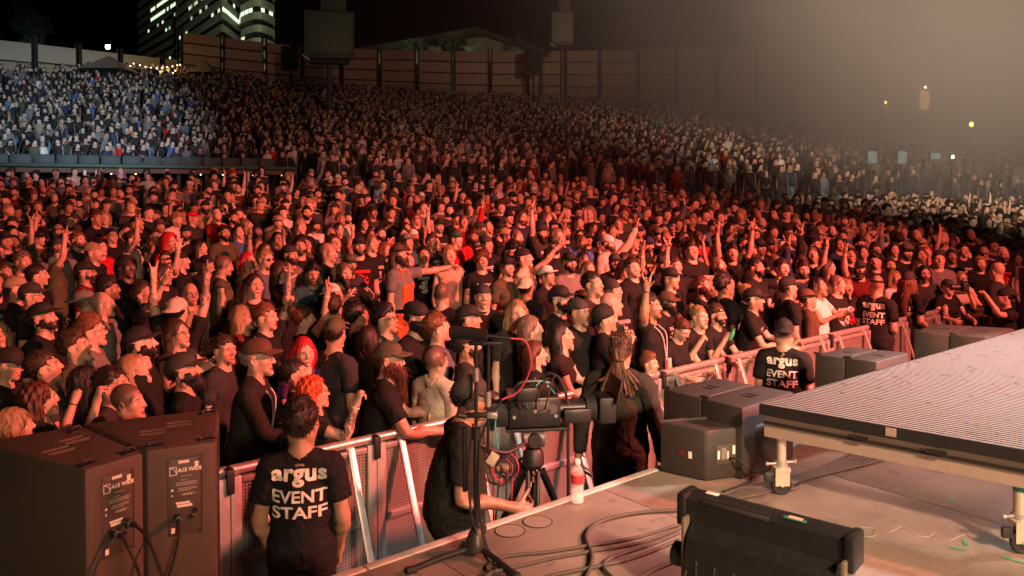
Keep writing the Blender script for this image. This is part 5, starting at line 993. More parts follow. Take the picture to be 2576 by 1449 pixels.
P(1416, 842, 82, 1.68, 'longer', 'black', shirt='ladytee', sc=(.02, .014, .012), pitch=14, skin=2, arms=('rail', 'rail'), label='woman with long black hair looking up, arms folded on the rail', land='the long haired woman at the rail')
P(1341, 826, 84, 1.66, 'long', 'ash', shirt='ladytee', sc='black', skin=2, label='person with ash blond shoulder length hair in profile')
P(1352, 888, 88, 1.62, 'long', 'auburn', shirt='ladytee', sc='black', pr=1, skin=2, label='woman with dark red hair and striped top behind the camera rig')
P(1640, 768, 70, 1.80, 'short', 'darkbrown', sc='black', arms=('down', 'up'), skin=3, stub=.5, rarmv=((.6, -.25, .55), (.0, -.1, 1), 'horns'), label='short haired man with a lanyard raising one bent arm', land='the man with the lanyard')
P(1543, 765, 110, 1.76, None, 'black', sc='charcoal', skin=0, scalp=.3, label='bald man turned away beside the beanie wearer', land='the bald man turned away')
P(1527, 800, 92, 1.72, 'short', 'black', 'beanie', 'black', sc='black', shirt='sweat', skin=1, arms=('face', 'face'), label='person in a black knit cap with a hand to the face')
P(1100, 905, 140, 1.74, 'buzz', 'brown', shirt='sweat', sc='cream', skin=0, label='man with cropped hair in a cream hooded top, back turned', land='the man in the cream hood')
P(1184, 802, 86, 1.72, 'short', 'black', 'cap', 'black', sc='black', skin=1, label='person in a black cap with a small emblem above the microphone')
P(1180, 868, 96, 1.74, 'short', 'black', 'cap', 'black', sc='charcoal', shirt='sweat', skin=3, beard='beard', label='dark bearded man in black behind the long microphone')
P(1638, 915, 60, 1.30, 'messy', 'ginger', sc='black', skin=2, arms=('rail', 'rail'), label='red haired child peering over the barricade rail', land='the child at the rail')
P(973, 800, 66, 1.76, 'messy', 'black', sc='teal', wear=('glasses',), skin=0, pitch=8, label='dark curly haired man in glasses and a teal shirt')
P(937, 852, 130, 1.62, 'long', 'darkbrown', shirt='ladytee', sc='black', skin=1, label='woman with dark straight hair turned away, right of the olive cap')
P(903, 792, 120, 1.74, 'short', 'black', sc='black', skin=4, label='dark haired person partly turned away above the dark haired woman')
P(1106, 822, 100, 1.76, 'short', 'ginger', sc='denim', skin=0, label='ginger man in a blue grey shirt turned to the right behind the cream hood')
P(1534, 612, 50, 1.78, 'short', 'brown', 'cap', 'white', True, sc='cream', shirt='sweat', beard='beard', skin=2, arms=('up', 'down'), larmv=((.35, -.5, .7), (.25, -.3, .9), 'horns'), label='bearded man in a cream jacket raising an arm in the middle distance', land='the man in the cream jacket')
P(1150, 600, 50, 1.74, 'short', 'brown', 'cap', 'green', sc='red', skin=2, label='person in a green cap and red top right of the clearing')
# along the right hand barricade
P(1900, 752, 84, 1.80, 'short', 'black', 'cap', 'black', sc='black', arms=('rail', 'rail'), wear=('glasses',), skin=0, stub=.6, pr=.6, w=1.1, belly=.3, label='man in black cap and glasses with tan print leaning on the barricade', land='the man in cap and glasses at the rail')
P(1719, 832, 50, 1.66, 'bun', 'auburn', shirt='ladytee', sc='black', pitch=-26, skin=0, arms=('rail', 'rail'), label='woman with centre parted auburn hair looking down at the rail', land='the woman looking down')
P(1762, 796, 46, 1.66, 'bun', 'blond', shirt='ladytee', sc='black', skin=2, arms=('rail', 'face'), label='blonde woman with hair tied up, hand raised at the rail', land='the blonde at the rail')
P(1806, 790, 64, 1.72, 'short', 'brown', 'headband', 'black', sc='black', beard='beard', wear=('glasses',), skin=0, arms=('rail', 'face'), label='bearded man in glasses and headband holding a green bottle', land='the man with the green bottle')
P(1824, 716, 130, 1.78, 'messy', 'black', sc='black', skin=4, label='person with short dark curls seen from behind, arms hidden')
P(1986, 722, 120, 1.74, 'short', 'black', 'cap', 'black', sc='black', skin=1, label='person in a black cap turned towards the crowd behind a guard')
P(2036, 752, 100, 1.72, 'longer', 'brown', 'hat', 'brown', shirt='sweat', sc='brown', skin=1, label='person in a brown brimmed hat and brown jacket', land='the brown brimmed hat')
P(2326, 688, 20, 1.74, 'longer', 'darkbrown', sc='charcoal', beard='beard', wear=('glasses',), skin=2, arms=('rail', 'down'), label='long haired bearded man in glasses facing the camera at right')
P(2362, 652, 14, 1.82, 'short', 'brown', sc='grey', skin=2, label='smiling short haired man in grey, far right barricade', land='the smiling man')
P(2467, 662, 20, 1.82, 'short', 'blond', sc='black', skin=2, beard='beard', label='fair bearded man left of the bald photographer')
P(2420, 700, 30, 1.64, 'long', 'blond', shirt='ladytee', sc='cream', skin=2, arms=('rail', 'reach'), label='fair haired woman reaching over the far right barricade')
P(2386, 722, 40, 1.62, 'long', 'black', 'cap', 'charcoal', shirt='ladytee', sc='black', skin=2, arms=('rail', 'rail'), label='person in a dark flat cap leaning on the white lit barricade')
P(1690, 700, 60, 1.74, 'short', 'black', 'cap', 'black', sc='black', skin=0, label='person in a black cap behind the lanyard wearer'); P(1905, 672, 60, 1.78, 'short', 'black', sc='black', beard='beard', skin=3, arms=('reach', 'down'), larmv=((.6, -.8, .05), (.5, -.85, .1), 'open'), label='bearded man stretching an arm over the heads beside him', land='the man stretching an arm')
P(1700, 668, 50, 1.72, 'short', 'brown', sc='black', skin=0, arms=('reach', 'up'), larmv=((.9, -.4, .1), (.9, -.4, .1), 'open'), label='person with one arm stretched level and one raised, right of centre')

# ---------------------------------------------------------------- the rest of the floor crowd
FOCUS = Vector((7.2, 5.0, 0)); cr = random.Random(21)
CLEAR = [(945, 652, 1258, 838)]
LAND = [p for p in PEOPLE if p['land']]
def hit_known(q, px, py, f):
    for p in PEOPLE:
        if not p.get('auto') and (p['hx'].xy-q.xy).length < .36: return True
        hpx, hpy, hf = p['px']; hs = .25*FOC/hf
        if not p.get('auto') and f < hf and abs(px-hpx) < hs*.9 and -hs*.7 < (hpy-py) < hs*1.1: return True
        if not p.get('auto') and f < hf and abs(px-hpx) < hs*.7 and -hs*1.4 < (py-hpy) < 0: return True
        if not p.get('auto') and f >= hf and abs(px-hpx) < hs*.45 and abs(py-hpy) < hs*.4: return True
    return False
spots = []
rowb = .40; rows = []
while rowb < 36: rows.append(rowb); rowb += min(.96, .58+.024*rowb)
for i, b_ in enumerate(rows):
    cs = min(.74, .54+.013*b_)
    for j in range(-40, 70):
        b = b_+cr.uniform(-.16, .16); a = j*cs+(i % 2)*cs/2+cr.uniform(-.17, .17); q = S(a, b); r = math.hypot(q.x, q.y); az = math.degrees(math.atan2(q.x, q.y))
        if q.y < 1 or abs(az) > 36: continue
        if q.y > (26.1 if -13.8 < az < 17 else 26.4 if az < 0 else rings_at(az)[0]-1.5): continue
        H = cr.gauss(1.73, .075); q.z = gz(q.x, q.y)+H*.937; px, py, f = px_of(q); hs = .25*FOC/f
        if px < -hs*1.5 or px > 2576+hs*1.5: continue
        if py > 965: continue
        if any(x0 < px < x1 and y0 < py < y1 for x0, y0, x1, y1 in CLEAR): continue
        if hit_known(q, px, py, f): continue
        spots.append((r, q, H, px, py))
spots.sort(key=lambda t: t[0])
def random_looks(c, far=False):
    fem = c.random() < .30; k = dict(); hc = c.choices(['black', 'darkbrown', 'brown', 'auburn', 'blond', 'ash', 'ginger', 'red', 'grey'], [18, 28, 26, 6, 9, 5, 5, 1.2 if fem else .2, 3])[0]; k['hc'] = hc; k['skin'] = c.choices(range(6), [28, 26, 22, 14, 7, 3])[0]
    k['hair'] = c.choices(['long', 'longer', 'wavy', 'bun', 'bob'], [5, 4, 3, 2, 2])[0] if fem else c.choices(['short', 'messy', 'buzz', 'quiff', None, 'long', 'curly', 'longer'], [30, 14, 16, 10, 7, 6, 3, 3])[0]
    if k['hair'] is None: k['scalp'] = c.choice((.2, .5, 0))
    if not fem and c.random() < .34: k['cap'] = 'cap'; k['capc'] = c.choices(['black', 'charcoal', 'navy', 'olive', 'grey', 'tan', 'white', 'red', 'brown'], [40, 15, 6, 8, 6, 5, 4, 3, 4])[0]; k['back'] = c.random() < .35; k['hair'] = k['hair'] if k['hair'] in ('long', 'longer', None) else 'buzz' if k['hair'] != None else None
    elif c.random() < .04: k['cap'] = 'beanie'; k['capc'] = c.choice(('black', 'charcoal', 'maroon')); k['hair'] = 'buzz' if not fem else k['hair']
    if not fem: k['beard'] = c.choices([None, 'beard', 'bigbeard', 'longbeard'], [55, 30, 12, 2])[0]; k['stub'] = c.choice((0, .3, .7))
    if c.random() < .16: k['wear'] = ('glasses',)
    k['shirt'] = 'ladytee' if fem and c.random() < .8 else c.choices(['tee', 'sweat', 'tank'], [74, 19, 7])[0]
    k['sc'] = c.choices(['black', 'charcoal', 'grey', 'olive', 'white', 'navy', 'maroon', 'red', 'denim', 'teal', 'tan', 'brown', 'green', 'cream', 'blue'], [56, 10, 7, 4, 3, 4, 3, 2, 3, 2, 2, 2, 1, 2, 1])[0]
    k['pants'] = c.choice(('black', 'black', 'charcoal', 'denim', 'navy')); k['pr'] = 1 if k['sc'] in ('black', 'charcoal', 'navy') and c.random() < .5 else 0; k['ink'] = c.choices([(.7, .68, .65), (.65, .03, .03), (.15, .4, .35), (.5, .42, .2)], [6, 3, 1, 1])[0]
    k['w'] = c.gauss(1.0, .07)*(0.92 if fem else 1.03); k['d'] = k['w']; k['belly'] = max(0, c.gauss(.1, .3)) if not fem else 0
    return k, fem
ARMSETS = [(('down', 'down'), 46), (('front', 'front'), 10), (('cross', 'cross'), 9), (('down', 'face'), 5), (('up', 'down'), 2), (('down', 'up'), 2), (('down', 'upstraight'), 1.5), (('upstraight', 'upstraight'), .7), (('point', 'down'), 1.5), (('fist', 'down'), 1.5), (('phone', 'phone'), 2.5), (('clap', 'clap'), 4), (('down', 'wave'), 2), (('pocket', 'pocket'), 5)]
ARMWORD = {('cross', 'cross'): 'arms folded', ('down', 'face'): 'hand at the chin', ('up', 'down'): 'one arm raised', ('down', 'up'): 'one arm raised', ('down', 'upstraight'): 'arm straight up', ('upstraight', 'upstraight'): 'both arms up', ('point', 'down'): 'pointing up', ('fist', 'down'): 'fist raised', ('phone', 'phone'): 'hands held up in front', ('clap', 'clap'): 'hands together', ('down', 'wave'): 'open hand raised'}
NAUTO = 300-len(PEOPLE); AUTO = spots[:NAUTO]; FARFLOOR = spots[NAUTO:]
for r, q, H, px, py in AUTO:
    k, fem = random_looks(cr); arms = cr.choices([a for a, _ in ARMSETS], [w for _, w in ARMSETS])[0]
    if fem: H -= .09
    to = FOCUS-q; rz = math.atan2(to.x, -to.y)*.82+cr.gauss(0, .20); p = person(H=H, arms=arms, yaw=cr.gauss(0, 14), pitch=cr.gauss(7, 6), roll=cr.gauss(0, 4), lean=cr.gauss(1, 3), loc=(q.x, q.y, gz(q.x, q.y)), rotz=rz, **k); p['auto'] = True
    hw = {'cap': 'backward %s cap' % k.get('capc') if k.get('back') else '%s cap' % k.get('capc'), 'beanie': '%s knit cap' % k.get('capc')}.get(k.get('cap')) or ('bald head' if k['hair'] is None else '%s %s hair' % ({'long': 'long', 'longer': 'very long', 'wavy': 'wavy', 'bun': 'tied up', 'bob': 'bobbed', 'buzz': 'cropped', 'curly': 'curly', 'messy': 'tousled', 'quiff': 'brushed up'}.get(k['hair'], 'short'), {'darkbrown': 'dark'}.get(k['hc'], k['hc'])))
    bits = [('%s %s' % (k['sc'], {'tee': 'T-shirt', 'ladytee': 'T-shirt', 'tank': 'tank top', 'sweat': 'sweatshirt'}[k['shirt']])), hw+(' and beard' if k.get('beard') else '')]
    if arms in ARMWORD: bits.append(ARMWORD[arms])
    p['desc'] = ', '.join(bits)
used = {p['label'] for p in PEOPLE if p['label']}
for p in PEOPLE:
    if p['label']: continue
    cand = sorted(LAND, key=lambda l: (l['px'][0]-p['px'][0])**2+(2*(l['px'][1]-p['px'][1]))**2); lab = None
    for l in cand[:12]:
        dx, dy = p['px'][0]-l['px'][0], p['px'][1]-l['px'][1]; far = math.hypot(dx, dy) > 170; rel = ('behind' if dy < 0 else 'in front of') if abs(dy)*1.2 > abs(dx) else ('left of' if dx < 0 else 'right of')
        rel = ('well ' if far and rel != 'in front of' else '')+rel; t = 'person, %s, %s %s' % (p['desc'], rel, l['land'])
        if len(t.split()) > 16: t = 'person, %s, %s %s' % (', '.join(p['desc'].split(', ')[:2]), rel, l['land'])
        if len(t.split()) > 16: t = t.replace('very ', '').replace('well ', '').replace('person, ', '')
        if t not in used and len(t.split()) <= 16: lab = t; break
    lab = lab or t; used.add(lab); p['o']['label'] = lab
print('people', len(PEOPLE), 'far floor', len(FARFLOOR))
# ---------------------------------------------------------------- everyone further back, too many to count: one mass
def far_crowd():
    c = random.Random(5); protos = ([], [])
    armsets = [('down', 'down')]*9+[('front', 'front'), ('cross', 'cross'), ('up', 'down'), ('down', 'point'), ('phone', 'phone'), ('upstraight', 'down'), ('pocket', 'pocket')]
    for ai, ar in enumerate(armsets):
        for hair, extra in (('short', None), ('cap', None), ('long', None), ('short', 'beard'), (None, 'beard'), ('curly', None)) if ai < 9 else (('short', None), ('cap', 'beard')):
            G = pose(*ar, yaw=c.gauss(0, 14), pitch=c.gauss(5, 5), lean=c.gauss(1, 3))
            for lv, lst in ((2, protos[0]), (3, protos[1])):
                V, Fc, part = [], [], []; n = 0
                for pid, t in ((0, TP['body'][lv]),)+(((2, TP['trousers'][lv]),) if lv == 3 else ())+((1, TP['sweat' if ai % 4 == 3 else 'tee'][lv]),): v = t.posed(G); V.append(v); Fc.append(t.F+n); part.append(np.full(len(v), pid)); n += len(v)
                for hk, pid in ((hair, 4 if hair == 'cap' else 3), (extra, 3)):
                    if hk: v, f = HD[hk][lv]; v = (np.c_[v, np.ones(len(v))]@G[BI['head']].T)[:, :3]; V.append(v); Fc.append(f+n); part.append(np.full(len(v), pid)); n += len(v)
                V = np.concatenate(V); P_ = np.concatenate(part); R0 = TP['body'][lv].V; m0 = len(R0); ax_ = np.abs(R0[:, 0]); cov = (R0[:, 2] < 1.43) & ((ax_-SHO[0])*SQ-(R0[:, 2]-SHO[2])*SQ < (.45 if ai % 4 == 3 else .16))
                cov |= (ax_ < .24) & (R0[:, 2] < 1.0); P_[:m0][cov] = 1; P_[:m0][cov & (R0[:, 2] < .95)] = 2
                if hair: P_[:m0][((R0[:, 1]+.075)*.60+(R0[:, 2]-1.70)*.80 > 0) & (R0[:, 2] > 1.56)] = 4 if hair == 'cap' else 3
                lst.append((V, np.concatenate(Fc), P_))
    inst = [(q.x, q.y, gz(q.x, q.y), H, 1) for r, q, H, px, py in FARFLOOR]
    az = -37.0; rr0 = 26.0
    for az0 in (0,):
        r = 27.6
        while r < 71:
            st = math.degrees(.54/r); a = -37+c.uniform(0, st)
            while a < 37:
                r0, r1, z0, z1 = rings_at(a); rr = r+c.gauss(0, .16)
                dens = 1 if a < 12 else max(.30, 1-(a-12)/22)
                if r0+.5 < rr < r1+.6 and c.random() < .90*dens: x, y = pol(a+c.gauss(0, st*.22), rr); inst.append((x, y, gz(x, y), c.gauss(1.70, .085), 0))
                a += st
            r += .84
    cols = {k: np.array(v) for k, v in CC.items()}; nm = ['black', 'charcoal', 'grey', 'white', 'olive', 'navy', 'maroon', 'red', 'blue', 'denim', 'tan', 'brown', 'sky', 'cream', 'green', 'orange']; wt = [52, 13, 9, 4, 3, 4, 3, 1.6, 1.2, 3, 2, 2, .5, 1.5, 1, .4]
    VV, FF, KK = [], [], []; n = 0
    for x, y, z, H, near in inst:
        V, Fc, P_ = c.choice(protos[near]); to = FOCUS-Vector((x, y, 0)); th = math.atan2(to.x, -to.y)*.7+c.gauss(0, .28); s = H/1.75*np.array((c.uniform(.92, 1.1), c.uniform(.92, 1.1), 1)); co, si = math.cos(th), math.sin(th)
        W = V*s; W = np.c_[W[:, 0]*co-W[:, 1]*si+x, W[:, 0]*si+W[:, 1]*co+y, W[:, 2]+z]; pal = np.array([SK[c.choices(range(6), [28, 26, 22, 14, 7, 3])[0]], cols[c.choices(nm, wt)[0]], cols[c.choice(('black', 'charcoal', 'denim', 'navy'))], HC[c.choices(['black', 'darkbrown', 'brown', 'blond', 'ash', 'ginger'], [20, 30, 26, 9, 6, 4])[0]], cols[c.choices(['black', 'charcoal', 'grey', 'tan', 'white', 'red'], [50, 15, 8, 6, 4, 3])[0]]])
        VV.append(W); FF.append(Fc+n); KK.append(pal[P_]); n += len(V)
    me = raw_mesh('crowd', np.concatenate(VV), np.concatenate(FF)); a = me.color_attributes.new('Col', 'FLOAT_COLOR', 'POINT'); K = np.concatenate(KK); a.data.foreach_set('color', np.c_[K, np.ones(len(K))].astype(np.float32).ravel()); me.materials.append(CROWD)
    o = bpy.data.objects.new('crowd', me); C.objects.link(o); tag(o, 'dense mass of standing concert goers filling the far floor and slope', 'crowd', kind='stuff'); print('far crowd', len(inst), 'tris', len(me.polygons))
far_crowd()
# ---------------------------------------------------------------- crowd barricade, one metre sections
ALU = mat('aluminium', (.55, .53, .50), .38, metal=.7, var=.15, scale=25, bump=.05); STEEL = mat('galvanised', (.42, .41, .39), .45, metal=.6, var=.25, scale=30); PERF = perforated_material(); BLK = mat('black_paint', (.014, .014, .014), .5, var=.2); BLKP = mat('black_plastic', (.018, .018, .018), .38); RUB = mat('black_rubber', (.012, .012, .012), .75, bump=.1)
def barricade():
    L = 1.028; first = None; words = ['behind the nearest loudspeakers', 'behind the nearest staff guard', 'under the long bearded man', 'behind the camera operator', 'behind the large camera', 'behind the dreadlocked person', 'below the child at the rail', 'below the woman looking down', 'left of the guard by the platform', 'hidden mostly by the guard by the platform', 'between the two standing guards', 'below the balding guard', 'right of the long haired guard', 'white lit at far right']
    a0 = (S(0, 0)-B0).length; start = -3*L
    for i in range(14):
        a = start+i*L; root = empty('barricade_section', S(a, 0), UA, label='silver perforated barricade section %s' % (words[i-2] if i >= 2 and i-2 < len(words) else 'at the left, hidden by loudspeakers, %s' % ('first', 'second')[i % 2]), cat='barricade', group='barricade sections')
        if first is None:
            parts = [MB().cyl((.01, .02, 1.15), (L-.01, .02, 1.15), .032, n=16).build('top_rail', ALU, root), MB().box((L-.15, .012, .46)).build('perforated_panel', PERF, root, loc=(L/2, 0, .845)), MB().box((L-.15, .012, .50)).build('perforated_panel', PERF, root, loc=(L/2, 0, .325)),
                     MB().box((L-.15, .05, .05), bev=.006).build('cross_bar', STEEL, root, loc=(L/2, -.005, .595)), MB().box((L-.15, .05, .05), bev=.006).build('cross_bar', STEEL, root, loc=(L/2, -.005, .05)), MB().box((L-.15, .05, .04), bev=.006).build('cross_bar', STEEL, root, loc=(L/2, 0, 1.09))]
            for x in (.037, L-.037): parts.append(MB().box((.07, .06, 1.12), bev=.008).build('upright', STEEL, root, loc=(x, 0, .56)))
            for x in (.20, L-.20):
                parts.append(MB().box((.05, .016, 1.22), bev=.003, rot=Matrix.Rotation(-.36, 3, 'X')).build('brace', ALU, root, loc=(x, -.235, .56))); parts.append(MB().box((.06, .05, .07), bev=.006).build('rail_bracket', STEEL, root, loc=(x, .01, 1.10)))
            parts.append(MB().box((L-.06, .9, .012), bev=.002).build('base_plate', STEEL, root, loc=(L/2, -.12, .007)))
            parts.append(MB().box((.05, .07, .16), bev=.012).build('clamp', BLK, root, loc=(L-.005, -.02, 1.10))); first = parts
        else:
            for p in first: share(p.name.split('.')[0], p, root, p.location)
barricade()
# ---------------------------------------------------------------- loudspeakers
CAB = mat('cabinet_paint', (.080, .062, .047), .58, var=.14, scale=60, bump=.35, bscale=420); CABP = mat('cabinet_plate', (.070, .058, .046), .5, var=.1); PAPER = mat('sticker_paper', (.80, .74, .64), .6, var=.06); GRIL = mat('grille_black', (.012, .011, .010), .7, bump=.4, bscale=300); FINE = mat('fine_print', (.42, .37, .31), .6)
CABD = mat('cabinet_paint_dimmed', (.034, .029, .025), .5, var=.16, scale=40, bump=.35, bscale=420)  # cabinet paint darkened in place of weaker light on the stage lip boxes
def carve(o, cutters):
    """recesses really sunk into the cabinet"""
    for c in cutters:
        md = o.modifiers.new('cut', 'BOOLEAN'); md.object = c; md.solver = 'EXACT'
    dg = bpy.context.evaluated_depsgraph_get(); me = bpy.data.meshes.new_from_object(o.evaluated_get(dg)); o.modifiers.clear(); old = o.data; o.data = me; bpy.data.meshes.remove(old); me.polygons.foreach_set('use_smooth', [True]*len(me.polygons)); me.set_sharp_from_angle(angle=R(30))
    for c in cutters: m = c.data; bpy.data.objects.remove(c); bpy.data.meshes.remove(m)
def frame_of(p, q):
    """local frame with x from p to q"""
    d = (q-p); d.z = 0; ang = math.atan2(d.y, d.x); return ang
def to_local(pts, origin, ang): c, s = math.cos(-ang), math.sin(-ang); return [((p.x-origin.x)*c-(p.y-origin.y)*s, (p.x-origin.x)*s+(p.y-origin.y)*c) for p in pts]
def handles(poly, z):
    """four finger slots sunk in the top"""
    cx = sum(p[0] for p in poly)/4; cy = sum(p[1] for p in poly)/4; out = []
    for dx, dy in ((-.06, -.02), (.075, .085)):
        for k in (-1, 1): out.append(MB().box((.145, .040, .07), bev=.018, seg=3).build('cut', CAB, None, loc=(cx+dx, cy+dy+k*.032, z)))
    return out
def cabinet_stack(name, corners, ztop, zbot, label, plugs, sub=True):
    NL, NR, FR, FL = [at(*c, ztop) for c in corners]; o = (NL+NR)/2; o.z = 0; ang = frame_of(NL, NR); poly = to_local((NL, NR, FR, FL), o, ang); W = abs(poly[1][0]-poly[0][0]); H = ztop-zbot
    t = empty(name, (o.x, o.y, zbot), ang, label=label, cat='loudspeaker', group='loudspeakers in front of the stage')
    box = MB().prism(poly, 0, H, .022).build('cabinet', CAB, None); cut = handles(poly, H); cut.append(MB().box((.165, .012, .40), bev=.004).build('cut', CAB, None, loc=(.01, -.0, H-.26))); carve(box, cut); box.parent = t
    pl = MB().box((.158, .006, .39), bev=.002).build('rear_plate', CABP, t, loc=(.01, .006, H-.26)); f = lambda x, z, y=-.0045: Matrix.Translation((x, y, z))@Matrix.Rotation(R(90), 4, 'X')
    for sx in (-.071, .071):
        for sz in (-.183, .183): MB().cyl((sx, -.002, sz), (sx, -.006, sz), .005, n=10).build('screw', BLK, pl)
    flat_text('model_lettering', 'A15 WIDE', .026, PAPER, pl, f(-.030, .128), .0012, 'LEFT'); lg = MB()
    for a, b in (((-.068, .115), (-.036, .115)), ((-.068, .155), (-.036, .155))): lg.box((.034, .001, .003), loc=(-.052, -.0045, a[1]))
    for x in (-.0675, -.0365): lg.box((.003, .001, .042), loc=(x, -.0047, .135))
    lg.tube([(-.066+.028*math.sin(q), -.0047, .118+.034*math.cos(q)) for q in np.linspace(.05, 1.5, 8)], .0018, 5); lg.build('printed_emblem', PAPER, pl)
    ln = MB()
    for k, (z, wd, x) in enumerate(((.105, .05, .01), (.086, .03, -.005), (.074, .105, .012), (.067, .098, .008), (.060, .10, .012), (.045, .085, .012), (.038, .09, .014), (.031, .06, 0), (.013, .075, .02))): ln.box((wd, .0006, .0026), loc=(x, -.0046, z))
    for k in range(3): ln.box((.012, .0006, .012), loc=(.0+.016*k, -.0046, .012))
    ln.cyl((-.058, -.0042, .012), (-.058, -.0049, .012), .006, n=14); ln.build('printed_notes', FINE, pl)
    tr = MB(); tr.bm.faces.new([tr.bm.verts.new(p) for p in ((-.065, -.0047, .034), (-.049, -.0047, .034), (-.057, -.0047, .049))]); tr.build('warning_mark', PAPER, pl)
    for x, z, w_, h_ in ((-.008, -.03, .066, .011), (.0, -.045, .072, .013), (.058, .16, .018, .026), (-.055, -.165, .018, .028), (-.002, .178, .05, .014)): MB().box((w_, .0012, h_), bev=.001, seg=1).build('sticker', PAPER, pl, loc=(x, -.0048, z))
    for x, z in ((.05, -.075), (-.035, -.095), (.03, -.105)): MB().lathe([(.0135, 0), (.0135, .004), (.011, .006), (.010, .002), (.0, .002)], 18).build('socket', BLKP, pl, loc=(x, -.003, z)).rotation_euler.x = R(90)
    for x, y in ((poly[0][0]+.04, .05), (poly[1][0]-.04, .05), (poly[2][0]-.07, poly[2][1]-.09)):
        m = MB(); m.box((.085, .045, .006), bev=.002, loc=(x, y, H+.003)); m.tube([(x-.03, y, H+.006), (x-.02, y+.012, H+.022), (x+.02, y+.012, H+.022), (x+.03, y, H+.006)], .004, 6); m.build('rigging_plate', BLK, t)
    if sub:
        b2 = MB().prism([(p[0]*1.02, p[1]) for p in poly], -zbot+.004, -.004, .02).build('subwoofer_box', CAB, t)
    return t, pl, o, ang, poly, H
ZS = 1.60
spR = cabinet_stack('loudspeaker', ((368, 1133), (544, 1110), (551, 1026), (210, 1064)), ZS, .80, 'brown loudspeaker cabinet, right one of the nearest pair, blue plug in its back', 1)
spL = cabinet_stack('loudspeaker', ((213, 1181), (362, 1137), (203, 1069), (-60, 1112)), ZS, .80, 'brown loudspeaker cabinet, left one of the nearest pair, cut by the frame', 2)
def plug(sp, x, z, col, path, label):
    t, pl, o, ang, poly, H = sp; M = Matrix.Translation(t.location)@Matrix.Rotation(ang, 4, 'Z')@Matrix.Translation(pl.location); p0 = M@Vector((x, -.008, z)); n = (Matrix.Rotation(ang, 3, 'Z')@Vector((0, -1, 0))); r = empty('speaker_cable', p0, label=label, cat='cable', group='loudspeaker cables')
    m = MB(); m.cyl((0, 0, 0), n*.05, .0165, .0175, 16); m.build('plug_body', BLKP, r); MB().cyl(n*.05, n*.066, .0180, .0165, 16).build('locking_ring', col, r); MB().cyl(n*.066, n*.10, .0150, .0085, 14).build('strain_relief', RUB, r)
    pts = [n*.09]+[n*.12+Vector(q) for q in path]; MB().tube(curve_pts(pts, 8), .0068, 8).build('lead', RUB, r)
BLU = mat('blue_collar', (.10, .20, .34), .4); GRYC = mat('grey_collar', (.16, .15, .14), .4)
plug(spR, -.035, -.095, BLU, ((.01, -.03, -.05), (-.02, -.06, -.20), (-.10, -.08, -.42), (-.16, -.05, -.75)), 'cable with blue collar plugged into the right loudspeaker')
plug(spL, -.035, -.075, GRYC, ((.03, -.03, -.05), (.08, -.04, -.16), (.10, 0, -.40), (.10, .05, -.7)), 'lower left cable plugged into the left loudspeaker'); plug(spL, .03, -.045, GRYC, ((.06, -.05, -.03), (.16, -.13, -.15), (.30, -.25, -.36), (.45, -.36, -.62)), 'upper cable curving right from the left loudspeaker')
def front_fill(name, corners, ztop, zbot, label, wedge=False):
    P4 = [at(*c, ztop) for c in corners]; o = (P4[0]+P4[1])/2; ang = frame_of(P4[0], P4[1]); poly = to_local(P4, o, ang); t = empty(name, (o.x, o.y, zbot), ang, label=label, cat='loudspeaker', group='low loudspeakers along the stage lip'); H = ztop-zbot; mx = lambda a, b, k: (a[0]+(b[0]-a[0])*k, a[1]+(b[1]-a[1])*k)
    for k in range(2):
        q = [mx(poly[0], poly[1], .502*k), mx(poly[0], poly[1], .498+.502*k), mx(poly[3], poly[2], .498+.502*k), mx(poly[3], poly[2], .502*k)]; b = MB().prism(q, 0, H, .012).build('cabinet', CABD, None); cx = sum(p[0] for p in q)/4; cy = sum(p[1] for p in q)/4; cut = []
        ln = min((Vector(q[1])-Vector(q[0])).length, (Vector(q[2])-Vector(q[1])).length); e = Vector(q[1])-Vector(q[0]); aa = math.atan2(e.y, e.x)
        for s in (-1, 1): c = MB().box((ln*.34, ln*.10, .07), bev=.01).build('cut', CAB, None, loc=(cx+s*math.cos(aa)*ln*.0-math.sin(aa)*s*ln*.1, cy+math.cos(aa)*s*ln*.1, H), rotz=aa); cut.append(c)
        carve(b, cut); b.parent = t
        MB().box((.06, .03, .012), bev=.003).build('rigging_plate', BLK, t, loc=(q[0][0]*.9+cx*.1, q[0][1]*.9+cy*.1, H+.006))
    return t
front_fill('loudspeaker', ((1668, 978), (1868, 1026), (1998, 986), (1801, 950)), 1.61, STZ+.004, 'dark double loudspeaker behind the wedge, handles sunk in its top')
front_fill('loudspeaker', ((2049, 891), (2205, 910), (2287, 887), (2135, 872)), 1.61, STZ+.004, 'bluish lit double loudspeaker beyond the ribbed platform, nearer one'); front_fill('loudspeaker', ((2300, 834), (2480, 848), (2552, 826), (2350, 814)), 1.61, STZ+.004, 'bluish lit double loudspeaker beyond the ribbed platform, farther one')
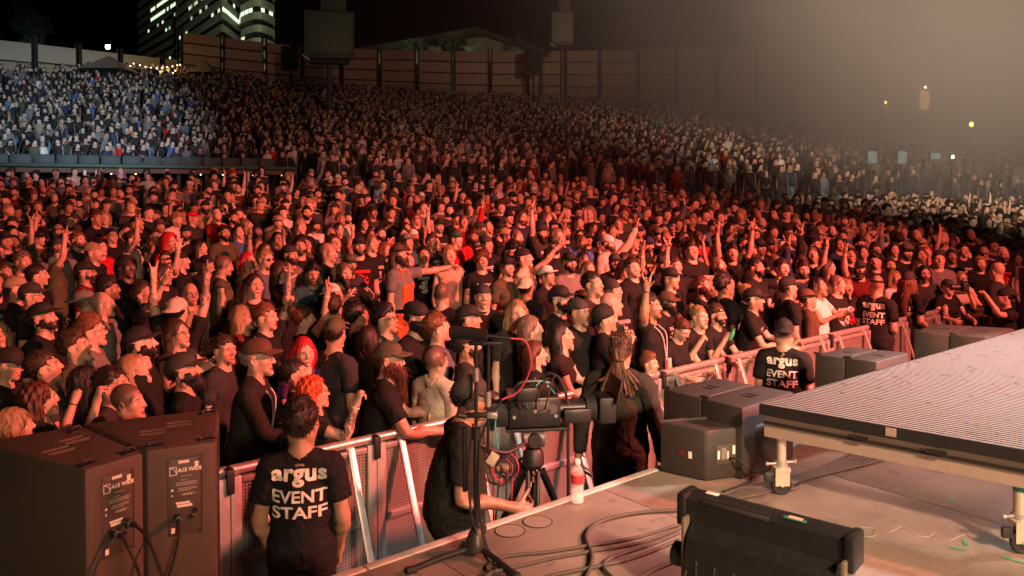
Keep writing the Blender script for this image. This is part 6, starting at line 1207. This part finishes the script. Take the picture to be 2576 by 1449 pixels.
def wedge():
    nb, fb = at(1777, 1214, STZ), at(1658, 1187, STZ); zt = CAM_Z+ray(1781, 1084).z/ray(1781, 1084).y*nb.y; nr = at(1945, 1064, zt); nr.z = STZ; d = (nr-nb); fr = fb+d; o = (nb+nr)/2; ang = frame_of(nb, nr); poly = to_local((nb, nr, fr, fb), o, ang); H = zt-STZ
    t = empty('stage_monitor', (o.x, o.y, STZ+.003), ang, label='brown wedge loudspeaker on the stage floor with rating plate on its back', cat='loudspeaker'); b = MB().prism(poly, 0, H, .022); b.build('cabinet', CABD, t)
    W = (Vector(poly[1])-Vector(poly[0])).length; pl = MB().box((.135, .006, .115), bev=.002).build('rear_plate', CABP, t, loc=(-W*.22, -.003, H*.50))
    for x, z, w_, h_ in ((-.052, 0, .016, .05), (.052, .02, .018, .05), (.012, -.005, .010, .045)): MB().box((w_, .001, h_)).build('sticker', PAPER, pl, loc=(x, -.0042, z))
    ln = MB(); [ln.box((.003, .0006, .07), loc=(-.03+.007*k, -.0042, .005)) for k in range(5)]; ln.build('printed_notes', FINE, pl)
    for k in range(2): MB().cyl((0, .001, 0), (0, -.004, 0), .010, n=14).build('port', BLK, t, loc=(W*.30+.035*k, -.001, H*.60))
    m = MB(); m.prism([(poly[3][0]*.9+poly[0][0]*.1, poly[3][1]*.9+poly[0][1]*.1+.0), (poly[3][0]*.55+poly[2][0]*.45, poly[2][1]*.96), (poly[2][0]*.95, poly[2][1]*.96), (poly[1][0]*.9, poly[1][1]+.16)], H+.001, H+.014); m.build('top_lip', CABD, t)
    st = MB(); mid = Vector((*poly[0], 0)).lerp(Vector((*poly[3], 0)), .5); pts = [(math.cos(q)*(.038 if k % 2 == 0 else .016), math.sin(q)*(.038 if k % 2 == 0 else .016)) for k, q in enumerate(np.linspace(math.pi/2, math.pi*2.5, 11)[:-1])]; e = (Vector(poly[3])-Vector(poly[0])).normalized(); st.bm.faces.new([st.bm.verts.new((mid.x+e.x*x-e.y*-.003*-1, mid.y+e.y*x, H*.48+z)) for x, z in pts])
    s = st.build('red_star_mark', mat('red_sticker', (.09, .012, .018), .7), t, smooth=0); s.location = Vector((e.y, -e.x, 0))*-.003 if False else Vector((-e.y, e.x, 0))*.003
    MB().box((.022, .002, .040)).build('sticker', PAPER, t, loc=(mid.x+e.x*-.05-e.y*.003, mid.y+e.y*-.05+e.x*.003, H*.46), rotz=math.atan2(e.y, e.x))
    p = Vector((-W*.18, -.01, H*.42)); MB().tube(curve_pts([p, p+Vector((.03, -.05, .0)), p+Vector((.09, -.08, -.07)), p+Vector((.11, -.06, -H*.42)), p+Vector((.05, -.10, -H*.42+.006)), p+Vector((-.15, -.16, -H*.42+.006))], 7), .006, 8).build('power_lead', RUB, t)
wedge()
# ---------------------------------------------------------------- ribbed rolling platform
def platform():
    zt = 1.68; A = at(1918, 1015, zt); Bv = at(2576, 1130, zt); Cv = at(2510, 846, zt); eb = (Bv-A).normalized(); ec = (Cv-A).normalized(); LB, LC = 2.9, 5.8; rt = empty('rolling_platform', (A.x, A.y, STZ), label='wide ribbed metal platform on casters, gleaming white at the right edge', cat='platform')
    P2 = lambda b, c: (eb*b+ec*c); ql = lambda b0, b1, c0, c1: [P2(b0, c0).xy, P2(b1, c0).xy, P2(b1, c1).xy, P2(b0, c1).xy]; z = zt-STZ
    rib = mat('ribbed_metal', (.32, .315, .31), .30, metal=.30, var=.12, scale=8, bump=.04); blk = mat('platform_edge_black', (.012, .012, .012), .5); fr = mat('platform_frame', (.36, .29, .235), .5, metal=.25, var=.12)
    for pi in range(4):                                              # deck panels, each a row of close open slats that let light through
        for pj in range(8):
            b0, b1 = pi*LB/4+.0008, (pi+1)*LB/4-.0008; c0, c1 = pj*LC/8, (pj+1)*LC/8; m = MB(); n = 19
            for k in range(n):
                ca = c0+(c1-c0)*k/n; cw = (c1-c0)/n*.60; rows = [(ca, -.008), (ca+cw*.03, 0), (ca+cw*.5, .0010), (ca+cw*.97, 0), (ca+cw, -.008)]; vs = [[m.bm.verts.new((*P2(b, c).xy, z+h)) for c, h in rows] for b in (b0, b1)]
                for q in range(4): m.bm.faces.new((vs[0][q], vs[1][q], vs[1][q+1], vs[0][q+1])).material_index = int(q in (0, 3))  # slat sides painted black, standing in for the shade of the gaps
            m.build('deck_panel', rib, rt, smooth=0).data.materials.append(blk)
    for nm, q in (('edge_trim', ql(-.004, LB, -.012, -.001)), ('edge_trim', ql(-.012, -.001, -.012, LC))): MB().prism(q, z-.062, z-.001).build(nm, blk, rt)
    for c in (.02, LC*.5, LC-.08): MB().prism(ql(.0, LB, c, c+.055), z-.19, z-.068).build('frame_beam', fr, rt)
    for b in (.0, LB*.5, LB-.06): MB().prism(ql(b, b+.055, .08, LC-.09), z-.185, z-.070).build('frame_beam', fr, rt)
    lip = MB().prism(ql(0, LB, .006, .02), z-.115, z-.10); lip.build('beam_groove', blk, rt)
    tp = mat('green_tape', (.02, .22, .17), .6); al = mat('leg_alloy', (.62, .55, .43), .42, metal=.5, var=.2, scale=20)
    for k, (b, c) in enumerate(((.07, .07), (1.22, .07), (2.3, .07), (.07, 1.6), (1.09, 1.6), (2.1, 1.6), (.07, 3.4), (1.09, 3.4))):
        p = P2(b, c); leg = MB().cyl((p.x, p.y, .165), (p.x, p.y, z-.19), .027, n=18).build('leg', al, rt); cl = MB(); cl.cyl((p.x, p.y, .150), (p.x, p.y, .178), .036, n=18); cl.cyl((p.x-.085, p.y-.02, .163), (p.x+.085, p.y+.02, .163), .007, n=8); cl.sph((p.x+.085, p.y+.02, .163), .013, 8); cl.sph((p.x-.085, p.y-.02, .163), .013, 8); cl.build('leg_clamp', STEEL, leg)
        w = MB().tube([(p.x-.012+.048*math.cos(t), p.y-.045, .056+.048*math.sin(t)) for t in np.linspace(0, 6.283, 25)[:-1]], .0125, 8, True); w.cyl((p.x-.012, p.y-.053, .056), (p.x-.012, p.y-.037, .056), .046, n=20); w.build('caster_wheel', RUB, leg); f = MB(); f.prism([(p.x-.05, p.y-.060), (p.x+.03, p.y-.060), (p.x+.03, p.y-.056), (p.x-.05, p.y-.056)], .05, .13); f.prism([(p.x-.05, p.y-.034), (p.x+.03, p.y-.034), (p.x+.03, p.y-.030), (p.x-.05, p.y-.030)], .05, .13); f.prism([(p.x-.05, p.y-.060), (p.x+.035, p.y-.060), (p.x+.035, p.y+.02), (p.x-.05, p.y+.02)], .131, .150); f.cyl((p.x-.012, p.y-.066, .056), (p.x-.012, p.y-.026, .056), .010, n=10); f.build('caster_fork', al, leg); MB().box((.05, .022, .05), bev=.004).build('brake_lever', BLKP, leg, loc=(p.x-.085, p.y-.045, .10))
        if k == 1: MB().cyl((p.x, p.y, .28), (p.x, p.y, .305), .0282, n=18).build('tape_band', tp, leg)
    for b, w_, mm in ((.50, .075, blk), (.66, .05, fr), (.85, .09, blk)): q = ql(b, b+w_, -.016, -.0125); MB().prism(q, z-(.10 if mm is blk else .05), z-(.075 if mm is blk else .006)).build('latch' if mm is blk else 'rating_plate', mm, rt)
platform()
# ---------------------------------------------------------------- light bar lying on the stage
def light_bar():
    zt = 1.615; A, Bv = at(1742, 1226, zt), at(2158, 1333, zt); ang = frame_of(A, Bv); L = (Bv-A).length; t = empty('light_bar', (A.x, A.y, STZ), ang, label='black moving light bar with carry handle standing on the stage floor', cat='stage light'); h = zt-STZ
    hd = mat('fixture_black', (.013, .014, .015), .42, var=.2, bump=.08); fin = mat('fixture_fins', (.03, .03, .03), .5)
    sec = [(-.005, h), (.03, h+.004), (.095, h-.015), (.10, h-.10), (.03, h-.12), (-.02, h-.09)]                 # section of the top rail, local y,z
    def extr(x0, x1, sc, nm, m, par): 
        b = MB(); a = [b.bm.verts.new((x0, -y, z)) for y, z in sc]; c = [b.bm.verts.new((x1, -y, z)) for y, z in sc]; b.bm.faces.new(a); b.bm.faces.new(c[::-1]); n = len(sc)
        for i in range(n): j = (i+1) % n; b.bm.faces.new((a[j], a[i], c[i], c[j]))
        return b.build(nm, m, par, smooth=30)
    rail = extr(.02, L-.01, sec, 'top_housing', hd, t); [MB().sph((0, 0, 0), .004, 6).build('rivet', STEEL, rail, loc=(.09+k*.0085, -.036, h-.004)) for k in range(26)]
    MB().box((L*.40, .045, .004)).build('handle_slot', BLK, rail, loc=(L*.34, -.062, h-.003)); MB().box((L*.42, .014, .018), bev=.005, rot=Matrix.Rotation(0, 3, 'Z')).build('handle_edge', fin, rail, loc=(L*.34, -.092, h-.012))
    MB().box((.055, .030, .002), bev=.001).build('sticker', PAPER, rail, loc=(L*.15, -.018, h+.0035)); MB().box((.085, .038, .002)).build('green_label', mat('label_green', (.03, .20, .13), .6), rail, loc=(L*.68, -.045, h-.0)); MB().box((.055, .024, .001)).build('paper_label', mat('label_pink', (.70, .45, .38), .6), rail, loc=(L*.68, -.045, h+.0025))
    for e in (0, 1):
        x = .0 if e == 0 else L; MB().prism([(x-.02, -.11), (x+.02, -.11), (x+.02, .02), (x-.02, .02)], h-.13, h+.006, .012).build('end_block', hd, t); MB().box((.016, .13, h-.09), bev=.004).build('yoke_plate', mat('yoke_alloy', (.20, .17, .12), .45, metal=.4), t, loc=(x+(.03 if e == 0 else -.01), -.08, (h-.09)/2+.012)); MB().cyl((x-.035, -.085, h*.40), (x+.035, -.085, h*.40), .05, n=20).build('pivot_knob', BLKP, t)
    body = extr(.05, L-.04, [(.0, h*.80), (.085, h*.80), (.150, h*.66), (.168, h*.40), (.155, h*.14), (.10, h*.07), (.02, h*.09)], 'lamp_body', hd, t)
    for k in range(7): MB().box((.012, .018, h*.22), bev=.004).build('cooling_rib', fin, body, loc=(.10+k*(L-.2)/6, -.160, h*.36))
    MB().box((L+.06, .19, .022), bev=.005).build('base_plate', mat('base_brown', (.05, .04, .03), .6), t, loc=(L/2, -.085, .013))
    MB().tube(curve_pts([(.055, -.15, h*.40), (.06, -.18, h*.28), (.08, -.175, h*.15), (.07, -.16, .03)], 6), .0055, 7).build('safety_lead', RUB, t)
light_bar()
# ---------------------------------------------------------------- microphone stand at the stage edge
def mic_stand():
    p = at(1198, 1398, STZ); t = empty('microphone_stand', (p.x, p.y, STZ), label='black microphone stand with long foam covered microphone at the stage edge', cat='microphone stand')
    MB().lathe([(.052, .03), (.056, .045), (.048, .075), (.032, .115), (.02, .135), (.012, .14)], 22).build('base_boss', mat('cast_base', (.05, .043, .033), .4, metal=.3), t)
    for q in ((1028, 1436), (1298, 1448), (1215, 1330)): e = at(*q, STZ+.012)-Vector((p.x, p.y, STZ)); l = MB().tube([(0, 0, .045), e*.5+Vector((0, 0, .03)), e], .0135, 10).build('leg', BLK, t); MB().cyl(e-e.normalized()*.035, e+e.normalized()*.012, .019, n=12).build('rubber_foot', RUB, l)
    topz = 2.21-STZ; dx = at(1232, 900, STZ+1) ; MB().cyl((0, 0, .12), (0, 0, .58), .0125, n=12).build('lower_tube', BLK, t); MB().cyl((0, 0, .56), (0, 0, topz-.03), .0085, n=10).build('upper_tube', BLK, t); MB().cyl((0, 0, .55), (0, 0, .60), .021, n=14).build('clutch', BLKP, t)
    MB().cyl((.055, .005, .48), (.058, .005, topz-.04), .0085, n=10).build('second_tube', BLK, t); MB().cyl((.055, .005, .70), (.055, .005, .77), .015, n=12).build('collar', STEEL, t); MB().cyl((0, 0, .82), (0, 0, .88), .014, n=12).build('collar', STEEL, t)
    MB().box((.13, .025, .022), bev=.005).build('stereo_bar', BLK, t, loc=(.02, 0, .66)); MB().cyl((-.05, 0, .655), (-.085, -.01, .665), .014, n=12).build('bar_knob', BLKP, t); MB().box((.05, .03, .03), bev=.006).build('bar_clamp', STEEL, t, loc=(.075, 0, .66))
    MB().box((.16, .02, .018), bev=.004).build('top_bar', BLK, t, loc=(.045, 0, topz-.035)); f = MB(); f.tube([(-.125, 0, topz+.018), (-.12, 0, topz+.018), (-.02, 0, topz+.010), (.05, 0, topz), (.055, 0, topz)], [.018, .030, .031, .029, .018], 16); f.build('foam_windscreen', mat('foam_black', (.010, .010, .010), .95, bump=.5, bscale=900), t); MB().cyl((.05, 0, topz), (.16, .0, topz-.012), .0115, n=12).build('microphone_body', BLKP, t); MB().box((.03, .03, .05), bev=.008).build('shock_mount', BLKP, t, loc=(.03, 0, topz-.02))
    MB().cyl((-.055, .01, .60), (-.052, .01, .30), .012, n=10).build('hanging_tube', BLK, t); MB().box((.045, .035, .055), bev=.004, rot=Matrix.Rotation(.6, 3, 'Y')).build('junction_box', mat('box_beige', (.55, .46, .32), .5), t, loc=(.075, -.01, .46))
    c1 = [(.16, 0, topz-.012), (.23, .01, topz-.03), (.255, .01, topz-.14), (.20, .02, topz-.26), (.12, .01, topz-.30), (.03, 0, .58), (.012, -.02, .40), (.02, -.03, .2), (.05, -.05, .07), (.10, -.12, .012), (.02, -.22, .008)]
    MB().tube(curve_pts(c1[:5], 8), .0048, 7).build('red_lead', mat('red_cable', (.55, .05, .07), .5), t); MB().tube(curve_pts(c1[4:], 8), .0055, 7).build('black_lead', RUB, t); MB().tube(curve_pts([(-.014, 0, .62), (-.035, -.02, .40), (-.02, -.03, .2), (.01, -.03, .1), (.05, -.07, .02), (.16, -.2, .008)], 8), .0055, 7).build('black_lead', RUB, t)
mic_stand()
def bottle():
    p = at(1452, 1264, STZ); t = empty('water_bottle', (p.x, p.y, STZ+.002), label='clear plastic water bottle with red label and white cap on the stage edge', cat='bottle'); t.scale = (1.1, 1.1, 1.1)
    g = bpy.data.materials.new('clear_plastic'); g.use_nodes = True; b = g.node_tree.nodes['Principled BSDF']; b.inputs['Base Color'].default_value = (.93, .96, .95, 1); b.inputs['Roughness'].default_value = .08; b.inputs['Alpha'].default_value = .24
    s = 1.02; MB().lathe([(.026*s, 0), (.0315*s, .006), (.0315*s, .03), (.0295*s, .036), (.0315*s, .042), (.0295*s, .056), (.0315*s, .066), (.031*s, .12), (.0315*s, .148), (.026*s, .168), (.014*s, .186), (.0125*s, .196)], 24).build('bottle_body', g, t); MB().lathe([(.0322, .098), (.0326, .099), (.0326, .142), (.0322, .143)], 24).build('red_label', mat('label_red', (.55, .04, .035), .45, var=.3, scale=60), t); MB().lathe([(.0145, .192), (.015, .193), (.015, .212), (.0135, .215)], 20).build('white_cap', mat('cap_white', (.75, .72, .66), .5), t)
    MB().lathe([(.0285, .004), (.0290, .03), (.0282, .05), (.0290, .082), (.0, .0825)], 20).build('water', g, t)
bottle()
# ---------------------------------------------------------------- broadcast camera in the pit
def broadcast_camera():
    base = at(1345, 1275, .35); p = Vector((.134, 5.05, 0)); t = empty('broadcast_camera', p, R(8), label='large black broadcast camera on a tripod, lens pointing right', cat='camera'); z = 1.36; t.scale = (1.1, 1.1, 1.1)
    bd = MB().box((.30, .13, .17), bev=.012).build('camera_body', BLKP, t, loc=(0, 0, z)); MB().box((.11, .10, .14), bev=.01).build('battery', BLK, bd, loc=(-.20, 0, -.01))
    for k in range(7): MB().cyl((-.12+.04*k, -.066, -.02+.03*(k % 2)), (-.12+.04*k, -.074, -.02+.03*(k % 2)), .010, n=10).build('button', STEEL if k % 3 == 0 else BLK, bd)
    MB().box((.10, .004, .06), bev=.002).build('side_panel', mat('panel_grey', (.08, .08, .08), .4), bd, loc=(.03, -.067, .03)); MB().cyl((.10, -.066, .02), (.10, -.070, .02), .028, n=18).build('fan_ring', mat('panel_grey', (0, 0, 0)), bd)
    ln = MB().cyl((.15, 0, z), (.30, 0, z), .055, .058, 20).build('lens', BLKP, t); MB().cyl((.30, 0, 0), (.36, 0, 0), .075, n=20).build('focus_ring', RUB, ln, loc=(0, 0, z)); MB().box((.10, .17, .15), bev=.012).build('matte_box', BLK, ln, loc=(.42, 0, z)); MB().box((.012, .26, .14), rot=Matrix.Rotation(.25, 3, 'Y'), bev=.003).build('lens_flag', BLK, ln, loc=(.475, 0, z+.11)); MB().box((.16, .05, .08), bev=.01).build('lens_drive', BLKP, ln, loc=(.24, -.075, z-.02))
    MB().tube(curve_pts([(-.10, 0, z+.085), (-.09, 0, z+.15), (.0, 0, z+.165), (.10, 0, z+.15), (.12, 0, z+.085)], 6), .013, 8).build('top_handle', BLKP, t); MB().box((.12, .09, .08), bev=.01).build('viewfinder', BLKP, t, loc=(-.06, -.13, z+.13)); MB().cyl((-.12, -.13, z+.13), (-.17, -.13, z+.125), .032, .04, 16).build('eyepiece', RUB, t)
    MB().box((.36, .10, .018), bev=.004).build('slide_plate', BLK, t, loc=(.02, 0, z-.105)); MB().cyl((-.06, 0, z-.16), (.06, 0, z-.16), .055, n=20).build('tilt_drum', mat('drum_grey', (.11, .095, .08), .4), t); MB().cyl((0, -.075, z-.16), (0, .075, z-.16), .040, n=18).build('tilt_axle', BLK, t); MB().lathe([(.05, 0), (.065, .02), (.06, .09), (.045, .11)], 20).build('pan_base', BLK, t, loc=(0, 0, z-.33))
    for s, m_ in ((.035, .0), (-.01, -.02)): MB().cyl((s*.5-.06, -.055, z-.16+m_*2), (s*.5-.06, -.062, z-.16+m_*2), .012, n=10).build('red_button', mat('button_red', (.6, .10, .12), .5), t)
    MB().tube(curve_pts([(-.05, -.05, z-.17), (-.18, -.12, z-.20), (-.34, -.20, z-.12)], 6), .011, 8).build('pan_bar', BLK, t)
    for k in range(3):
        a = R(-100+120*k); e = Vector((math.cos(a), math.sin(a), 0)); l = MB()
        for s in (-.03, .03): n_ = Vector((-e.y, e.x, 0))*s; l.cyl(e*.05+n_+Vector((0, 0, z-.34)), e*.26+n_*.6+Vector((0, 0, .55)), .013, n=8)
        l.cyl(e*.25+Vector((0, 0, .60)), e*.40+Vector((0, 0, .02)), .012, n=8); l.sph(e*.40+Vector((0, 0, .02)), .02, 8); l.build('leg', BLK, t)
    MB().cyl((0, 0, .55), (0, 0, z-.33), .02, n=10).build('centre_column', BLK, t)
    rs = random.Random(2); MAG = mat('magenta_cable', (.30, .03, .07), .5); TL = mat('teal_cable', (.03, .32, .30), .5)
    for k in range(6):
        c = Vector((-.20+rs.uniform(-.03, .03), -.10+rs.uniform(-.03, .03), z-.30)); r = rs.uniform(.05, .09); MB().tube([(c.x+r*math.cos(q), c.y+.02*math.sin(q*2+k), c.z+r*1.1*math.sin(q)) for q in np.linspace(0, 6.283, 21)[:-1]], .005, 6, True).build('cable_coil', MAG if k % 2 else RUB, t)
    for k in range(4): x = -.24+.035*k; MB().tube(curve_pts([(x, -.10, z-.32), (x+rs.uniform(-.03, .03), -.11, z-.6), (x+rs.uniform(-.04, .04), -.08, .5), (x, -.05, .05)], 6), .0055, 6).build('hanging_cable', (MAG, RUB, RUB, MAG)[k], t)
    for k in range(5): MB().tube(curve_pts([(-.14+.05*k, -.06, z+.02), (-.16+.05*k, -.12-.02*k, z+.09+.02*(k % 2)), (-.05+.04*k, -.10, z+.16+.015*k), (.06+.03*k, -.04, z+.10)], 6), .0045, 6).build('short_cable', RUB if k != 2 else TL, t)
    MB().tube(curve_pts([(-.22, -.06, z+.02), (-.23, -.09, z-.08), (-.21, -.10, z-.22)], 6), .005, 6).build('teal_lead', TL, t)
    MB().tube(curve_pts([(.0, .05, z+.10), (.10, .03, z+.20), (.185, -.03, z+.10), (.195, -.05, z-.3), (.20, -.05, .03)], 8), .010, 8).build('thick_cable', RUB, t)
broadcast_camera()
def handheld_camera(p, label, rz):
    t = empty('handheld_camera', p, rz, label=label, cat='camera', group='photographers cameras'); MB().box((.15, .08, .11), bev=.012).build('camera_body', BLKP, t); MB().cyl((0, -.04, 0), (0, -.17, 0), .04, .045, 16).build('lens', BLK, t); MB().box((.06, .06, .05), bev=.008).build('viewfinder_hump', BLKP, t, loc=(0, 0, .07)); MB().tube(curve_pts([(-.08, 0, .03), (-.10, .04, .10), (.10, .04, .10), (.08, 0, .03)], 5), .005, 6).build('strap', RUB, t)
hp = bone_point(ph2, 'handr', tuple(np.array((-1, 1, 1))*(WRI+D45*.08))); handheld_camera(hp+Vector((-.06, -.02, .02)), 'black handheld camera raised by the crouching photographer', ph2['o'].rotation_euler.z); hp = bone_point(ph, 'handr', tuple(np.array((-1, 1, 1))*(WRI+D45*.08))); handheld_camera(hp+Vector((.05, 0, .03)), 'black handheld camera held by the bald man in glasses', ph['o'].rotation_euler.z)
# ---------------------------------------------------------------- cables and marks on the stage, small things
def stage_cable(pts, r, label, m=None):
    P3 = [at(x, y, STZ+r+(.004 if len(q) == 0 else q[0])) for x, y, *q in pts]; o = MB().tube(curve_pts(P3, 8), r, 8).build('stage_cable', m or CABLE); return tag(o, label, 'cable', 'cables on the stage floor')
CABLE = mat('dusty_cable', (.075, .060, .048), .7, var=.3)
stage_cable([(1712, 1282), (1600, 1290), (1510, 1312), (1475, 1348), (1490, 1400), (1475, 1452), (1440, 1500)], .010, 'cable looping left from behind the light bar across bare floor')
stage_cable([(1712, 1318), (1600, 1352), (1480, 1372), (1380, 1388), (1270, 1400), (1225, 1430), (1270, 1452)], .008, 'thin cable running from light bar to the microphone stand, upper one'); stage_cable([(1712, 1328), (1620, 1362), (1500, 1384), (1400, 1402), (1330, 1418), (1240, 1440), (1200, 1470)], .008, 'thin cable running from light bar to the microphone stand, lower one')
stage_cable([(1708, 1340), (1640, 1368), (1570, 1390), (1530, 1408), (1520, 1430), (1560, 1470)], .009, 'short cable curling down in front of the light bar'); stage_cable([(1708, 1358), (1600, 1400), (1500, 1425), (1400, 1445), (1300, 1475)], .009, 'cable along the bottom left of the light bar'); stage_cable([(1706, 1408), (1650, 1430), (1600, 1460)], .009, 'cable end disappearing below the picture beside the light bar')
for k in range(6): stage_cable([(1790+k*14, 1268-k*3), (1880+k*8, 1226+k*3), (1960+k*4, 1208+k*2), (2060+k*3, 1178+k*3), (2160+k*12, 1132+k*5), (2230+k*16, 1092+k*6)], .0085, 'cable in the bundle running under the ribbed platform, strand %s' % ('nearest the edge', 'second', 'third', 'fourth', 'fifth', 'sixth')[k])
stage_cable([(1950, 1222), (2000, 1215), (2012, 1222), (1990, 1231), (1930, 1232)], .008, 'cable loop lying behind the platform caster'); stage_cable([(2090, 1095), (2098, 1125), (2118, 1128), (2120, 1100)], .008, 'small bent cable at the stage edge under the platform')
GT = mat('green_marker_tape', (.06, .34, .13), .6); WT = mat('chalk_mark', (.42, .36, .31), .8)
for k, (pts, nm) in enumerate((([(2392, 1376), (2428, 1384)], 'long'), ([(2424, 1356), (2432, 1372)], 'short upright'), ([(2392, 1254), (2400, 1262)], 'tiny'), ([(2520, 1400), (2576, 1416)], 'edge'))):
    p, q = [at(*c, STZ+.003) for c in pts]; d = q-p; tag(MB().box((d.length, .016, .0012)).build('tape_mark', GT, None, loc=(p+q)/2, rotz=math.atan2(d.y, d.x)), '%s green tape mark on the stage floor near the platform leg' % nm, 'tape', 'green tape marks')
for k, pts in enumerate(([(2165, 1325), (2200, 1332), (2195, 1350), (2170, 1348)], [(2290, 1330), (2300, 1345), (2335, 1350), (2350, 1340)], [(2240, 1338), (2265, 1325)], [(2390, 1360), (2425, 1345), (2440, 1350)])):
    tag(MB().tube(curve_pts([at(x, y, STZ+.002) for x, y in pts], 5), .0014, 5).build('chalk_scribble', WT), 'faint chalk scribble on the floor, %s' % ('left most', 'third from left', 'second from left', 'rightmost')[k], 'marking', 'chalk scribbles')
def bag():
    p = at(1055, 1420, .02); g = mat('film_plastic', (.45, .44, .46), .25, var=.3, scale=20, bump=.9, bscale=25); rs = random.Random(4); b = MB(); bmesh.ops.create_icosphere(b.bm, subdivisions=3, radius=.16)
    for v in b.bm.verts: v.co *= 1+.22*math.sin(v.co.x*40+v.co.z*22)*math.sin(v.co.y*37)+rs.uniform(-.05, .05); v.co.z = max(-.10, v.co.z*.9)
    tag(b.build('plastic_bag', g, None, loc=(p.x, p.y, .12)), 'crumpled clear plastic bag at the foot of the barricade', 'bag')
bag()
def phone(p, rz, label, lit=True):
    t = empty('phone', p, rz, label=label, cat='phone', group='phones held up'); MB().box((.15, .010, .074), bev=.004).build('case', BLKP, t); MB().box((.14, .002, .066)).build('screen', mat('phone_screen', (.3, .3, .3), .3, emit=(.9, .55, .4, .5)), t, loc=(0, .0065, 0))
for i, p in enumerate([q for q in PEOPLE if q.get('auto') and q['desc'].endswith('hands held up in front')][:8]):
    a = bone_point(p, 'handl', tuple(WRI+D45*.09)); b = bone_point(p, 'handr', tuple((WRI+D45*.09)*np.array((-1, 1, 1)))); near = min(LAND, key=lambda l: (l['px'][0]-p['px'][0])**2+(l['px'][1]-p['px'][1])**2)
    phone((a+b)/2, p['o'].rotation_euler.z, 'phone held up by a person in %s with %s' % (p['desc'].split(',')[0], p['desc'].split(', ')[1]))
def green_bottle():
    p = [q for q in PEOPLE if 'green bottle' in (q['label'] or '')][0]; h = bone_point(p, 'handr', tuple((WRI+D45*.08)*np.array((-1, 1, 1)))); o = MB().lathe([(.020, -.06), (.023, -.055), (.023, .02), (.010, .05), (.010, .07)], 18).build('green_bottle', mat('green_plastic', (.05, .42, .20), .2, coat=.5), None, loc=h+Vector((.03, -.02, 0))); o.rotation_euler.y = .4; tag(o, 'green drink bottle held at the barricade rail', 'bottle')
green_bottle()
def lanyard(p, m, badge):
    sh = p['shirt']; ch = p['G'][BI['chest']]; f = lambda v: Vector((ch@np.array((*v, 1)))[:3]); o = MB().tube(curve_pts([f((-.055, -.02, 1.47)), f((-.06, -.125, 1.38)), f((-.03, -.150, 1.25)), f((0, -.155, 1.13)), f((.03, -.150, 1.25)), f((.06, -.125, 1.38)), f((.055, -.02, 1.47))], 5), .0055, 6).build('lanyard', m, p['o']); b = MB().box((.06, .006, .085), bev=.002).build('badge', badge, o, loc=f((0, -.158, 1.08)))
lanyard(gl, mat('lanyard_pale', (.6, .55, .5), .6), RED_INK); lanyard([q for q in PEOPLE if q['land'] == 'the man with the lanyard'][0], mat('lanyard_pale', (0, 0, 0)), RED_INK)
bb_ = [q for q in PEOPLE if q['land'] == 'the broad bearded man'][0]; print_on(bb_, 'shirt_lettering', [('I PREVAIL', .07, .001, 1, .30)], TEAL_INK, False, ztop=1.30)
# ---------------------------------------------------------------- stage smoke drifting over the right half of the crowd
def smoke():
    m = bpy.data.materials.new('stage_smoke'); m.use_nodes = True; N, L = m.node_tree.nodes, m.node_tree.links; N.clear(); out = N.new('ShaderNodeOutputMaterial'); pv = N.new('ShaderNodeVolumePrincipled'); pv.inputs['Color'].default_value = (.95, .93, .90, 1); pv.inputs['Anisotropy'].default_value = .1; L.new(pv.outputs[0], out.inputs['Volume'])
    tc = N.new('ShaderNodeTexCoord'); sp = N.new('ShaderNodeSeparateXYZ'); L.new(tc.outputs['Object'], sp.inputs[0]); x, y, z = sp.outputs
    def ramp(v, a, b): r = N.new('ShaderNodeMapRange'); r.interpolation_type = 'SMOOTHSTEP'; r.inputs['From Min'].default_value = a; r.inputs['From Max'].default_value = b; L.new(v, r.inputs['Value']); return r.outputs[0]
    side = ramp(math_node(N, L, 'MULTIPLY_ADD', y, -.10, x), -11.0, 17); depth = ramp(y, 12, 36); low = ramp(z, -1, 9)
    n = N.new('ShaderNodeTexNoise'); n.inputs['Scale'].default_value = .085; n.inputs['Detail'].default_value = 3; L.new(tc.outputs['Object'], n.inputs['Vector']); nz = ramp(n.outputs['Fac'], .25, .75)
    d = math_node(N, L, 'MULTIPLY', math_node(N, L, 'MULTIPLY', side, depth), math_node(N, L, 'MULTIPLY', math_node(N, L, 'MULTIPLY_ADD', low, .60, .40), math_node(N, L, 'MULTIPLY_ADD', nz, 1.25, .15)))
    L.new(math_node(N, L, 'MULTIPLY', d, .075), pv.inputs['Density'])
    b = MB(); b.prism([(-10, 10), (16, 10), (50, 46), (50, 68), (-10, 68)], -.6, 38); o = b.build('smoke', m, None, smooth=0); o['kind'] = 'stuff'; tag(o, 'bank of pale stage smoke hanging over the right side', 'smoke', kind='stuff')
smoke()
